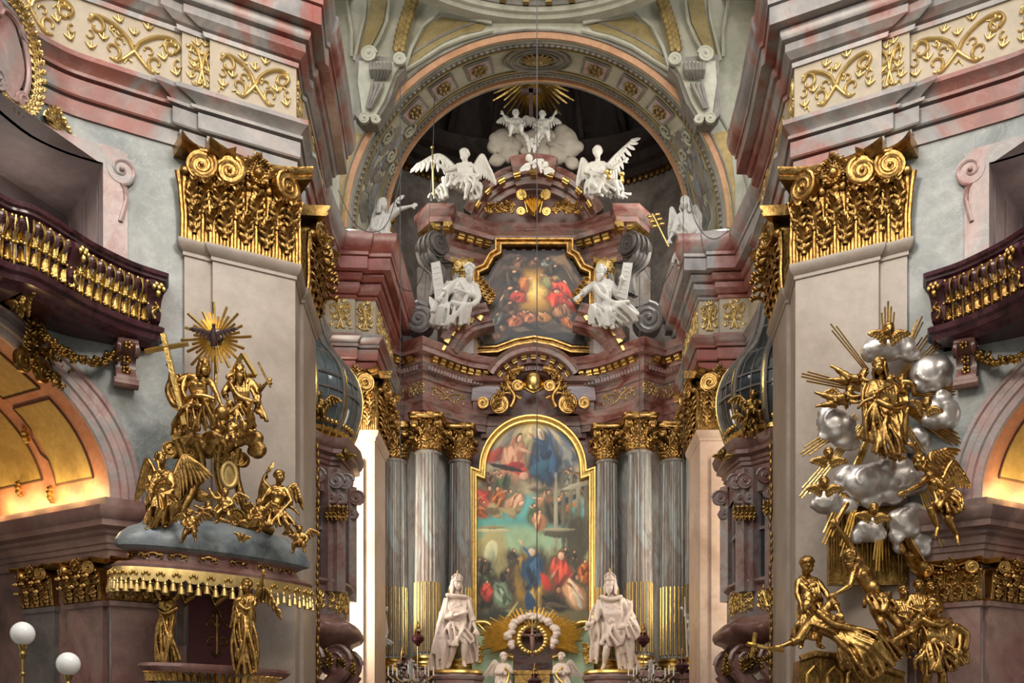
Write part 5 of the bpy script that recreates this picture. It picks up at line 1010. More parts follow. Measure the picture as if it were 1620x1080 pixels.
dabs += figd(.86, .19, .09, ['#b98a66', '#dcb48c', '#8a6044', '#c8c0ae'], '#c09070', '#3a2a1e', .4, (.5, -.8)) + figd(.95, .29, .06, ORA) + figd(.22, .19, .08, ['#6f8268', '#95a68c', '#46543f'], '#2a2620', '#1e1c18', .3) + figd(.07, .17, .07, DRK, arm=(.6, .2)) + figd(.1, .2, .05, RED) + figd(.68, .13, .09, DRK, '#a87a58', lean=.8)
for k in range(8): dabs.append((.3 + .05 * k, .1 - .008 * (k % 4), .16, .008, .05, ['#8c845c', '#5f5838', '#77704a'][k % 3], .4))
dabs += [(.2, .06, .25, .05, 0, '#2f3226', .8), (.85, .06, .2, .04, 0, '#6c6444', .7), (.3, .09, .12, .006, 1.0, '#b8a468', .3)]
paint('canvas', big, 190, 380, [(0, '#4b4733'), (.15, '#6c6443'), (.3, '#8d855c'), (.4, '#9da57c'), (.5, '#6aa498'), (.58, '#5d9c97'), (.66, '#8c8b74'), (.75, '#a39a80'), (.85, '#c2b285'), (.95, '#a8a090'), (1, '#8f8c88')], dabs, t)
# upper painting
DQ = 35.5; t = thing('attic_painting', 'dark glowing painting of angels around golden light in a shouldered gilt frame', 'painting', P(845, 545, DQ)); cx = 845
hb = [(76, 0)] ; L_ = [(-85, 550), (-85, 436), (-72, 430), (-62, 412), (-50, 405), (-50, 392)]; outq = [(cx + x, y) for x, y in L_] + [(cx - x, y) for x, y in reversed(L_)] + [(cx + 60, 549), (cx + 30, 538), (cx, 533), (cx - 30, 538), (cx - 60, 549)]
frame_tube(t, outq, DQ, FW, 'gold', -1)
def sm(u, v):
    x = (u * 2 - 1) * 80; axx = abs(x); top = 396 if axx < 48 else (396 + (axx - 48) / 24 * 38 if axx < 72 else 438); bot = 545 - 13 * max(0, 1 - (axx / 62) ** 2)
    return P(cx + x, lerp(bot, top, v), DQ)
dabs = [(.5, .52, .28, .24, 0, '#a87a2c', 1.1), (.5, .54, .19, .17, 0, '#d3a047', .9), (.5, .54, .12, .1, 0, '#efc66a', .9)] + cloudd(.5, .14, .4, .08, 24, ['#4a4136', '#2e2a26', '#6a5c48', '#231f1c']) + cloudd(.2, .84, .18, .08, 12, ['#5c4d43', '#3c342e', '#7a6450']) + cloudd(.75, .86, .2, .07, 12, ['#6c5a4a', '#403630', '#8a7052'])
for (u_, v_, q_, c_, l_, a_) in ((.33, .6, .12, ORA, -.2, (1.1, .3)), (.27, .68, .1, DRK, .5, None), (.24, .48, .12, DRK, .2, (-.5, -.5)), (.34, .47, .08, RED, -.5, None), (.24, .34, .09, BRN, .3, None), (.38, .24, .07, ['#a85c3c', '#cf8458', '#74382a'], .3, (.8, .5)), (.46, .22, .06, ['#b06a48', '#d8946a', '#7c4430'], -.2, None), (.31, .2, .07, ['#a85c3c', '#cf8458', '#74382a'], -.4, None), (.67, .66, .1, ['#8a8a58', '#c08a5c', '#6a4a34'], .2, (-.9, .2)), (.68, .77, .07, DRK, .6, None), (.78, .58, .1, ['#d8442a', '#f06040', '#a02c1c'], .3, None), (.75, .44, .12, ['#d8442a', '#f05a38', '#a02c1c'], -.5, (1, -.3)), (.84, .45, .07, RED, .2, None), (.78, .33, .09, ['#a5704a', '#c9905f', '#6c4630'], .4, None), (.6, .23, .06, ['#b8793f', '#d89a5c', '#74482a'], .2, (-.6, .5)), (.83, .23, .07, ORA, .1, None), (.5, .86, .06, BRN, .4, (.5, .5)), (.35, .86, .06, BRN, -.4, None), (.62, .86, .06, GRY, .3, None), (.13, .3, .07, GRY, 0, None), (.15, .12, .07, BRN, .5, None)): dabs += figd(u_, v_, q_, c_, lean=l_, arm=a_, halo='#2c251e')
paint('canvas', sm, 190, 175, [(0, '#191714'), (.2, '#33291f'), (.5, '#453425'), (.8, '#3a302a'), (1, '#241f1c')], dabs, t, seed=5)
# ---- sage-green tabernacle wings, sunburst, tabernacle, pedestals
ft = Fr((AX, 34.2, 0), (1, 0, 0), (0, -1, 0)); t = thing('tabernacle_base', 'sage green curved altar wings with gilt scroll edges under the large painting', 'altar', (AX, 34.4, 3))
for s in (-1, 1):
    m = MB(); X = lambda x: 843 + (x - 843) * s * -1
    pl = [(747, 1100), (747, 1003), (752, 985), (770, 985), (784, 1000), (790, 1020), (800, 1035), (812, 1040), (812, 1100)]; m.prism([P(X(x), y, 34.4) for x, y in pl], (0, -.15, 0), (0, .3, 0)); part('curved_wing', m, 'sage', t)
    m = MB(); m.tube(cr([P(X(x), y, 34.15) for x, y in pl[2:8]], 4), .09, 8); m.tube(cr([P(X(x), y - 3, 34.1) for x, y in ((756, 990), (776, 1010), (782, 1030))], 4), .05, 6); part('gilt_edge', m, 'bright_gold', t, 60)
    m = MB(); c = P(X(757), 1040, 34.1); [leaf(m, Fr(c + Vector((0, 0, .2 - .13 * k)), (1, 0, 0), (0, -1, 0)), 0, 0, .2, .28, .08, .06, (.1 if k % 2 else -.1), 3, .03, 8) for k in range(4)]; part('gilt_spray', m, 'bright_gold', t, 60)
    ped = thing('statue_pedestal', 'red marble pedestal with gilt top under the %s crowned statue' % lr[s], 'pedestal', (AX + s * 2.42, 33.2, 0))
    m = MB(); m.lathe((AX + s * 2.42, 33.2, 0), [(0, 0), (.85, 0), (.85, 4.0), (.9, 4.03), (.92, 4.12), (.85, 4.2)], 8, 1, .7); part('block', m, 'altar_marble', ped); m = MB(); m.lathe((AX + s * 2.42, 33.2, 4.2), [(.82, 0), (.88, .03), (.86, .1), (.78, .13), (0, .14)], 24, 1, .7); part('gilt_top', m, 'bright_gold', ped)
t = thing('monstrance_sunburst', 'gilt ray sunburst with oval cloud wreath around a small crucifix on the altar', 'sunburst', P(842, 1060, 33.9)); c = P(842, 1012, 33.9); m = MB(); rr = random.Random(6)
for k in range(46):
    a = PI * (k / 45 * 1.3 - .15); l = rr.uniform(1.4, 1.75) * (1 if .2 < a < 2.9 else .95); dr = Vector((math.cos(a) * 1.02, 0, math.sin(a) * .58 if False else math.sin(a) * .62)); m.tube([c + dr * .5, c + dr * l * .75, c + dr * l], [.035, .045, .03], 4)
part('rays', m, 'bright_gold', t, 60); m = MB()
for k in range(34): a = -.5 + 4.15 * k / 33; m.ball(c + Vector((math.cos(a) * (.72 + rr.uniform(-.06, .06)), -.15 + rr.uniform(-.05, .05), math.sin(a) * .62 + .1 + rr.uniform(-.05, .05))), (.09 + .07 * rr.random(), .12, .08 + .06 * rr.random()), 8, 6)
part('cloud_wreath', m, 'warm_stone', t, 70); m = MB()
for k in range(24): a = 2 * PI * k / 24; m.ball(c + Vector((math.cos(a) * .42, -.2, math.sin(a) * .42)), (.1, .08, .1), 7, 5)
for k in range(5): m.tube([c + Vector((0, -.25, .35)), c + Vector(((k - 2) * .12, -.28, .62 - .04 * abs(k - 2)))], [.03, .04], 5)
part('gilt_ring', m, 'bright_gold', t, 60); m = MB(); m.tube([c + Vector((math.cos(a) * .3, -.22, .1 + math.sin(a) * .34)) for a in [PI * k / 12 for k in range(13)]], .045, 6); m.box(c + Vector((0, -.28, -.1)), (.07, .06, .9)); m.box(c + Vector((0, -.28, .12)), (.5, .06, .07)); m.ball(c + Vector((0, -.34, .13)), .06, 8, 6); m.tube([c + Vector((0, -.34, .07)), c + Vector((0, -.34, -.15)), c + Vector((0, -.34, -.45))], [.08, .07, .03], 7); m.tube([c + Vector((-.22, -.33, .16)), c + Vector((0, -.34, .04)), c + Vector((.22, -.33, .16))], .025, 6); part('crucifix', m, 'brown_marble', t, 60)
m = MB(); m.box(P(842, 1085, 33.8), (1.1, .5, .8)); m.box(P(842, 1064, 33.8), (1.3, .6, .12)); part('gilt_stand', m, 'gold', t)
# sanctuary lamps, chandeliers and candles
for px, py, d, lab in ((661, 1010, 30.5, 'dark red hanging lamp between the left crowned statue and the outer column'), (1018, 1012, 30.5, 'dark red hanging lamp between the right crowned statue and the outer column'), (637, 1052, 29, 'dark red lamp low on the left beside the chandelier'), (1079, 1054, 29, 'dark red lamp low on the right beside the chandelier'), (846, 1078, 29, 'dark red lamp in the middle below the crucifix')):
    p = P(px, py, d); t = thing('sanctuary_lamp', lab, 'lamp', p - Vector((0, 0, .2))); m = MB(); m.lathe(p, [(0, -.22), (.05, -.2), (.08, -.14), (.17, -.06), (.19, .03), (.13, .1), (.07, .13), (.1, .2), (0, .24)], 16); part('bowl', m, 'dark_red', t)
    m = MB()
    for k in range(3): a = k * 2.1 + .3; m.tube([p + Vector((.16 * math.cos(a), .16 * math.sin(a), .04)), p + Vector((0, 0, .5))], .01, 4)
    m.ball(p + Vector((0, 0, .32)), .05, 7, 5); part('gilt_chain', m, 'old_gold', t); m = MB(); m.tube([(p.x, p.y, .02), (p.x, p.y, p.z - .2)], .02, 6); m.lathe((p.x, p.y, 0), [(0, 0), (.2, 0), (.2, .05), (.05, .12), (0, .12)], 14); part('stand', m, 'brass', t)
for px, d, lab in ((650, 28.5, 'crystal chandelier with curved arms low on the left of the altar'), (1030, 28.5, 'crystal chandelier with curved arms low on the right of the altar')):
    p = P(px, 1072, d); t = thing('chandelier', lab, 'chandelier', p - Vector((0, 0, .3))); m = MB(); m.lathe(p, [(0, -.3), (.1, -.2), (.05, -.05), (.12, .05), (.05, .2), (.08, .35), (.0, .55)], 12); stem = m
    g = stem; cd = MB(); ar = MB()
    for k in range(8):
        a = k * PI / 4; e = Vector((math.cos(a), math.sin(a), 0)); ar.tube(cr([p, p + e * .3 + Vector((0, 0, -.15)), p + e * .6 + Vector((0, 0, .05))], 5), .02, 5); cd.tube([p + e * .6 + Vector((0, 0, .06)), p + e * .6 + Vector((0, 0, .3))], .02, 6)
        for j in range(4): g.ball(p + e * (.2 + .13 * j) + Vector((0, 0, -.05 - .06 * (j % 2))), (.025, .025, .05), 6, 4)
        for j in range(5): g.ball(p + e * (.08 + .08 * j) + Vector((0, 0, .45 - .09 * j)), .025, 5, 4)
    part('arm_frame', ar, 'brass', t); part('candle', cd, 'candle_wax', t); part('crystal_body', g, 'crystal', t, 60)
# ============================================================= carved figures
def rotm(yaw, pitch=0, roll=0): return Matrix.Rotation(yaw, 3, 'Z') @ Matrix.Rotation(pitch, 3, 'X') @ Matrix.Rotation(roll, 3, 'Y')
def head_mb(c, u, R, fat=1.0, beard=0):
    """head of height u centred at c; local -y is the face"""
    m = MB(); L = lambda x, y, z: Vector(c) + R @ (Vector((x, y, z)) * u)
    B = lambda x, y, z, r: m.ball(L(x, y, z), tuple(q * u for q in (r if hasattr(r, '__len__') else (r, r, r))), 12, 8, R)
    B(0, .03, .1, (.36 * fat, .41, .39)); B(0, -.1, -.12, (.3 * fat, .29, .33)); B(0, -.2, -.36, (.15 * fat, .13, .1))
    m.tube([L(0, -.36, .1), L(0, -.45, -.06), L(0, -.47, -.12)], [.05 * u, .065 * u, .075 * u], 7)
    for e in (-1, 1):
        B(.15 * e, -.335, .15, (.12, .06, .035)); B(.145 * e, -.315, .05, (.065, .05, .04)); B(.19 * e, -.25, -.13, (.12 * fat, .09, .12)); B(.35 * e * fat, .03, 0, (.05, .09, .12))
    B(0, -.37, -.23, (.1, .05, .028)); B(0, -.36, -.29, (.08, .05, .03)); B(0, -.1, .3, (.3, .26, .16))
    return m, L
def hair_mb(L, u, style, rr):
    m = MB(); B = lambda x, y, z, r: m.ball(L(x, y, z), r * u, 7, 5)
    n = 46 if style != 'curly' else 54
    for k in range(n):
        a = k * 2.4; z = 1 - 1.25 * (k + .5) / n; q = math.sqrt(max(0, 1 - z * z)); x, y = math.cos(a) * q, math.sin(a) * q
        if y < -.35 and z < .5: continue
        r = rr.uniform(.08, .13) if style != 'curly' else rr.uniform(.1, .15); B(x * .37, y * .41 + .05, z * .4 + .13, r)
    if style == 'long':
        for k in range(12):
            a = -.35 + 3.9 * k / 11; x, y = math.cos(a) * .36, math.sin(a) * .38 + .06; j = rr.uniform(-.06, .06)
            m.tube([L(x, y, .05), L(x * 1.2 + j, y * 1.1, -.3), L(x * 1.1 - j, y * 1.15, -.62), L(x * 1.25 + j, y * 1.1, -.85)], [.1 * u, .11 * u, .09 * u, .04 * u], 6)
    if style in ('bun',): B(0, .4, .2, .17)
    return m
def beard_mb(L, u, rr, ln=.45):
    m = MB()
    for k in range(11):
        a = (k - 5) * .3; x = math.sin(a) * .26; y = -.12 - math.cos(a) * .2; j = rr.uniform(-.05, .05)
        m.tube([L(x, y, -.18), L(x * .9 + j, y - .07, -.4), L(x * .55 - j, y - .06, -.45 - ln * (1 - abs(k - 5) / 9))], [.07 * u, .08 * u, .03 * u], 6)
    m.tube([L(-.16, -.36, -.24), L(0, -.41, -.17), L(.16, -.36, -.24)], .045 * u, 6); return m
def hand_mb(m, w, dr, u, fat=1.0, grip=0, side=1):
    """palm, four fingers of different length and a thumb from the side of the palm"""
    dr = dr.normalized(); up = Vector((0, -1, 0)); sd = dr.cross(up); sd = sd.normalized() if sd.length > .2 else Vector((1, 0, 0)); pn = sd.cross(dr)
    c = w + dr * .22 * u; m.tube([w, w + dr * .12 * u, w + dr * .34 * u], [.11 * u * fat, .14 * u, .15 * u], 8, flat=.6, up=sd)
    for k, (o, l) in enumerate(((-.13, .28), (-.045, .34), (.045, .32), (.125, .24))):
        b = w + dr * .3 * u + sd * o * u; cu = (.35 + .5 * grip); p1 = b + dr * l * .5 * u - pn * .02 * u; p2 = p1 + (dr * (1 - cu) - pn * cu).normalized() * l * .5 * u; p3 = p2 + (dr * (.6 - cu) - pn * cu * 1.2).normalized() * l * .28 * u
        m.tube([b, p1, p2, p3], [.052 * u * fat, .05 * u * fat, .045 * u * fat, .034 * u * fat], 6)
    b = w + dr * .12 * u - sd * .12 * u * side; m.tube([b, b + (dr * .6 - sd * side * .7) * .18 * u, b + (dr * .95 - sd * side * .75 - pn * .3 * grip) * .32 * u], [.06 * u, .055 * u, .042 * u], 6)
def wing_mb(root, bend, tip, trail, u, n=11, w=1.0):
    """feathers: primaries, secondaries and coverts hung from the leading edge root-bend-tip; trail = world vector of feather lie at the root"""
    m = MB(); edge = cr([root, bend, tip], 12); K = len(edge) - 1; trail = Vector(trail)
    m.tube(edge, [.2 * u * (1 - .6 * i / K) for i in range(K + 1)], 7)
    tdir = (Vector(tip) - Vector(bend))
    for row, (ln, wd, of, nn) in enumerate(((1.0, .17, 0, n), (.62, .15, -.07, n), (.34, .12, -.13, n + 2))):
        for k in range(nn):
            t = k / (nn - 1); p = edge[int(t * K)]; d = trail.lerp(tdir.normalized() * trail.length * (.75 + .25 * w), max(0, t - .25) ** 1.4 * 1.05); e = p + d * ln * (.7 + .45 * math.sin(PI * min(1, .25 + t * .6)))
            md = (p + e) / 2; o = Vector((0, of * u, 0)); q = [p + o * .6, p.lerp(e, .35) + o, p.lerp(e, .75) + o * .8 + Vector((0, -.02 * u, 0)), e + o * .3]
            m.tube(q, [wd * u * .7, wd * u, wd * u * .9, wd * u * .25], 6, flat=.32, up=None if abs((e - p).normalized().y) > .8 else (e - p).cross(Vector((0, 1, 0))))
    return m
class Fig:
    def __init__(s, name, label, cat, mat, D, h, J, group=None, fat=1.12, face=(0, 0), roll=0, hair='short', beard=0, seed=0, vox=.07):
        s.D, s.h, s.mat, s.J, s.fat = D, h, mat, J, fat; s.u = h * D / F; s.rr = random.Random(seed + int(J['hd'][0])); s.vox = vox * s.u
        ys = [v[1] for v in J.values()]; bx = J.get('pv', J['hd']); s.t = thing(name, label, cat, s.p((bx[0], max(ys) + h * .2)), group)
        s.face, s.hairstyle, s.beard, s.roll = face, hair, beard, roll; s.cl = MB(); s.ex = []
    def p(s, q): return P(q[0], q[1], s.D) + Vector((0, -(q[2] if len(q) > 2 else 0) * s.u, 0))
    def body(s, legs=True, torso=1.0, hands=(0, 0)):
        m = MB(); u, J, f = s.u, {k: s.p(v) for k, v in s.J.items()}, s.fat; hd = J['hd']; sl, sr = J['sl'], J['sr']; ch = J.get('ch', (sl + sr) / 2 - Vector((0, 0, .35 * u))); pv = J['pv']; nk = (sl + sr) / 2 + Vector((0, 0, .12 * u))
        R = rotm(s.face[0], s.face[1], s.roll); hm, L = head_mb(hd, u, R, 1.0 + (f - 1) * .3); m.merge(hm); s.L = L
        m.tube([L(0, .08, -.2), nk, (sl + sr) / 2], [.2 * u * f, .2 * u * f, .3 * u], 10)
        wst = ch.lerp(pv, .55)
        ax_ = (sr - sl).normalized()
        m.tube([(sl + sr) / 2 - Vector((0, 0, .02 * u)), ch, wst, pv, pv - Vector((0, 0, .25 * u))], [.34 * u * f, .62 * u * f * torso, .5 * u * f * torso, .58 * u * f * torso, .4 * u * f], 14, flat=.68, up=ax_)
        m.tube([sl, sl.lerp(sr, .25), sl.lerp(sr, .5), sl.lerp(sr, .75), sr], [.25 * u * f, .3 * u * f, .3 * u, .3 * u * f, .25 * u * f], 10)
        for e in (-1, 1): m.ball(ch + ax_ * e * .24 * u + Vector((0, -.3 * u * f, .1 * u)), (.26 * u, .16 * u, .2 * u), 10, 7)
        if f > 1.1: m.ball(wst + Vector((0, -.2 * u, 0)), .45 * u, 10, 8)
        for i, (a, b, c) in enumerate((('sl', 'el', 'wl'), ('sr', 'er', 'wr'))):
            if b in J:
                A, B_, W = J[a], J[b], J[c]; m.tube([A, A.lerp(B_, .35), A.lerp(B_, .8), B_, B_.lerp(W, .3), W], [.22 * u * f, .23 * u * f, .17 * u * f, .17 * u * f, .17 * u * f, .1 * u * f], 9); hand_mb(m, W, (W - B_), u, f, hands[i], -1 if i else 1)
        if legs:
            for e, (k, a) in ((-1, ('kl', 'al')), (1, ('kr', 'ar'))):
                if k in J:
                    H = pv + ax_ * e * .27 * u - Vector((0, 0, .15 * u)); K, A = J[k], J[a]; m.tube([H, H.lerp(K, .4), H.lerp(K, .85), K, K.lerp(A, .3), K.lerp(A, .8), A], [.38 * u * f, .38 * u * f, .26 * u * f, .24 * u * f, .25 * u * f, .15 * u * f, .13 * u * f], 11)
                    tn = 't' + k[1]; T = J.get(tn, A + Vector((e * .15 * u, -.5 * u, -.22 * u))); m.tube([A + (A - T) * .18 - Vector((0, 0, .08 * u)), A, A.lerp(T, .6), T], [.12 * u * f, .15 * u * f, .14 * u * f, .1 * u * f], 8)
                    tr = (T - A).normalized(); sd = tr.cross(Vector((0, 0, 1))); sd = sd.normalized() if sd.length > .1 else Vector((1, 0, 0))
                    for j in range(5): m.tube([T + sd * (j - 2) * .055 * u, T + sd * (j - 2) * .07 * u + tr * (.12 if j not in (0, 4) else .08) * u], .04 * u, 5)
        s.J3 = J; part('body', carve(m, s.vox, 2), s.mat, s.t, 180)
        part('hair', carve(hair_mb(L, u, s.hairstyle, s.rr), s.vox * .9, 1), s.mat, s.t, 180)
        if s.beard: part('beard', carve(beard_mb(L, u, s.rr, s.beard), s.vox * .9, 1), s.mat, s.t, 180)
        return s
    def tunic(s, sc=1.14, sleeves=(1, 1), low=.3):             # clothing that follows the torso
        u, J, f = s.u, s.J3, s.fat; sl, sr, pv = J['sl'], J['sr'], J['pv']; ch = J.get('ch', (sl + sr) / 2 - Vector((0, 0, .35 * u))); ax_ = (sr - sl).normalized(); w = ch.lerp(pv, .55)
        s.cl.tube([(sl + sr) / 2 + Vector((0, 0, .06 * u)), ch, w, pv, pv - Vector((0, 0, low * u))], [.38 * u * sc, .62 * u * sc, .53 * u * sc, .62 * u * sc, .62 * u * sc], 14, flat=.72, up=ax_); s.cl.tube([sl, (sl + sr) / 2, sr], [.28 * u * sc, .33 * u * sc, .28 * u * sc], 9)
        for k in range(7):                                    # diagonal gathers over the chest
            t = k / 6; a = sl.lerp(sr, t) + Vector((0, -.34 * u, -.05 * u)); b = pv.lerp(w, .3) + ax_ * (t - .35) * .9 * u + Vector((0, -.42 * u, 0)); m_ = a.lerp(b, .5) + Vector((0, -.2 * u, 0)); s.cl.tube([a, m_, b], [.06 * u, .09 * u, .07 * u], 6)
        for i, (a, b, c) in enumerate((('sl', 'el', 'wl'), ('sr', 'er', 'wr'))):
            if sleeves[i] and b in J:
                A, B_, W = J[a], J[b], J[c]; q = [A, A.lerp(B_, .5), B_, B_.lerp(W, .5 * min(1, sleeves[i]))]; s.cl.tube(q if sleeves[i] > .5 else q[:3], ([.3 * u, .3 * u, .27 * u, .27 * u])[:4 if sleeves[i] > .5 else 3], 9)
                for k in range(4): p_ = A.lerp(B_, .3 + .22 * k); s.cl.ball(p_ + Vector((s.rr.uniform(-.05, .05) * u, -.1 * u, -.1 * u)), (.22 * u, .2 * u, .08 * u), 8, 6, rotm(0, 0, s.rr.uniform(-.6, .6)))
        return s
    def cloth(s, A, B, n=6, r=.13, amp=.12, bulge=.2, wave=.17, mid=None):  # gathered sheet between an upper and a lower edge (photo points)
        u = s.u; r *= .85; n += 1; mid = mid and (cr([s.p(q) for q in mid], 6) if len(mid) > 2 else [s.p(q) for q in mid]); A = cr([s.p(q) for q in A], 6) if len(A) > 2 else [s.p(q) for q in A]; B = cr([s.p(q) for q in B], 6) if len(B) > 2 else [s.p(q) for q in B]
        def at_(E, t): x = t * (len(E) - 1); i = min(int(x), len(E) - 2); return E[i].lerp(E[i + 1], x - i)
        N_ = n * 2; wid = max((A[0] - A[-1]).length, (B[0] - B[-1]).length); ph = s.rr.uniform(0, 6)
        for i in range(N_ + 1):
            t = i / N_; tt = min(1, max(0, t + s.rr.uniform(-.7, .7) / N_)); av = s.rr.uniform(.5, 1.7); wv = s.rr.uniform(.5, 2.2); a, b = at_(A, t), at_(B, tt); ridge = i % 2 == 0; pts = []; d = (b - a); sd = d.cross(Vector((0, 1, 0))); sd = sd.normalized() if sd.length > 1e-5 else Vector((1, 0, 0)); rad = []
            for j in range(7):
                q = j / 6; am = (amp * av if ridge else -amp) * u * (.35 + .9 * q)
                bp = a.lerp(b, q)
                if mid: g = at_(mid, t); bp = a.lerp(g, q * 2) if q <= .5 else g.lerp(b, q * 2 - 1)
                pts.append(bp + Vector((0, -bulge * u * math.sin(PI * q) - am, 0)) + sd * (wave * wv * u * math.sin(q * 4.2 + ph + i * .55)))
                lw = lerp((A[0] - A[-1]).length, (B[0] - B[-1]).length, q) / N_; rad.append(max(r * u * (.75 + .5 * q) * (1 if ridge else .8), lw * (.5 if ridge else .62)))
            s.cl.tube(pts, rad, 7)
        return s
    def fold(s, pts, r=.12, r1=None):
        q = cr([s.p(p_) for p_ in pts], 4) if len(pts) > 2 else [s.p(p_) for p_ in pts]; r1 = r if r1 is None else r1; k = len(q)
        s.cl.tube(q, [lerp(r, r1, i / (k - 1)) * s.u * (1 if 0 < i < k - 1 else .8) for i in range(k)], 7); return s
    def dress(s, nm='robe'):
        if s.cl.v: part(nm, carve(s.cl, s.vox, 1), s.mat, s.t, 180)
        s.cl = MB(); return s
    def wing(s, root, bend, tip, trail, n=11, w=1.0, mat=None):
        tr = s.p((trail[0], trail[1], trail[2] if len(trail) > 2 else -.5)) - s.p((0, 0, 0)); tr = Vector((trail[0] * s.D / F, .15 * s.u, -trail[1] * s.D / F)); part('wing', wing_mb(s.p(root), s.p(bend), s.p(tip), tr, s.u, n, w), mat or s.mat, s.t, 70); return s
    def extra(s, nm, mb, mat=None, sm=40): part(nm, mb, mat or s.mat, s.t, sm); return s
PT = {  # putto joints in head units (x right, y down, z toward viewer)
 'stand': dict(hd=(0, 0, .1), sl=(-.55, .65), sr=(.55, .65), pv=(0, 1.8), el=(-1.05, 1.15, .3), wl=(-1.1, .6, .8), er=(1.0, 1.2, .3), wr=(1.35, .75, .6), kl=(-.4, 2.7, .5), al=(-.5, 3.5, 0), kr=(.5, 2.6, .6), ar=(.7, 3.4, .1)),
 'sit': dict(hd=(0, 0, .2), sl=(-.55, .65), sr=(.55, .65), pv=(0, 1.7, -.1), el=(-1.1, 1.1, .2), wl=(-.9, 1.8, .7), er=(1.1, .9, .3), wr=(1.5, .3, .5), kl=(-.7, 1.9, 1.0), al=(-.8, 2.9, .9), kr=(.5, 2.0, 1.1), ar=(.7, 3.0, .7)),
 'fly': dict(hd=(0, 0, .3), sl=(-.75, .1, .3), sr=(-.5, .6, .1), pv=(-1.7, .4, 0), el=(.1, .8, .6), wl=(.8, .9, .8), er=(-.1, 1.2, .4), wr=(.6, 1.5, .6), kl=(-2.5, -.1, .3), al=(-3.2, -.7, 0), kr=(-2.6, .8, .3), ar=(-3.4, .6, 0)),
 'walk': dict(hd=(0, 0, .2), sl=(-.5, .7), sr=(.5, .6), pv=(.05, 1.8), el=(-.9, 1.3, .4), wl=(-.4, 1.7, .8), er=(1.1, .7, .3), wr=(1.5, 0, .4), kl=(-.5, 2.6, .6), al=(-.9, 3.4, .1), kr=(.7, 2.4, .8), ar=(.8, 3.3, .4))}
def putto(label, px, py, h, D, mat, pose='stand', flip=1, rot=0, wings=1, hair='curly', cat='putto', group=None, name='putto', face=None, seed=0, drape=1):
    J = {}; c, sn = math.cos(rot), math.sin(rot)
    for k, q in PT[pose].items(): x, y = q[0] * flip, q[1]; J[k] = (px + (x * c - y * sn) * h, py + (x * sn + y * c) * h, q[2] if len(q) > 2 else 0)
    if flip < 0: J['sl'], J['sr'], J['el'], J['er'], J['wl'], J['wr'], J['kl'], J['kr'], J['al'], J['ar'] = J['sr'], J['sl'], J['er'], J['el'], J['wr'], J['wl'], J['kr'], J['kl'], J['ar'], J['al']
    if pose == 'fly': J['tl'] = (J['al'][0] - .35 * h * flip, J['al'][1] - .1 * h); J['tr'] = (J['ar'][0] - .35 * h * flip, J['ar'][1] + .1 * h)
    f = Fig(name, label, cat, mat, D, h, J, group, 1.28, face or (-.4 * flip, .1), 0, hair, 0, seed, .085).body(True, 1.05)
    if drape:
        pv = J['pv']; f.fold([(pv[0] - .55 * h, pv[1] - .25 * h, .2), (pv[0], pv[1] + .1 * h, .62), (pv[0] + .6 * h, pv[1] - .1 * h, .2), (pv[0] + .95 * h, pv[1] + .5 * h, -.1)], .16, .1).fold([(pv[0] - .5 * h, pv[1], .1), (pv[0], pv[1] + .35 * h, .6), (pv[0] + .7 * h, pv[1] + .3 * h, .1)], .15).dress('sash')
    if wings:
        a = J['sl']; b = J['sr']
        f.wing((a[0], a[1], -.4), (a[0] - .7 * h, a[1] - .9 * h, -.7), (a[0] - 1.3 * h, a[1] - .7 * h, -.8), (-.2 * h, 1.0 * h), 7); f.wing((b[0], b[1], -.4), (b[0] + .7 * h, b[1] - .9 * h, -.7), (b[0] + 1.3 * h, b[1] - .7 * h, -.8), (.2 * h, 1.0 * h), 7)
    return f
def cherub(label, px, py, h, D, mat, roll=0, up=0, group=None, face=(0, .1)):
    u = h * D / F; c = P(px, py, D); t = thing('cherub_head', label, 'cherub', c - Vector((0, 0, u)), group); m, L = head_mb(c, u, rotm(face[0], face[1], roll), 1.15); m.tube([L(0, .05, -.3), L(0, .1, -.65)], [.25 * u, .35 * u], 8)
    part('head', carve(m, u * .075, 2), mat, t, 180); part('hair', carve(hair_mb(L, u, 'curly', random.Random(int(px))), u * .08, 1), mat, t, 180)
    for e in (-1, 1): part('wing', wing_mb(L(.25 * e, .1, -.5), L(.7 * e, -.05, -.2 + up), L(1.15 * e, -.1, -.3 + up * 1.4), Vector((e * .1 * u, 0, -.7 * u)), u * 1.15, 7), mat, t, 70)
    return t
def cloud(label, balls, D, mat, group=None, cat='cloud', name='cloud', seed=1, vox=.035):
    m = MB(); rr = random.Random(seed)
    for b in balls:
        x, y, r = b[:3]; z = b[3] if len(b) > 3 else 0; u = r * D / F; c = P(x, y, D - z); m.ball(c, (u, u * .6, u * .85), 16, 12, rotm(0, 0, rr.uniform(-.5, .5)))
        for k in range(3): a = rr.uniform(0, 6.28); q = rr.uniform(.45, .65) * u; m.ball(c + Vector((math.cos(a) * u * .55, -u * .12 - rr.random() * .12 * u, math.sin(a) * u * .48)), (q, q * .7, q * .85), 14, 10)
        a = rr.uniform(0, 6.28); m.tube([c + Vector((math.cos(a + k * .45) * u * (.8 - .06 * k), -u * (.4 + .02 * k), math.sin(a + k * .45) * u * (.7 - .06 * k))) for k in range(9)], [u * .1 * (1 - .05 * k) for k in range(9)], 7)
    o = solo(name, carve(m, vox, 5), mat, label, cat, group, 180); return o
def bar(m, a, b, r0, r1=None, n=4): m.tube([a, a.lerp(b, .5), b], [r0, r0, r0 if r1 is None else r1], n); return m
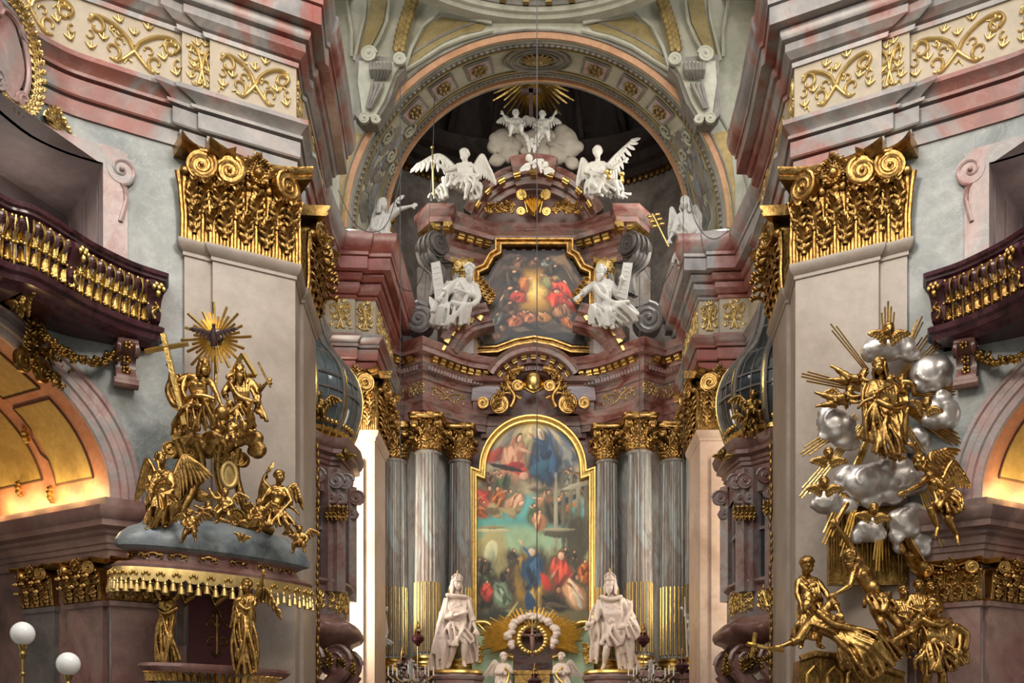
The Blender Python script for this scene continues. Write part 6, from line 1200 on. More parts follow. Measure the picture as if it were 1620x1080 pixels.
# ============================================================= white statues of the altar
W, WS = 'white_stone', 'warm_stone'
D = 33.2
f = Fig('crowned_statue', 'white crowned statue in a cloak, arm stretched down, left of the large painting', 'statue', WS, D, 21, dict(hd=(723, 925, .2), sl=(709, 949), sr=(738, 949), ch=(723, 960, .1), pv=(726, 992), el=(708, 978, .3), wl=(731, 973, 1.0), er=(746, 975, .2), wr=(753, 995, .5), kl=(719, 1022, .4), al=(711, 1052), kr=(736, 1020, .6), ar=(734, 1050, .3)), face=(.6, .1), hair='long').body(hands=(.6, .2)).tunic()
f.cloth([(712, 985, .4), (740, 985, .4)], [(706, 1022, .3), (728, 1024, .7), (745, 1018, .3)], 6).dress('coat')
f.cloth([(706, 944, .3), (710, 946, -.1), (716, 942, -.4)], [(682, 1060, -.3), (694, 1061, .3), (712, 1058, -.2)], 5, .15, .15).cloth([(700, 948, .1), (703, 975, .2)], [(690, 1035, .2), (700, 1050, .4)], 3).cloth([(738, 942, -.3), (744, 952, -.5)], [(740, 1050, -.6), (750, 1046, -.7)], 3).fold([(706, 942, .5), (722, 944, .6), (740, 945, .4)], .16).fold([(742, 950, .4), (747, 975, .4), (742, 1000, .3)], .14).dress('cloak')
def crown(f, top):
    L, u = f.L, f.u; m = MB(); m.tube([L(math.cos(a) * .37, math.sin(a) * .41, .3) for a in [2 * PI * k / 16 for k in range(17)]], .07 * u, 6); m.ball(L(0, 0, .42), (.3 * u, .33 * u, .3 * u), 12, 8)
    for k in range(8): a = k * PI / 4; m.tube([L(math.cos(a) * .38, math.sin(a) * .42, .3), L(math.cos(a) * .4, math.sin(a) * .44, .55), L(math.cos(a) * .15, math.sin(a) * .15, .8)], .045 * u, 5)
    f.extra('crown', m, WS, 60); m = MB(); m.ball(L(0, 0, .88), .08 * u, 8, 6); m.box(L(0, 0, 1.0), (.05 * u, .05 * u, .2 * u)); m.box(L(0, 0, 1.02), (.14 * u, .05 * u, .05 * u)); f.extra('crown_cross', m, 'bright_gold')
crown(f, 905)
f = Fig('crowned_statue', 'white marble statue of a bearded crowned person holding an orb, right of the painting', 'statue', WS, D, 22, dict(hd=(965, 924, .2), sl=(950, 950), sr=(982, 948), ch=(965, 962, .1), pv=(968, 1000), el=(943, 978, .3), wl=(933, 990, .8), er=(1001, 977, .1), wr=(986, 989, .7), kl=(959, 1027, .6), al=(955, 1054, .2), kr=(978, 1027, .3), ar=(980, 1056)), face=(-.5, .05), hair='long', beard=.45).body(hands=(.5, .4)).tunic()
f.cloth([(954, 985, .4), (984, 985, .4)], [(948, 1020, .3), (966, 1024, .7), (986, 1020, .3)], 6).dress('coat')
f.cloth([(976, 944, .3), (986, 944, .1), (994, 952, -.3)], [(984, 1058, .2), (998, 1062, -.1), (1009, 1060, -.5)], 6, .15, .15).cloth([(992, 952, .2), (1002, 972, .2)], [(990, 1010, .5), (1010, 1015, .1)], 3).cloth([(948, 946, -.2), (942, 954, -.4)], [(944, 1050, -.6), (936, 1040, -.7)], 3).fold([(948, 944, .5), (965, 950, .6), (984, 944, .4)], .17).fold([(984, 990, .8), (976, 1010, .7), (984, 1035, .5)], .18, .1).dress('cloak')
crown(f, 902); m = MB(); m.ball(f.p((930, 990, 1.1)), .24 * f.u, 12, 8); f.extra('orb', m, WS)
D = 34.0
def tablet(f, a, b, c_, d_, z=.6, nm='tablet'):
    m = MB(); q = [f.p((*p_, z)) for p_ in (a, b, c_, d_)]; m.prism(q, (0, -.06, 0), (0, .1, 0)); 
    for k in range(7):
        t = (k + 1) / 8; m.tube([q[0].lerp(q[3], t).lerp(q[1].lerp(q[2], t), e) + Vector((0, -.062, 0)) for e in (.18, .4, .7, .82)], .009, 4)
    f.extra(nm, m)
f = Fig('seated_prophet', 'white statue seated on the left broken pediment, leaning over a tall tablet', 'statue', W, 33.9, 21, dict(hd=(744, 433, .5), sl=(727, 445), sr=(750, 452), ch=(733, 460, .2), pv=(722, 487), el=(708, 462, .5), wl=(700, 476, .9), er=(751, 474, .6), wr=(733, 470, 1.1), kl=(703, 500, 1.0), al=(706, 520, .8), kr=(742, 497, 1.1), ar=(728, 520, .9)), face=(-.7, .5), hair='short', beard=.35).body(hands=(.5, .3)).tunic(1.16)
f.cloth([(712, 484, .5), (724, 484, .6), (740, 486, .5)], [(690, 522, .6), (710, 524, 1.0), (738, 518, .8)], 8, .14, .14, mid=[(697, 497, 1.1), (722, 500, .9), (748, 494, 1.3)]).cloth([(712, 448, 0), (726, 442, .2)], [(680, 495, .1), (700, 505, .5)], 4, .16).fold([(752, 452, .4), (758, 475, .5), (744, 492, 1.0), (715, 488, 1.1)], .22).fold([(728, 450, .6), (740, 470, .8), (735, 488, .9)], .16).cloth([(684, 470, 0), (694, 480, .1)], [(680, 510, 0), (692, 524, .2)], 3).dress()
tablet(f, (683, 422), (697, 419), (708, 486), (691, 492), .5)
f = Fig('seated_prophet', 'white statue seated on the right broken pediment, open hand out and tablet on the knee', 'statue', W, 33.9, 21, dict(hd=(950, 434, .4), sl=(939, 451), sr=(966, 448), ch=(953, 463, .2), pv=(953, 490), el=(926, 464, .4), wl=(916, 474, .7), er=(977, 472, .3), wr=(980, 456, .8), kl=(938, 498, 1.1), al=(950, 522, .9), kr=(972, 500, 1.1), ar=(966, 526, 1.0)), face=(-.7, .1), hair='short', beard=.4).body(hands=(0, .6)).tunic(1.16)
f.cloth([(940, 486, .5), (952, 484, .6), (968, 486, .5)], [(938, 520, .7), (962, 526, 1.0), (1008, 514, .5)], 9, .14, .15, mid=[(932, 496, 1.3), (954, 502, .9), (982, 497, 1.2)]).cloth([(968, 450, .1), (985, 462, 0)], [(985, 500, .2), (1008, 505, 0)], 4, .16).fold([(938, 454, .5), (950, 474, .8), (970, 488, 1.0), (995, 480, .3)], .2).fold([(945, 452, .5), (958, 466, .7), (960, 490, 1.0)], .16).dress()
tablet(f, (985, 421), (1000, 422), (991, 480), (975, 474), .5)
D = 34.1
f = Fig('pediment_angel', 'white winged angel with long gilt staff seated on the left end of the attic cornice', 'angel statue', W, D, 18, dict(hd=(735, 249, .3), sl=(723, 264), sr=(747, 262), ch=(735, 273, .1), pv=(739, 296), el=(708, 272, .2), wl=(692, 264, .6), er=(757, 281, .4), wr=(746, 292, .9), kl=(704, 293, 1.1), al=(709, 320, .9), kr=(743, 306, 1.4), ar=(737, 324, 1.1)), face=(-.7, .2), hair='curly').body(hands=(.8, .3)).tunic(1.1, (0, 0), .2)
f.cloth([(728, 284, .6), (750, 284, .6)], [(704, 302, 1.0), (722, 308, 1.1), (748, 318, 1.2)], 7, .13, mid=[(712, 292, 1.1), (730, 298, .9), (750, 300, 1.3)]).cloth([(750, 285, .3), (757, 290, .1)], [(748, 322, .4), (764, 312, 0)], 4).cloth([(690, 305, .2), (700, 295, .5)], [(680, 318, .1), (704, 320, .4)], 3).fold([(722, 282, .5), (738, 286, .9), (754, 280, .4)], .16).dress()
f.wing((724, 266, -.4), (694, 238, -.7), (661, 250, -.9), (6, 26), 12).wing((748, 264, -.4), (762, 238, -.7), (774, 258, -.8), (-2, 32), 12); m = MB(); bar(m, f.p((685, 238, .7)), f.p((687, 316, .7)), .03, n=8); m.ball(f.p((685, 240, .7)), .06, 8, 6); f.extra('staff', m, 'bright_gold')
f = Fig('pediment_angel', 'white angel with one wing raised high, seated on the right attic cornice end', 'angel statue', W, D, 18, dict(hd=(945, 245, .3), sl=(934, 262), sr=(957, 261), ch=(946, 272, .1), pv=(946, 296), el=(926, 276, .3), wl=(946, 282, 1.0), er=(969, 270, .3), wr=(984, 262, .6), kl=(936, 304, 1.3), al=(952, 318, .9), kr=(972, 300, 1.2), ar=(978, 320, .9)), face=(-.3, .2), hair='curly').body(hands=(.5, .5)).tunic(1.12, (.4, 0), .2)
f.cloth([(932, 285, .6), (958, 284, .6)], [(928, 316, .7), (950, 318, 1.2), (985, 312, .9)], 8, .14).cloth([(960, 288, .2), (975, 296, .2)], [(960, 318, .5), (998, 312, .3)], 5).fold([(930, 290, .6), (926, 305, .6), (938, 320, .6)], .18).fold([(932, 280, .6), (948, 286, .9), (962, 280, .3)], .16).dress()
f.wing((934, 264, -.4), (922, 244, -.7), (917, 262, -.8), (4, 28), 11).wing((958, 262, -.4), (974, 240, -.7), (999, 214, -.9), (4, 34), 13); m = MB(); m.ball(f.p((961, 285, 1.3)), (.12, .1, .1), 10, 7); m.tube([f.p((961, 285, 1.3)), f.p((961, 292, 1.3)), f.p((961, 295, 1.3))], [.04, .04, .08], 8); m.ball(f.p((983, 283, .8)), .09, 8, 6); m.tube([f.p((983, 287, .8)), f.p((983, 296, .8))], [.05, .08], 8); f.extra('gilt_vessels', m, 'bright_gold')
putto('white winged child on the altar\'s topmost cloud, left of the two', 816, 182, 12.5, 34.6, W, 'sit', -1, seed=1, group=None)
putto('white winged child on the altar\'s topmost cloud, right of the two', 858, 184, 12.5, 34.6, W, 'walk', 1, seed=2)
cherub('white cherub head with spread wings, left one before the crown of the pediment', 838, 252, 13, 34.3, W, -.4, -.2); cherub('white cherub head with spread wings, right one before the crown of the pediment', 862, 262, 11, 34.25, W, .5, .2)
cherub('white cherub head with upright wings directly between the two stone clouds', 842, 226, 12, 34.6, W, .1, .9)
SC = 'taupe_stucco'
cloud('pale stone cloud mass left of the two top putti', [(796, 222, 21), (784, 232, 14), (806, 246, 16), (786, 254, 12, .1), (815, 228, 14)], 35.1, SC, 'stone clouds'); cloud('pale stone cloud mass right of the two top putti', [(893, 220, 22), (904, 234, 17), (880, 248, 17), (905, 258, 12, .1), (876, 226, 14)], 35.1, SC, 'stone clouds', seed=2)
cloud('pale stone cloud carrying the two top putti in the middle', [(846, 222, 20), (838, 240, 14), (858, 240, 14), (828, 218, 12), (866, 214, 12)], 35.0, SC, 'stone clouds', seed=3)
D = 29.9
f = Fig('cornice_angel', 'white angel standing on the left cornice reaching one arm toward the altar', 'angel statue', W, 30.4, 19, dict(hd=(606, 326, .2), sl=(596, 346), sr=(616, 344), ch=(606, 354, .1), pv=(604, 382), er=(632, 334, .3), wr=(650, 331, .5), el=(590, 366, .4), wl=(602, 374, .9), kl=(600, 402, .5), al=(598, 424, .1), kr=(612, 402, .3), ar=(614, 426)), face=(1.0, .1), hair='long').body(hands=(.4, .1)).tunic(1.15, (1, .4))
f.cloth([(594, 372, .4), (616, 372, .4)], [(586, 420, .2), (602, 428, .7), (624, 418, .2)], 7, .15, .15).cloth([(590, 345, 0), (600, 352, .5)], [(584, 398, 0), (596, 402, .5)], 4).fold([(612, 350, .5), (604, 372, .8), (588, 385, .5)], .18).dress(); f.wing((600, 346, -.5), (596, 318, -.7), (586, 338, -.8), (-2, 44), 9).wing((612, 344, -.5), (616, 322, -.8), (626, 308, -.9), (-12, 36), 10)
f = Fig('cornice_angel', 'sunlit white angel standing on the right cornice with a gilt branch', 'angel statue', W, 30.4, 20, dict(hd=(1083, 324, .2), sl=(1073, 343), sr=(1096, 343), ch=(1084, 354, .1), pv=(1084, 382), el=(1066, 366, .4), wl=(1058, 384, .7), er=(1102, 366, .3), wr=(1092, 378, 1.0), kl=(1078, 402, .5), al=(1076, 424), kr=(1094, 402, .4), ar=(1098, 424)), face=(-.8, .1), hair='long').body(hands=(.6, .4)).tunic(1.15)
f.cloth([(1072, 370, .4), (1098, 370, .4)], [(1066, 420, .2), (1084, 428, .7), (1108, 418, .2)], 7, .15, .15).cloth([(1096, 346, .3), (1106, 352, 0)], [(1098, 398, .4), (1110, 400, 0)], 4).fold([(1074, 348, .5), (1084, 370, .8), (1104, 380, .5)], .18).dress(); f.wing((1074, 345, -.5), (1064, 322, -.7), (1062, 340, -.8), (6, 34), 9).wing((1094, 343, -.5), (1102, 318, -.8), (1112, 332, -.9), (0, 40), 10)
m = MB(); b0, b1 = f.p((1030, 346, .8)), f.p((1056, 398, .8)); bar(m, b1, b0, .03, .02, 6)
for k in range(6): q = b0.lerp(b1, .05 + .07 * k); m.ball(q + Vector((.12 * (-1) ** k, 0, .02)), (.1, .04, .05), 7, 5)
f.extra('gilt_branch', m, 'bright_gold', 60)
def altar_side_angel(px, s, lab):
    f = Fig('side_angel', lab, 'angel statue', W, 32.9, 15, dict(hd=(px, 958, .3), sl=(px - 8, 972), sr=(px + 9, 972), pv=(px, 994), el=(px - 12, 984, .3), wl=(px - 2, 990, .9), er=(px + 15 * s, 976, .4), wr=(px + 20 * s, 968, .6), kl=(px - 6, 1014, .6), al=(px - 7, 1034), kr=(px + 8, 1012, .6), ar=(px + 7, 1034, .2)), face=(.4 * s, .2), hair='curly').body(hands=(.4, .7)).tunic(1.1); f.cloth([(px - 10, 990, .4), (px + 10, 990, .4)], [(px - 14, 1020, .2), (px + 2, 1024, .6), (px + 14, 1016, .2)], 5).dress(); f.wing((px - 6 * s, 973, -.5), (px - 14 * s, 960, -.7), (px - 22 * s, 968, -.8), (-2 * s, 24), 8); return f
f = altar_side_angel(590, 1, 'small white angel holding a white banner in front of the leftmost altar column'); m = MB(); q = [f.p((*p_, .5)) for p_ in ((606, 950), (596, 985), (600, 1002), (611, 1016), (616, 1000), (612, 975))]; m.prism(q, (0, -.03, 0), (0, .03, 0)); f.extra('banner', m, WS)
putto('white child angel under the banner angel in front of the leftmost altar column', 591, 1012, 12, 32.7, W, 'walk', 1, seed=4)
f = altar_side_angel(1101, -1, 'small white angel with a thin lance in front of the rightmost altar column'); m = MB(); bar(m, f.p((1082, 945, .7)), f.p((1086, 1040, .7)), .025, n=6); bar(m, f.p((1090, 1045, .8)), f.p((1106, 1018, .8)), .03, n=6); f.extra('lance', m, WS)
for px, s, lab in ((797, 1, 'left'), (888, -1, 'right')):
    f = Fig('kneeling_angel', 'small white and gold angel kneeling at the %s of the altar crucifix' % lab, 'angel statue', WS, 33.3, 14, dict(hd=(px, 1040, .3), sl=(px - 8, 1053), sr=(px + 8, 1053), pv=(px, 1074), el=(px - 12, 1064, .3), wl=(px - 2, 1066, .9), er=(px + 12, 1064, .3), wr=(px + 2, 1064, 1.0), kl=(px - 8, 1084, 1.0), al=(px - 12, 1094, 0), kr=(px + 8, 1084, 1.0), ar=(px + 12, 1094, 0)), face=(.6 * s, .2), hair='curly').body(hands=(.5, .5)).tunic(1.15); f.cloth([(px - 10, 1070, .4), (px + 10, 1070, .4)], [(px - 16, 1096, .4), (px + 16, 1096, .4)], 5).dress(); f.wing((px - 7 * s, 1054, -.5), (px - 15 * s, 1044, -.6), (px - 24 * s, 1056, -.7), (-4 * s, 22), 8)
    f.cl = MB(); f.fold([(px + 2, 1056, .9), (px + 8 * s, 1068, .8), (px + 4, 1084, 1.1)], .2); part('gilt_sash', carve(f.cl, f.vox, 1), 'bright_gold', f.t, 180)
# ============================================================= gilt group on the pulpit
G = 'gold'; D = 17.9
cloud('heap of gilt clouds carrying the two seated figures above the pulpit canopy', [(290, 688, 18), (312, 702, 20), (338, 696, 18), (300, 672, 14), (284, 676, 12), (356, 706, 15), (378, 692, 17), (402, 694, 16), (408, 712, 15), (330, 714, 14), (390, 676, 14), (346, 676, 16, -.1)], 18.3, G, vox=.022)
f = Fig('seated_saviour', 'gilt half bare seated figure resting a long cross on his shoulder, on the pulpit cloud', 'statue', G, D, 22, dict(hd=(327, 582, .5), sl=(298, 596, .1), sr=(333, 603), ch=(314, 613, .2), pv=(320, 643), el=(272, 612, .3), wl=(275, 590, .7), er=(345, 625, .3), wr=(353, 642, .7), kl=(304, 660, 1.2), al=(296, 690, .7), kr=(337, 650, 1.3), ar=(342, 680, .8)), face=(.8, .3), hair='long', beard=.3, vox=.06).body(hands=(.9, .4))
f.cloth([(304, 636, .5), (320, 634, .7), (338, 636, .5)], [(286, 684, .9), (315, 690, 1.1), (346, 684, 1.0)], 9, .13, .15, mid=[(296, 656, 1.4), (320, 662, 1.0), (345, 648, 1.5)]).cloth([(282, 592, -.2), (296, 592, .1)], [(272, 632, -.1), (300, 640, .2)], 5, .17).fold([(276, 596, .2), (268, 620, .3), (280, 645, .4), (300, 650, .8)], .24).fold([(292, 640, .6), (318, 632, .9), (344, 636, .6)], .2).fold([(300, 655, 1.0), (322, 650, 1.4), (338, 662, 1.4)], .16).dress()
m = MB(); a, b = f.p((265, 536, .9)), f.p((303, 682, 1.4)); dr = (b - a).normalized(); yy = Vector((0, 1, 0)); sd = dr.cross(yy); w_ = .038; m.add([a + sd * w_ * i + yy * w_ * j for i, j in ((-1, -1), (1, -1), (1, 1), (-1, 1))] + [b + sd * w_ * i + yy * w_ * j for i, j in ((-1, -1), (1, -1), (1, 1), (-1, 1))], [(0, 1, 2, 3), (7, 6, 5, 4), (0, 4, 5, 1), (1, 5, 6, 2), (2, 6, 7, 3), (3, 7, 4, 0)])
a, b = f.p((238, 565, 1.1)), f.p((304, 551, .9)); m.tube([a, b], .045, 4); f.extra('cross', m, 'bright_gold')
f = Fig('seated_father', 'gilt bearded seated figure with triangle halo and a sceptre in the raised hand', 'statue', G, D, 21, dict(hd=(382, 591, .5), sl=(366, 605), sr=(397, 603), ch=(381, 618, .1), pv=(385, 646), el=(357, 624, .4), wl=(366, 640, 1.0), er=(410, 622, .3), wr=(424, 611, .6), kl=(371, 662, 1.2), al=(372, 690, .8), kr=(403, 662, 1.2), ar=(407, 684, .8)), face=(.2, .1), hair='long', beard=.6, vox=.06).body(hands=(.4, .9)).tunic(1.14, (1, .5))
f.cloth([(370, 640, .6), (400, 638, .6)], [(362, 686, .8), (384, 690, 1.1), (412, 682, 1.0)], 8, .13, .15, mid=[(364, 660, 1.4), (387, 666, 1.0), (410, 658, 1.4)]).cloth([(398, 602, -.2), (408, 606, -.4)], [(404, 640, .2), (420, 668, 0)], 4, .16).fold([(366, 608, .5), (384, 634, .9), (410, 640, .5)], .2).fold([(358, 598, 0), (372, 590, -.3), (388, 600, -.4)], .22).dress()
m = MB(); q = [f.p((*p_, -.5)) for p_ in ((381, 556), (360, 592), (402, 590), (381, 556))]
for i in range(3): m.tube([q[i], q[i + 1]], .04, 4)
f.extra('triangle_halo', m, 'bright_gold'); m = MB(); bar(m, f.p((413, 579, .8)), f.p((432, 618, .8)), .018, n=6); m.ball(f.p((432, 612, .8)), .03, 6, 5); f.extra('sceptre', m, 'old_gold')
m = MB(); m.ball(P(351, 653, 17.25), .115, 20, 14); solo('gilt_globe', m, G, 'plain gilt globe between the two seated figures above the pulpit', 'globe', smooth=180)
putto('gilt child standing on the cloud below the globe, between the seated figures', 365, 664, 12, 17.4, G, 'stand', 1, wings=0, seed=6)
t = thing('dove_sunburst', 'gilt ray sunburst with dark dove high above the pulpit', 'sunburst', P(341, 620, 18.4)); c = P(341, 535, 18.3); m = MB(); rr = random.Random(9)
for k in range(32):
    a = 2 * PI * k / 32 + .05; l = (.62, .44, .54, .4)[k % 4] * rr.uniform(.92, 1.06); dr = Vector((math.cos(a), 0, math.sin(a))); bar(m, c + dr * .16, c + dr * l, .026, .026)
part('rays', m, 'bright_gold', t); m = MB(); [m.ball(c + Vector((.11 * e, .03, -.02)), (.13, .04, .12), 12, 8) for e in (-1, 1)]; m.tube([c, P(341, 640, 18.4)], .028, 6); part('glory_cloud', m, 'bright_gold', t)
m = MB(); m.tube([c + Vector((0, -.08, -.17)), c + Vector((0, -.12, -.05)), c + Vector((0, -.14, .06)), c + Vector((.02, -.16, .13))], [.05, .065, .045, .03], 8); m.ball(c + Vector((.02, -.17, .15)), .035, 8, 6)
for e in (-1, 1): m.merge(wing_mb(c + Vector((.04 * e, -.1, .04)), c + Vector((.18 * e, -.1, .1)), c + Vector((.33 * e, -.1, .13)), Vector((e * .03, 0, -.12)), .16, 7))
part('dove', m, 'dark_line', t, 60)
def angel(label, h, D, J, face, cloths, wings, hair='curly', mat=G, hands=(.4, .4), tun=(1.1, (0, 0)), name='gilt_angel', roll=0, beard=0, cat='angel statue', vox=.06):
    f = Fig(name, label, cat, mat, D, h, J, face=face, hair=hair, roll=roll, beard=beard, vox=vox).body(hands=hands)
    if tun: f.tunic(*tun)
    for c_ in cloths:
        if c_[0] == 'c': f.cloth(*c_[1:])
        else: f.fold(*c_[1:])
    f.dress()
    for w_ in wings: f.wing(*w_)
    return f
angel('large gilt angel seated on the left of the pulpit canopy, hands to the chest', 22, 17.6, dict(hd=(258, 729, .4), sl=(245, 751), sr=(270, 750), ch=(258, 763, .1), pv=(260, 792), el=(240, 772, .4), wl=(262, 764, 1.0), er=(276, 772, .4), wr=(266, 758, 1.0), kl=(266, 812, 1.3), al=(246, 838, .9), kr=(285, 802, 1.2), ar=(268, 834, .8)), (.7, -.3), [('c', [(248, 782, .5), (260, 780, .7), (274, 782, .5)], [(236, 838, .7), (256, 842, 1.1), (284, 828, .9)], 9, .13, .15, .2, .1, [(252, 808, 1.3), (270, 812, 1.3), (294, 800, 1.4)]), ('c', [(242, 754, .3), (250, 758, .6)], [(236, 800, .3), (252, 806, .7)], 4), ('f', [(282, 795, 1.0), (292, 808, 1.0), (280, 822, 1.0)], .2), ('f', [(244, 782, .7), (262, 788, 1.0), (280, 778, .6)], .18)], [((246, 752, -.4), (227, 722, -.7), (216, 752, -.8), (0, 46), 12), ((270, 752, -.5), (284, 716, -.8), (302, 724, -.9), (2, 48), 12)], tun=(1.14, (.4, .4)))
angel('gilt bare chested angel on the right of the pulpit canopy turning its head away', 20, 18.3, dict(hd=(444, 757, .4), sl=(429, 772), sr=(453, 775), ch=(440, 785, .2), pv=(438, 808), el=(418, 790, .3), wl=(412, 806, .7), er=(462, 794, .3), wr=(452, 810, .9), kl=(424, 822, 1.2), al=(416, 842, .8), kr=(455, 824, 1.1), ar=(462, 846, .7)), (.9, .1), [('c', [(424, 802, .5), (455, 804, .5)], [(410, 836, .8), (436, 838, 1.3), (468, 838, .8)], 7, .15, .15), ('f', [(454, 800, .3), (466, 806, .3), (474, 816, .2)], .18, .08)], [((430, 774, -.4), (414, 756, -.6), (422, 738, -.8), (-14, 38), 10), ((450, 774, -.5), (464, 762, -.7), (470, 780, -.8), (2, 26), 8)], tun=None)
cloud('gilt clouds heaped on the pulpit canopy beside the left angel', [(300, 768, 17), (312, 756, 14), (292, 782, 13), (318, 784, 12)], 18.1, G, vox=.022)
putto('gilt child climbing down the front left of the pulpit canopy', 301, 812, 13, 17.15, G, 'walk', 1, seed=7, wings=1); putto('gilt child in mid stride at the centre of the pulpit canopy', 357, 780, 14, 17.1, G, 'walk', -1, seed=8, wings=1); putto('gilt child sitting in front of the bare chested angel on the pulpit', 410, 796, 12, 17.5, G, 'sit', 1, seed=9); putto('gilt child reaching out at the right rim of the pulpit canopy', 474, 838, 12, 18.2, G, 'sit', -1, seed=10); putto('gilt child clinging to the volutes behind the climbing child on the canopy', 330, 800, 12, 17.5, G, 'fly', -1, rot=.5, seed=11)
cherub('gilt cherub head at the far left rim of the pulpit canopy', 231, 846, 13, 17.3, G, .3, .2); cherub('gilt cherub head in the middle of the pulpit canopy roof', 394, 820, 12, 17.15, G, -.2, .1); cherub('small gilt cherub head low on the blue canopy right of the centre', 383, 848, 9, 16.95, G, .3, .4)
angel('gilt angel standing left of the dark red panel under the pulpit canopy', 20, 17.8, dict(hd=(267, 928, .3), sl=(254, 947), sr=(279, 947), pv=(266, 978), el=(248, 930, .3), wl=(254, 912, .6), er=(286, 938, .3), wr=(288, 918, .6), kl=(260, 951, .5), al=(260, 1058, .1), kr=(274, 994, .6), ar=(274, 1058, .2)), (.4, .2), [('c', [(256, 966, .4), (278, 966, .4)], [(252, 1052, .3), (268, 1054, .8), (284, 1046, .3)], 6, .15, .15), ('f', [(254, 964, .5), (268, 972, .8), (284, 962, .4)], .2)], [], tun=None)
angel('gilt robed angel with one wing right of the dark red panel under the pulpit canopy', 20, 17.9, dict(hd=(392, 928, .3), sl=(380, 948), sr=(406, 946), pv=(392, 978), el=(374, 954, .3), wl=(380, 970, .8), er=(414, 930, .3), wr=(418, 914, .6), kl=(386, 951, .5), al=(384, 1062, .1), kr=(400, 951, .6), ar=(400, 1064, .2)), (-.3, .2), [('c', [(380, 964, .4), (404, 964, .4)], [(372, 1064, .3), (390, 1070, .8), (406, 1064, .3)], 7, .15, .15), ('c', [(376, 944, 0), (384, 954, .4)], [(370, 994, 0), (380, 955, .5)], 3), ('f', [(380, 954, .6), (394, 966, .8), (408, 954, .3)], .18)], [((404, 938, -.3), (420, 930, -.4), (438, 962, -.4), (-6, 20), 9)], tun=(1.12, (.4, .4)))
cherub('gilt winged bust above the crown of the left chapel arch', 36, 479, 19, 16.35, 'old_gold', -.1, .5, face=(-.3, .2))
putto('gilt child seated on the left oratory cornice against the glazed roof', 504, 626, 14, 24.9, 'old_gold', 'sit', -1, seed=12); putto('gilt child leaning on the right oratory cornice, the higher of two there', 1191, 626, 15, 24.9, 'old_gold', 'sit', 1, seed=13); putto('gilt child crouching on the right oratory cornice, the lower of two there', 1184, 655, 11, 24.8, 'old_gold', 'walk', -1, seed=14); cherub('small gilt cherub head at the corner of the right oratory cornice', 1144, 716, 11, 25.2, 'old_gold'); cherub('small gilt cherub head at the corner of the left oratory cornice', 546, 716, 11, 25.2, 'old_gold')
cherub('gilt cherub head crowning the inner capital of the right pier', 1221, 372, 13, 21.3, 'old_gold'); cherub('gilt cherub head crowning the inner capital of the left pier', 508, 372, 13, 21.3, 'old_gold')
# ============================================================= silver cloud and sunray group on the right pier
S = 'silver'; D = 18.7
CB = [('topmost, under the gilt cherub head with upright rays', [(1404, 548, 29), (1384, 552, 21), (1426, 546, 23), (1376, 562, 14), (1440, 560, 16)]), ('right of the standing lady\'s head', [(1470, 590, 32), (1484, 578, 21), (1492, 600, 16), (1462, 606, 19)]), ('outermost on the right, beside the marble corbel', [(1492, 652, 29), (1508, 664, 21), (1516, 646, 15), (1478, 664, 20), (1490, 630, 16)]), ('left of the standing lady\'s skirt', [(1320, 672, 30), (1334, 690, 23), (1310, 656, 18), (1344, 700, 16), (1306, 690, 14)]), ('under the feet of the standing lady', [(1366, 764, 35), (1398, 756, 33), (1428, 756, 35), (1450, 764, 23), (1340, 752, 21), (1380, 790, 19), (1330, 768, 16), (1410, 780, 23)]), ('at the lower left below the cherub heads', [(1306, 794, 23), (1320, 802, 18), (1342, 800, 16), (1294, 796, 14)]), ('low centre under the cherub with folded wings', [(1372, 840, 22), (1388, 846, 16), (1358, 848, 15), (1382, 828, 14)]), ('beneath the knees of the flying angel', [(1432, 826, 29), (1446, 812, 21), (1422, 846, 18), (1456, 858, 18), (1424, 866, 13), (1462, 872, 13)]), ('half hidden behind the wing of the flying angel', [(1516, 768, 16), (1520, 780, 12), (1508, 760, 12)]), ('behind the standing lady\'s skirt on the right', [(1456, 690, 21), (1446, 706, 16), (1462, 712, 15)])]
for i, (lab, b) in enumerate(CB): cloud('silvered cloud ' + lab, b, 18.75 if i not in (8, 9) else 18.95, S, 'silvered clouds on the pier', seed=i + 3, vox=.024)
t = thing('sunray_burst', 'bundles of thin gilt rays spreading from behind the standing lady on the right pier', 'sunburst', P(1403, 700, 19.0)); c = P(1403, 625, 18.95)
for (x, y, st, n, d_) in ((1314, 512, .35, 3, 0), (1264, 592, .3, 4, 0), (1264, 722, .35, 4, 0), (1262, 792, .3, 4, 0), (1405, 476, .5, 5, 0), (1459, 500, .6, 3, .2), (1489, 538, .15, 3, .9), (1467, 530, .15, 3, .9), (1538, 612, .3, 5, .6), (1526, 704, .2, 5, .8), (1300, 868, .3, 4, 0), (1462, 720, .3, 3, .3), (1496, 872, .5, 4, 0), (1388, 912, .75, 4, 0), (1330, 880, .5, 3, 0)):
    e = P(x, y, 18.6); m = MB(); ln = (e - c).length; sd = (e - c).normalized().cross(Vector((0, 1, 0)))
    for k in range(n): o = (k - (n - 1) / 2); a = c.lerp(e, st) + sd * o * .03; bar(m, a, c + (e - c) * (1 - .06 * abs(o)) + sd * o * .055, .017, .017)
    part('ray_bundle', m, 'bright_gold' if d_ < .5 else 'gold', t)
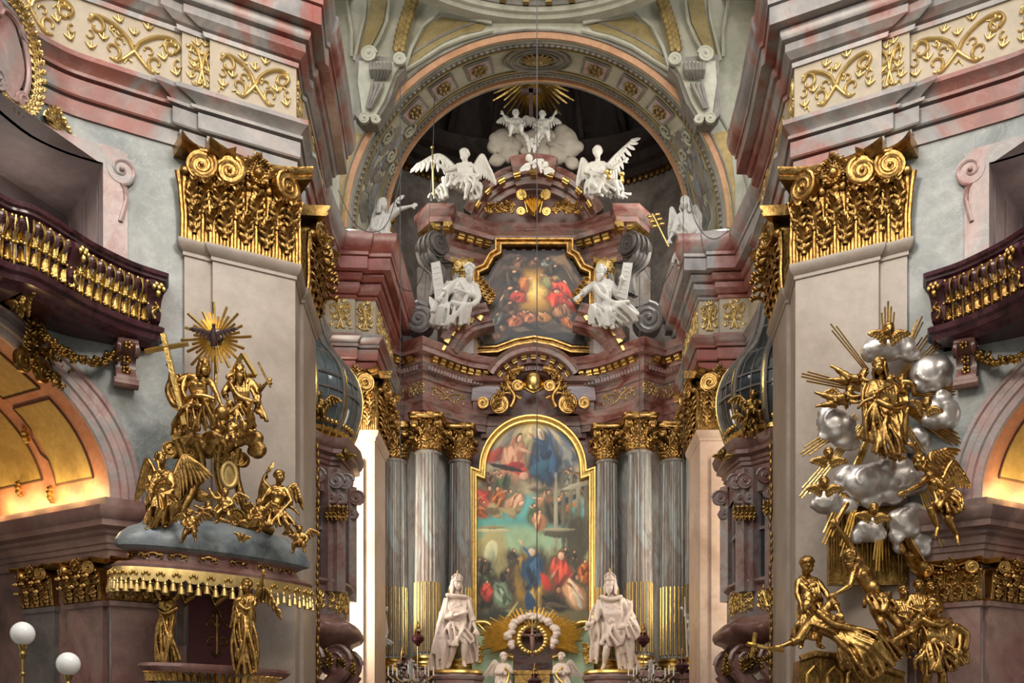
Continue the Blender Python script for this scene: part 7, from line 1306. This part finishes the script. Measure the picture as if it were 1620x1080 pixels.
angel('gilt standing lady in swirling robe on the silver clouds, arms crossed on the breast', 26, 18.2, dict(hd=(1388, 584, .4), sl=(1382, 606), sr=(1414, 607), ch=(1398, 620, .1), pv=(1398, 652), el=(1372, 632, .3), wl=(1390, 622, .9), er=(1428, 622, .4), wr=(1408, 614, 1.0), kl=(1388, 686, .6), al=(1398, 722, .1), kr=(1412, 684, .5), ar=(1416, 722, .1)), (-.7, .3), [('c', [(1384, 648, .4), (1414, 648, .4)], [(1374, 716, .4), (1402, 728, .8), (1428, 720, .3)], 9, .14, .14), ('c', [(1376, 610, .2), (1388, 628, .6)], [(1350, 692, 0), (1376, 704, .5)], 5, .15, .15), ('c', [(1414, 610, 0), (1426, 622, .2)], [(1412, 690, .3), (1436, 704, 0)], 5, .15), ('f', [(1380, 640, .8), (1402, 652, 1.0), (1430, 642, .4)], .2), ('f', [(1420, 608, .5), (1438, 612, .6), (1442, 628, .4)], .16), ('f', [(1376, 636, .8), (1360, 642, .7), (1352, 652, .6)], .14, .1)], [], hair='long', tun=(1.14, (1, 1)), name='standing_lady', cat='statue')
putto('gilt child flying beside the standing lady, the higher of two on the left', 1366, 593, 15, 18.4, G, 'fly', 1, rot=.05, seed=15, wings=0); putto('gilt winged child flying with legs outstretched, the lower of two on the left', 1343, 620, 15, 18.4, G, 'fly', 1, rot=-.25, seed=16)
for px, py, h_, r_, up, lab in ((1406, 522, 18, 0, .1, 'topmost on the silver cloud under the upright rays'), (1466, 638, 15, .3, .1, 'small one right of the standing lady between two clouds'), (1311, 718, 16, 0, -.1, 'left side, level with the hem of the standing lady'), (1304, 764, 16, 0, 0, 'left side, above the lower left cloud'), (1382, 806, 16, .1, -.1, 'centre, under the large cloud carrying the lady'), (1426, 600, 13, .3, .2, 'behind the shoulder of the standing lady'), (1420, 720, 8, 0, 0, 'tiny one at the feet of the standing lady')): cherub('gilt cherub head ' + lab, px, py, h_ * 1.15, 18.25 if py not in (600,) else 18.6, G, r_, up)
angel('gilt flying angel with large wings swooping beside the silver clouds on the right', 26, 18.1, dict(hd=(1450, 736, .5), sl=(1464, 756, .3), sr=(1490, 750, -.1), ch=(1480, 768, .1), pv=(1492, 796), el=(1448, 772, .7), wl=(1426, 783, 1.0), er=(1464, 730, .2), wr=(1444, 714, .5), kl=(1462, 812, 1.1), al=(1475, 840, .9), tl=(1470, 852, 1.1), kr=(1490, 824, .9), ar=(1508, 850, .6), tr=(1508, 864, .8)), (-1.0, .3), [('c', [(1478, 782, .5), (1504, 778, .3)], [(1462, 800, .9), (1490, 818, 1.0), (1516, 812, .3)], 7, .15, .15), ('c', [(1500, 780, 0), (1508, 784, -.2)], [(1500, 816, 0), (1524, 806, -.2)], 4), ('f', [(1474, 760, .5), (1490, 776, .6), (1508, 770, 0)], .2)], [((1484, 752, -.3), (1476, 716, -.5), (1500, 706, -.7), (22, 34), 12), ((1494, 756, -.4), (1512, 726, -.5), (1526, 738, -.7), (4, 40), 11)], tun=None, hands=(.1, .1))
m = MB(); f0 = PathFr(MP(1, [M0, M1]), -1)
q = [P(x, y, 19.0) for x, y in ((1311, 800), (1311, 925), (1436, 925), (1436, 870), (1470, 850), (1430, 800))]; m.prism(q, (0, 0, 0), (0, .12, 0)); tb = thing('gilt_backboard', 'gilt plank backboard behind the struggling figures on the right pier', 'panel', P(1373, 925, 19.0)); part('board', m, 'old_gold', tb)
m = MB(); rr = random.Random(3)
for k in range(15): x = 1316 + k * 8; bar(m, P(x, 810 + rr.random() * 20, 18.96), P(x + rr.uniform(-3, 3), 900 + rr.random() * 20, 18.96), .02, .012)
for k in range(5): bar(m, P(1386 + k * 5, 850, 18.93), P(1386 + k * 5.5, 905 - 8 * (k % 2), 18.93), .02, .008)
part('board_strips', m, 'gold', tb)
# lower scene
angel('muscular gilt bearded man with arm raised to strike, leaning over the reclining saint', 28, 18.1, dict(hd=(1340, 886, .5), sl=(1350, 900, .3), sr=(1362, 888, -.2), ch=(1366, 910, .1), pv=(1388, 948), el=(1338, 930, .8), wl=(1317, 942, 1.0), er=(1344, 858, -.1), wr=(1323, 834, .2), kl=(1386, 986, .8), al=(1406, 1010, .2), kr=(1418, 990, .5), ar=(1440, 1020, 0)), (-.9, .4), [('c', [(1374, 940, .4), (1402, 938, .3)], [(1360, 962, .7), (1384, 972, 1.0), (1414, 968, .4)], 6, .14, .14), ('f', [(1370, 946, .7), (1390, 952, .8), (1406, 940, .3)], .18)], [], hair='short', beard=.5, tun=None, hands=(.5, 1), name='striking_man', cat='statue').extra('club', bar(MB(), P(1318, 836, 18.1), P(1340, 796, 18.3), .045, .05, 7), 'gold')
angel('gilt woman with curled hair leaning in at the left edge of the lower group', 27, 18.75, dict(hd=(1273, 898, .5), sl=(1264, 918), sr=(1292, 920), ch=(1278, 930, .1), pv=(1278, 962), el=(1258, 940, .4), wl=(1262, 958, .8), er=(1302, 936, .4), wr=(1308, 954, .8), kl=(1268, 990, .9), al=(1266, 1020, .2), kr=(1292, 990, .8), ar=(1294, 1020, .1)), (.5, .4), [('c', [(1264, 952, .4), (1294, 952, .4)], [(1256, 1010, .5), (1278, 1016, 1.0), (1300, 1008, .4)], 7), ('f', [(1262, 924, .5), (1280, 945, .8), (1298, 950, .4)], .18)], [], hair='curly', tun=(1.08, (0, 0)), name='leaning_woman', cat='statue')
fs = angel('gilt robed saint falling back with a crucifix held out to the left', 28, 17.8, dict(hd=(1272, 952, .9), sl=(1276, 988, .6), sr=(1302, 968, .2), ch=(1298, 986, .4), pv=(1336, 1004), el=(1258, 1014, .8), wl=(1232, 1024, 1.0), er=(1316, 952, .3), wr=(1320, 970, .9), kl=(1366, 1030, 1.0), al=(1396, 1050, .5), kr=(1384, 1014, .8), ar=(1416, 1036, .3)), (-.6, -.2), [('c', [(1328, 984, .3), (1318, 1014, .9)], [(1420, 1036, .5), (1398, 1060, .9), (1372, 1078, .9)], 9, .13, .16, .2, .12, [(1376, 1002, .9), (1366, 1022, 1.4), (1346, 1048, 1.2)]), ('c', [(1316, 1000, .8), (1322, 1018, .9)], [(1330, 1058, .8), (1362, 1076, .8)], 5, .13), ('f', [(1286, 968, .8), (1310, 990, 1.0), (1345, 1000, 1.0), (1390, 1030, .9)], .2), ('f', [(1310, 1010, 1.2), (1340, 1040, 1.3), (1370, 1060, 1.2)], .16)], [], hair='short', beard=.4, tun=(1.16, (1, 1)), hands=(1, .5), name='falling_saint', cat='statue')
m = MB(); a, b = P(1240, 1029, 17.4), P(1182, 1018, 17.1); bar(m, a, b, .035, .035); b2 = P(1195, 1000, 17.15); bar(m, b2, P(1189, 1040, 17.15), .035, .035); m.ball(P(1194, 1020, 17.05), .04, 7, 5); bar(m, P(1196, 1021, 17.07), P(1215, 1025, 17.2), .035, .02, 6); bar(m, P(1193, 1010, 17.07), P(1191, 1030, 17.07), .018, .018, 6); fs.extra('crucifix', m, 'bright_gold')
angel('gilt soldier in short pleated tunic pointing left at the right end of the lower group', 28, 17.9, dict(hd=(1470, 963, .5), sl=(1456, 985), sr=(1494, 984), ch=(1475, 999, .2), pv=(1474, 1032), el=(1434, 1000, .5), wl=(1408, 1014, .8), er=(1516, 1002, .2), wr=(1512, 1024, .6), kl=(1462, 1068, .5), al=(1458, 1104), kr=(1488, 1068, .3), ar=(1492, 1104)), (-.8, 0), [('c', [(1456, 1020, .5), (1475, 1018, .8), (1494, 1020, .5)], [(1446, 1062, .5), (1474, 1066, 1.0), (1504, 1062, .4)], 9, .11, .16), ('c', [(1488, 980, .1), (1502, 982, -.1)], [(1500, 1060, .1), (1528, 1050, -.3)], 5, .16, .15), ('f', [(1452, 980, .6), (1476, 992, .8), (1500, 980, .4)], .18), ('f', [(1506, 990, .4), (1526, 1005, .3), (1522, 1030, .2)], .22)], [], hair='curly', tun=(1.12, (.4, .4)), hands=(.1, .6), name='soldier', cat='statue')
for px, py, h_, lab, fc in ((1427, 937, 19, 'boy nearest the striking man', .2), (1451, 927, 18, 'middle one looking down', -.3), (1470, 930, 17, 'one beside the flag pole', .4)):
    angel('gilt onlooker half hidden behind the soldier, ' + lab, h_, 18.55, dict(hd=(px, py, .3), sl=(px - 12, py + 17), sr=(px + 13, py + 17), pv=(px + 2, py + 48), el=(px - 17, py + 34, .3), wl=(px - 5, py + 40, .8), er=(px + 18, py + 34, .3), wr=(px + 8, py + 42, .8), kl=(px - 6, py + 75, .4), al=(px - 6, py + 100), kr=(px + 8, py + 75, .4), ar=(px + 8, py + 100)), (fc, .1), [('c', [(px - 12, py + 40, .3), (px + 14, py + 40, .3)], [(px - 16, py + 95, .3), (px + 16, py + 95, .3)], 6)], [], tun=(1.12, (1, 1)), name='onlooker', cat='statue')
t = thing('gilt_flag', 'gilt furled flag on a slanting pole behind the onlookers of the lower group', 'flag', P(1487, 925, 18.6)); m = MB(); bar(m, P(1428, 832, 18.7), P(1490, 930, 18.6), .025, n=6); part('pole', m, 'gold', t); m = MB()
rows = [[P(lerp(1436, 1482, k / 12) + (lerp(-2, -22, math.sin(PI * k / 12) ** .7) - 4) * j / 5 + 2 * math.sin(j * 1.7 + k), lerp(848, 922, k / 12) + 4 * j / 5, 18.62 + .05 * math.sin(j * 2.2 + k * .5)) for j in range(6)] for k in range(13)]; m.grid(rows); b = [[p_ + Vector((0, .03, 0)) for p_ in r] for r in rows]; m.grid(b, flip=True); part('cloth', m, 'gold', t, 60)
t = thing('gilt_bridge', 'gilt arched bridge parapet carrying the falling saint at the bottom right', 'bridge', P(1330, 1100, 18.4)); m = MB(); out = [(1262, 1120), (1266, 1044), (1290, 1036), (1330, 1040), (1378, 1052), (1430, 1070), (1440, 1120)]; m.prism([P(x, y, 18.2) for x, y in out], (0, 0, 0), (0, .5, 0)); part('parapet', m, 'old_gold', t); m = MB(); m.tube([P(x, y - 2, 18.15) for x, y in out[1:6]], .06, 6)
for x in (1288, 1320, 1352): m.tube([P(x - 12, 1090, 18.17), P(x - 11, 1066, 18.17), P(x, 1054, 18.17), P(x + 11, 1066, 18.17), P(x + 12, 1090, 18.17)], .03, 6)
part('arch_moulding', m, 'gold', t)
# ============================================================= camera, light, world
cam = bpy.data.cameras.new('camera'); co = bpy.data.objects.new('camera', cam); C.objects.link(co)
co.location = (0, 0, EYE); co.rotation_euler = (PI / 2, 0, 0); cam.sensor_width = 36; cam.lens = 36 * F / 1620
cam.shift_x = (810 - VX) / 1620; cam.shift_y = (VY - 540) / 1620; cam.clip_end = 200
bpy.context.scene.camera = co
def area(nm, loc, to, sx, sy, e, col='#ffffff'):
    l = bpy.data.lights.new(nm, 'AREA'); l.shape = 'RECTANGLE'; l.size = sx; l.size_y = sy; l.energy = e; l.color = lin(col)[:3]
    o = bpy.data.objects.new(nm, l); C.objects.link(o); o.location = loc; o.rotation_euler = (Vector(to) - Vector(loc)).to_track_quat('-Z', 'Y').to_euler(); return o
area('nave_window_daylight', (-7.5, 5, 19), (5, 24, 8), 5, 6, 1700, '#fff3e4')
area('nave_window_daylight', (7.5, 5, 19), (-5, 24, 8), 5, 6, 1700, '#fff3e4')
area('dome_window_daylight', (0, 8, 30), (0, 18, 8), 8, 8, 2600, '#f4f6ff')
for s in (-1, 1):
    area('chancel_window_daylight', (s * 5.3, 32.9, 19), (-s * 1.5, 34.5, 14), 1.8, 4.5, 380 if s > 0 else 230, '#fff8ee')
    area('chancel_window_daylight', (s * 4.3, 32.6, 8.5), (-s * 2, 35.2, 9), 1.0, 5, 170 if s < 0 else 110, '#fff4e2')
    area('recess_window_daylight', (s * 5.6, 28.9, 8), (s * 4.6, 31, 8), .6, 7, 420 if s < 0 else 60, '#fff4e0')
    area('upper_window_daylight', (s * 5.9, 26.5, 19), (-s * 4, 29, 17), 2, 3, 130, '#f6f7ff')
area('apse_fill', (0, 32.6, 21.0), (0, 38.5, 18), 4, .8, 60, '#f6efe2')  # fill light added behind the arch to brighten the apse, no window there
w = bpy.data.worlds.new('w'); bpy.context.scene.world = w; w.use_nodes = True
w.node_tree.nodes['Background'].inputs[0].default_value = lin('#e8e6e0'); w.node_tree.nodes['Background'].inputs[1].default_value = 1.0
vs = bpy.context.scene.view_settings; vs.view_transform = 'Standard'; vs.look = 'None'; vs.gamma = 1; vs.use_curve_mapping = False; vs.exposure = 0.0
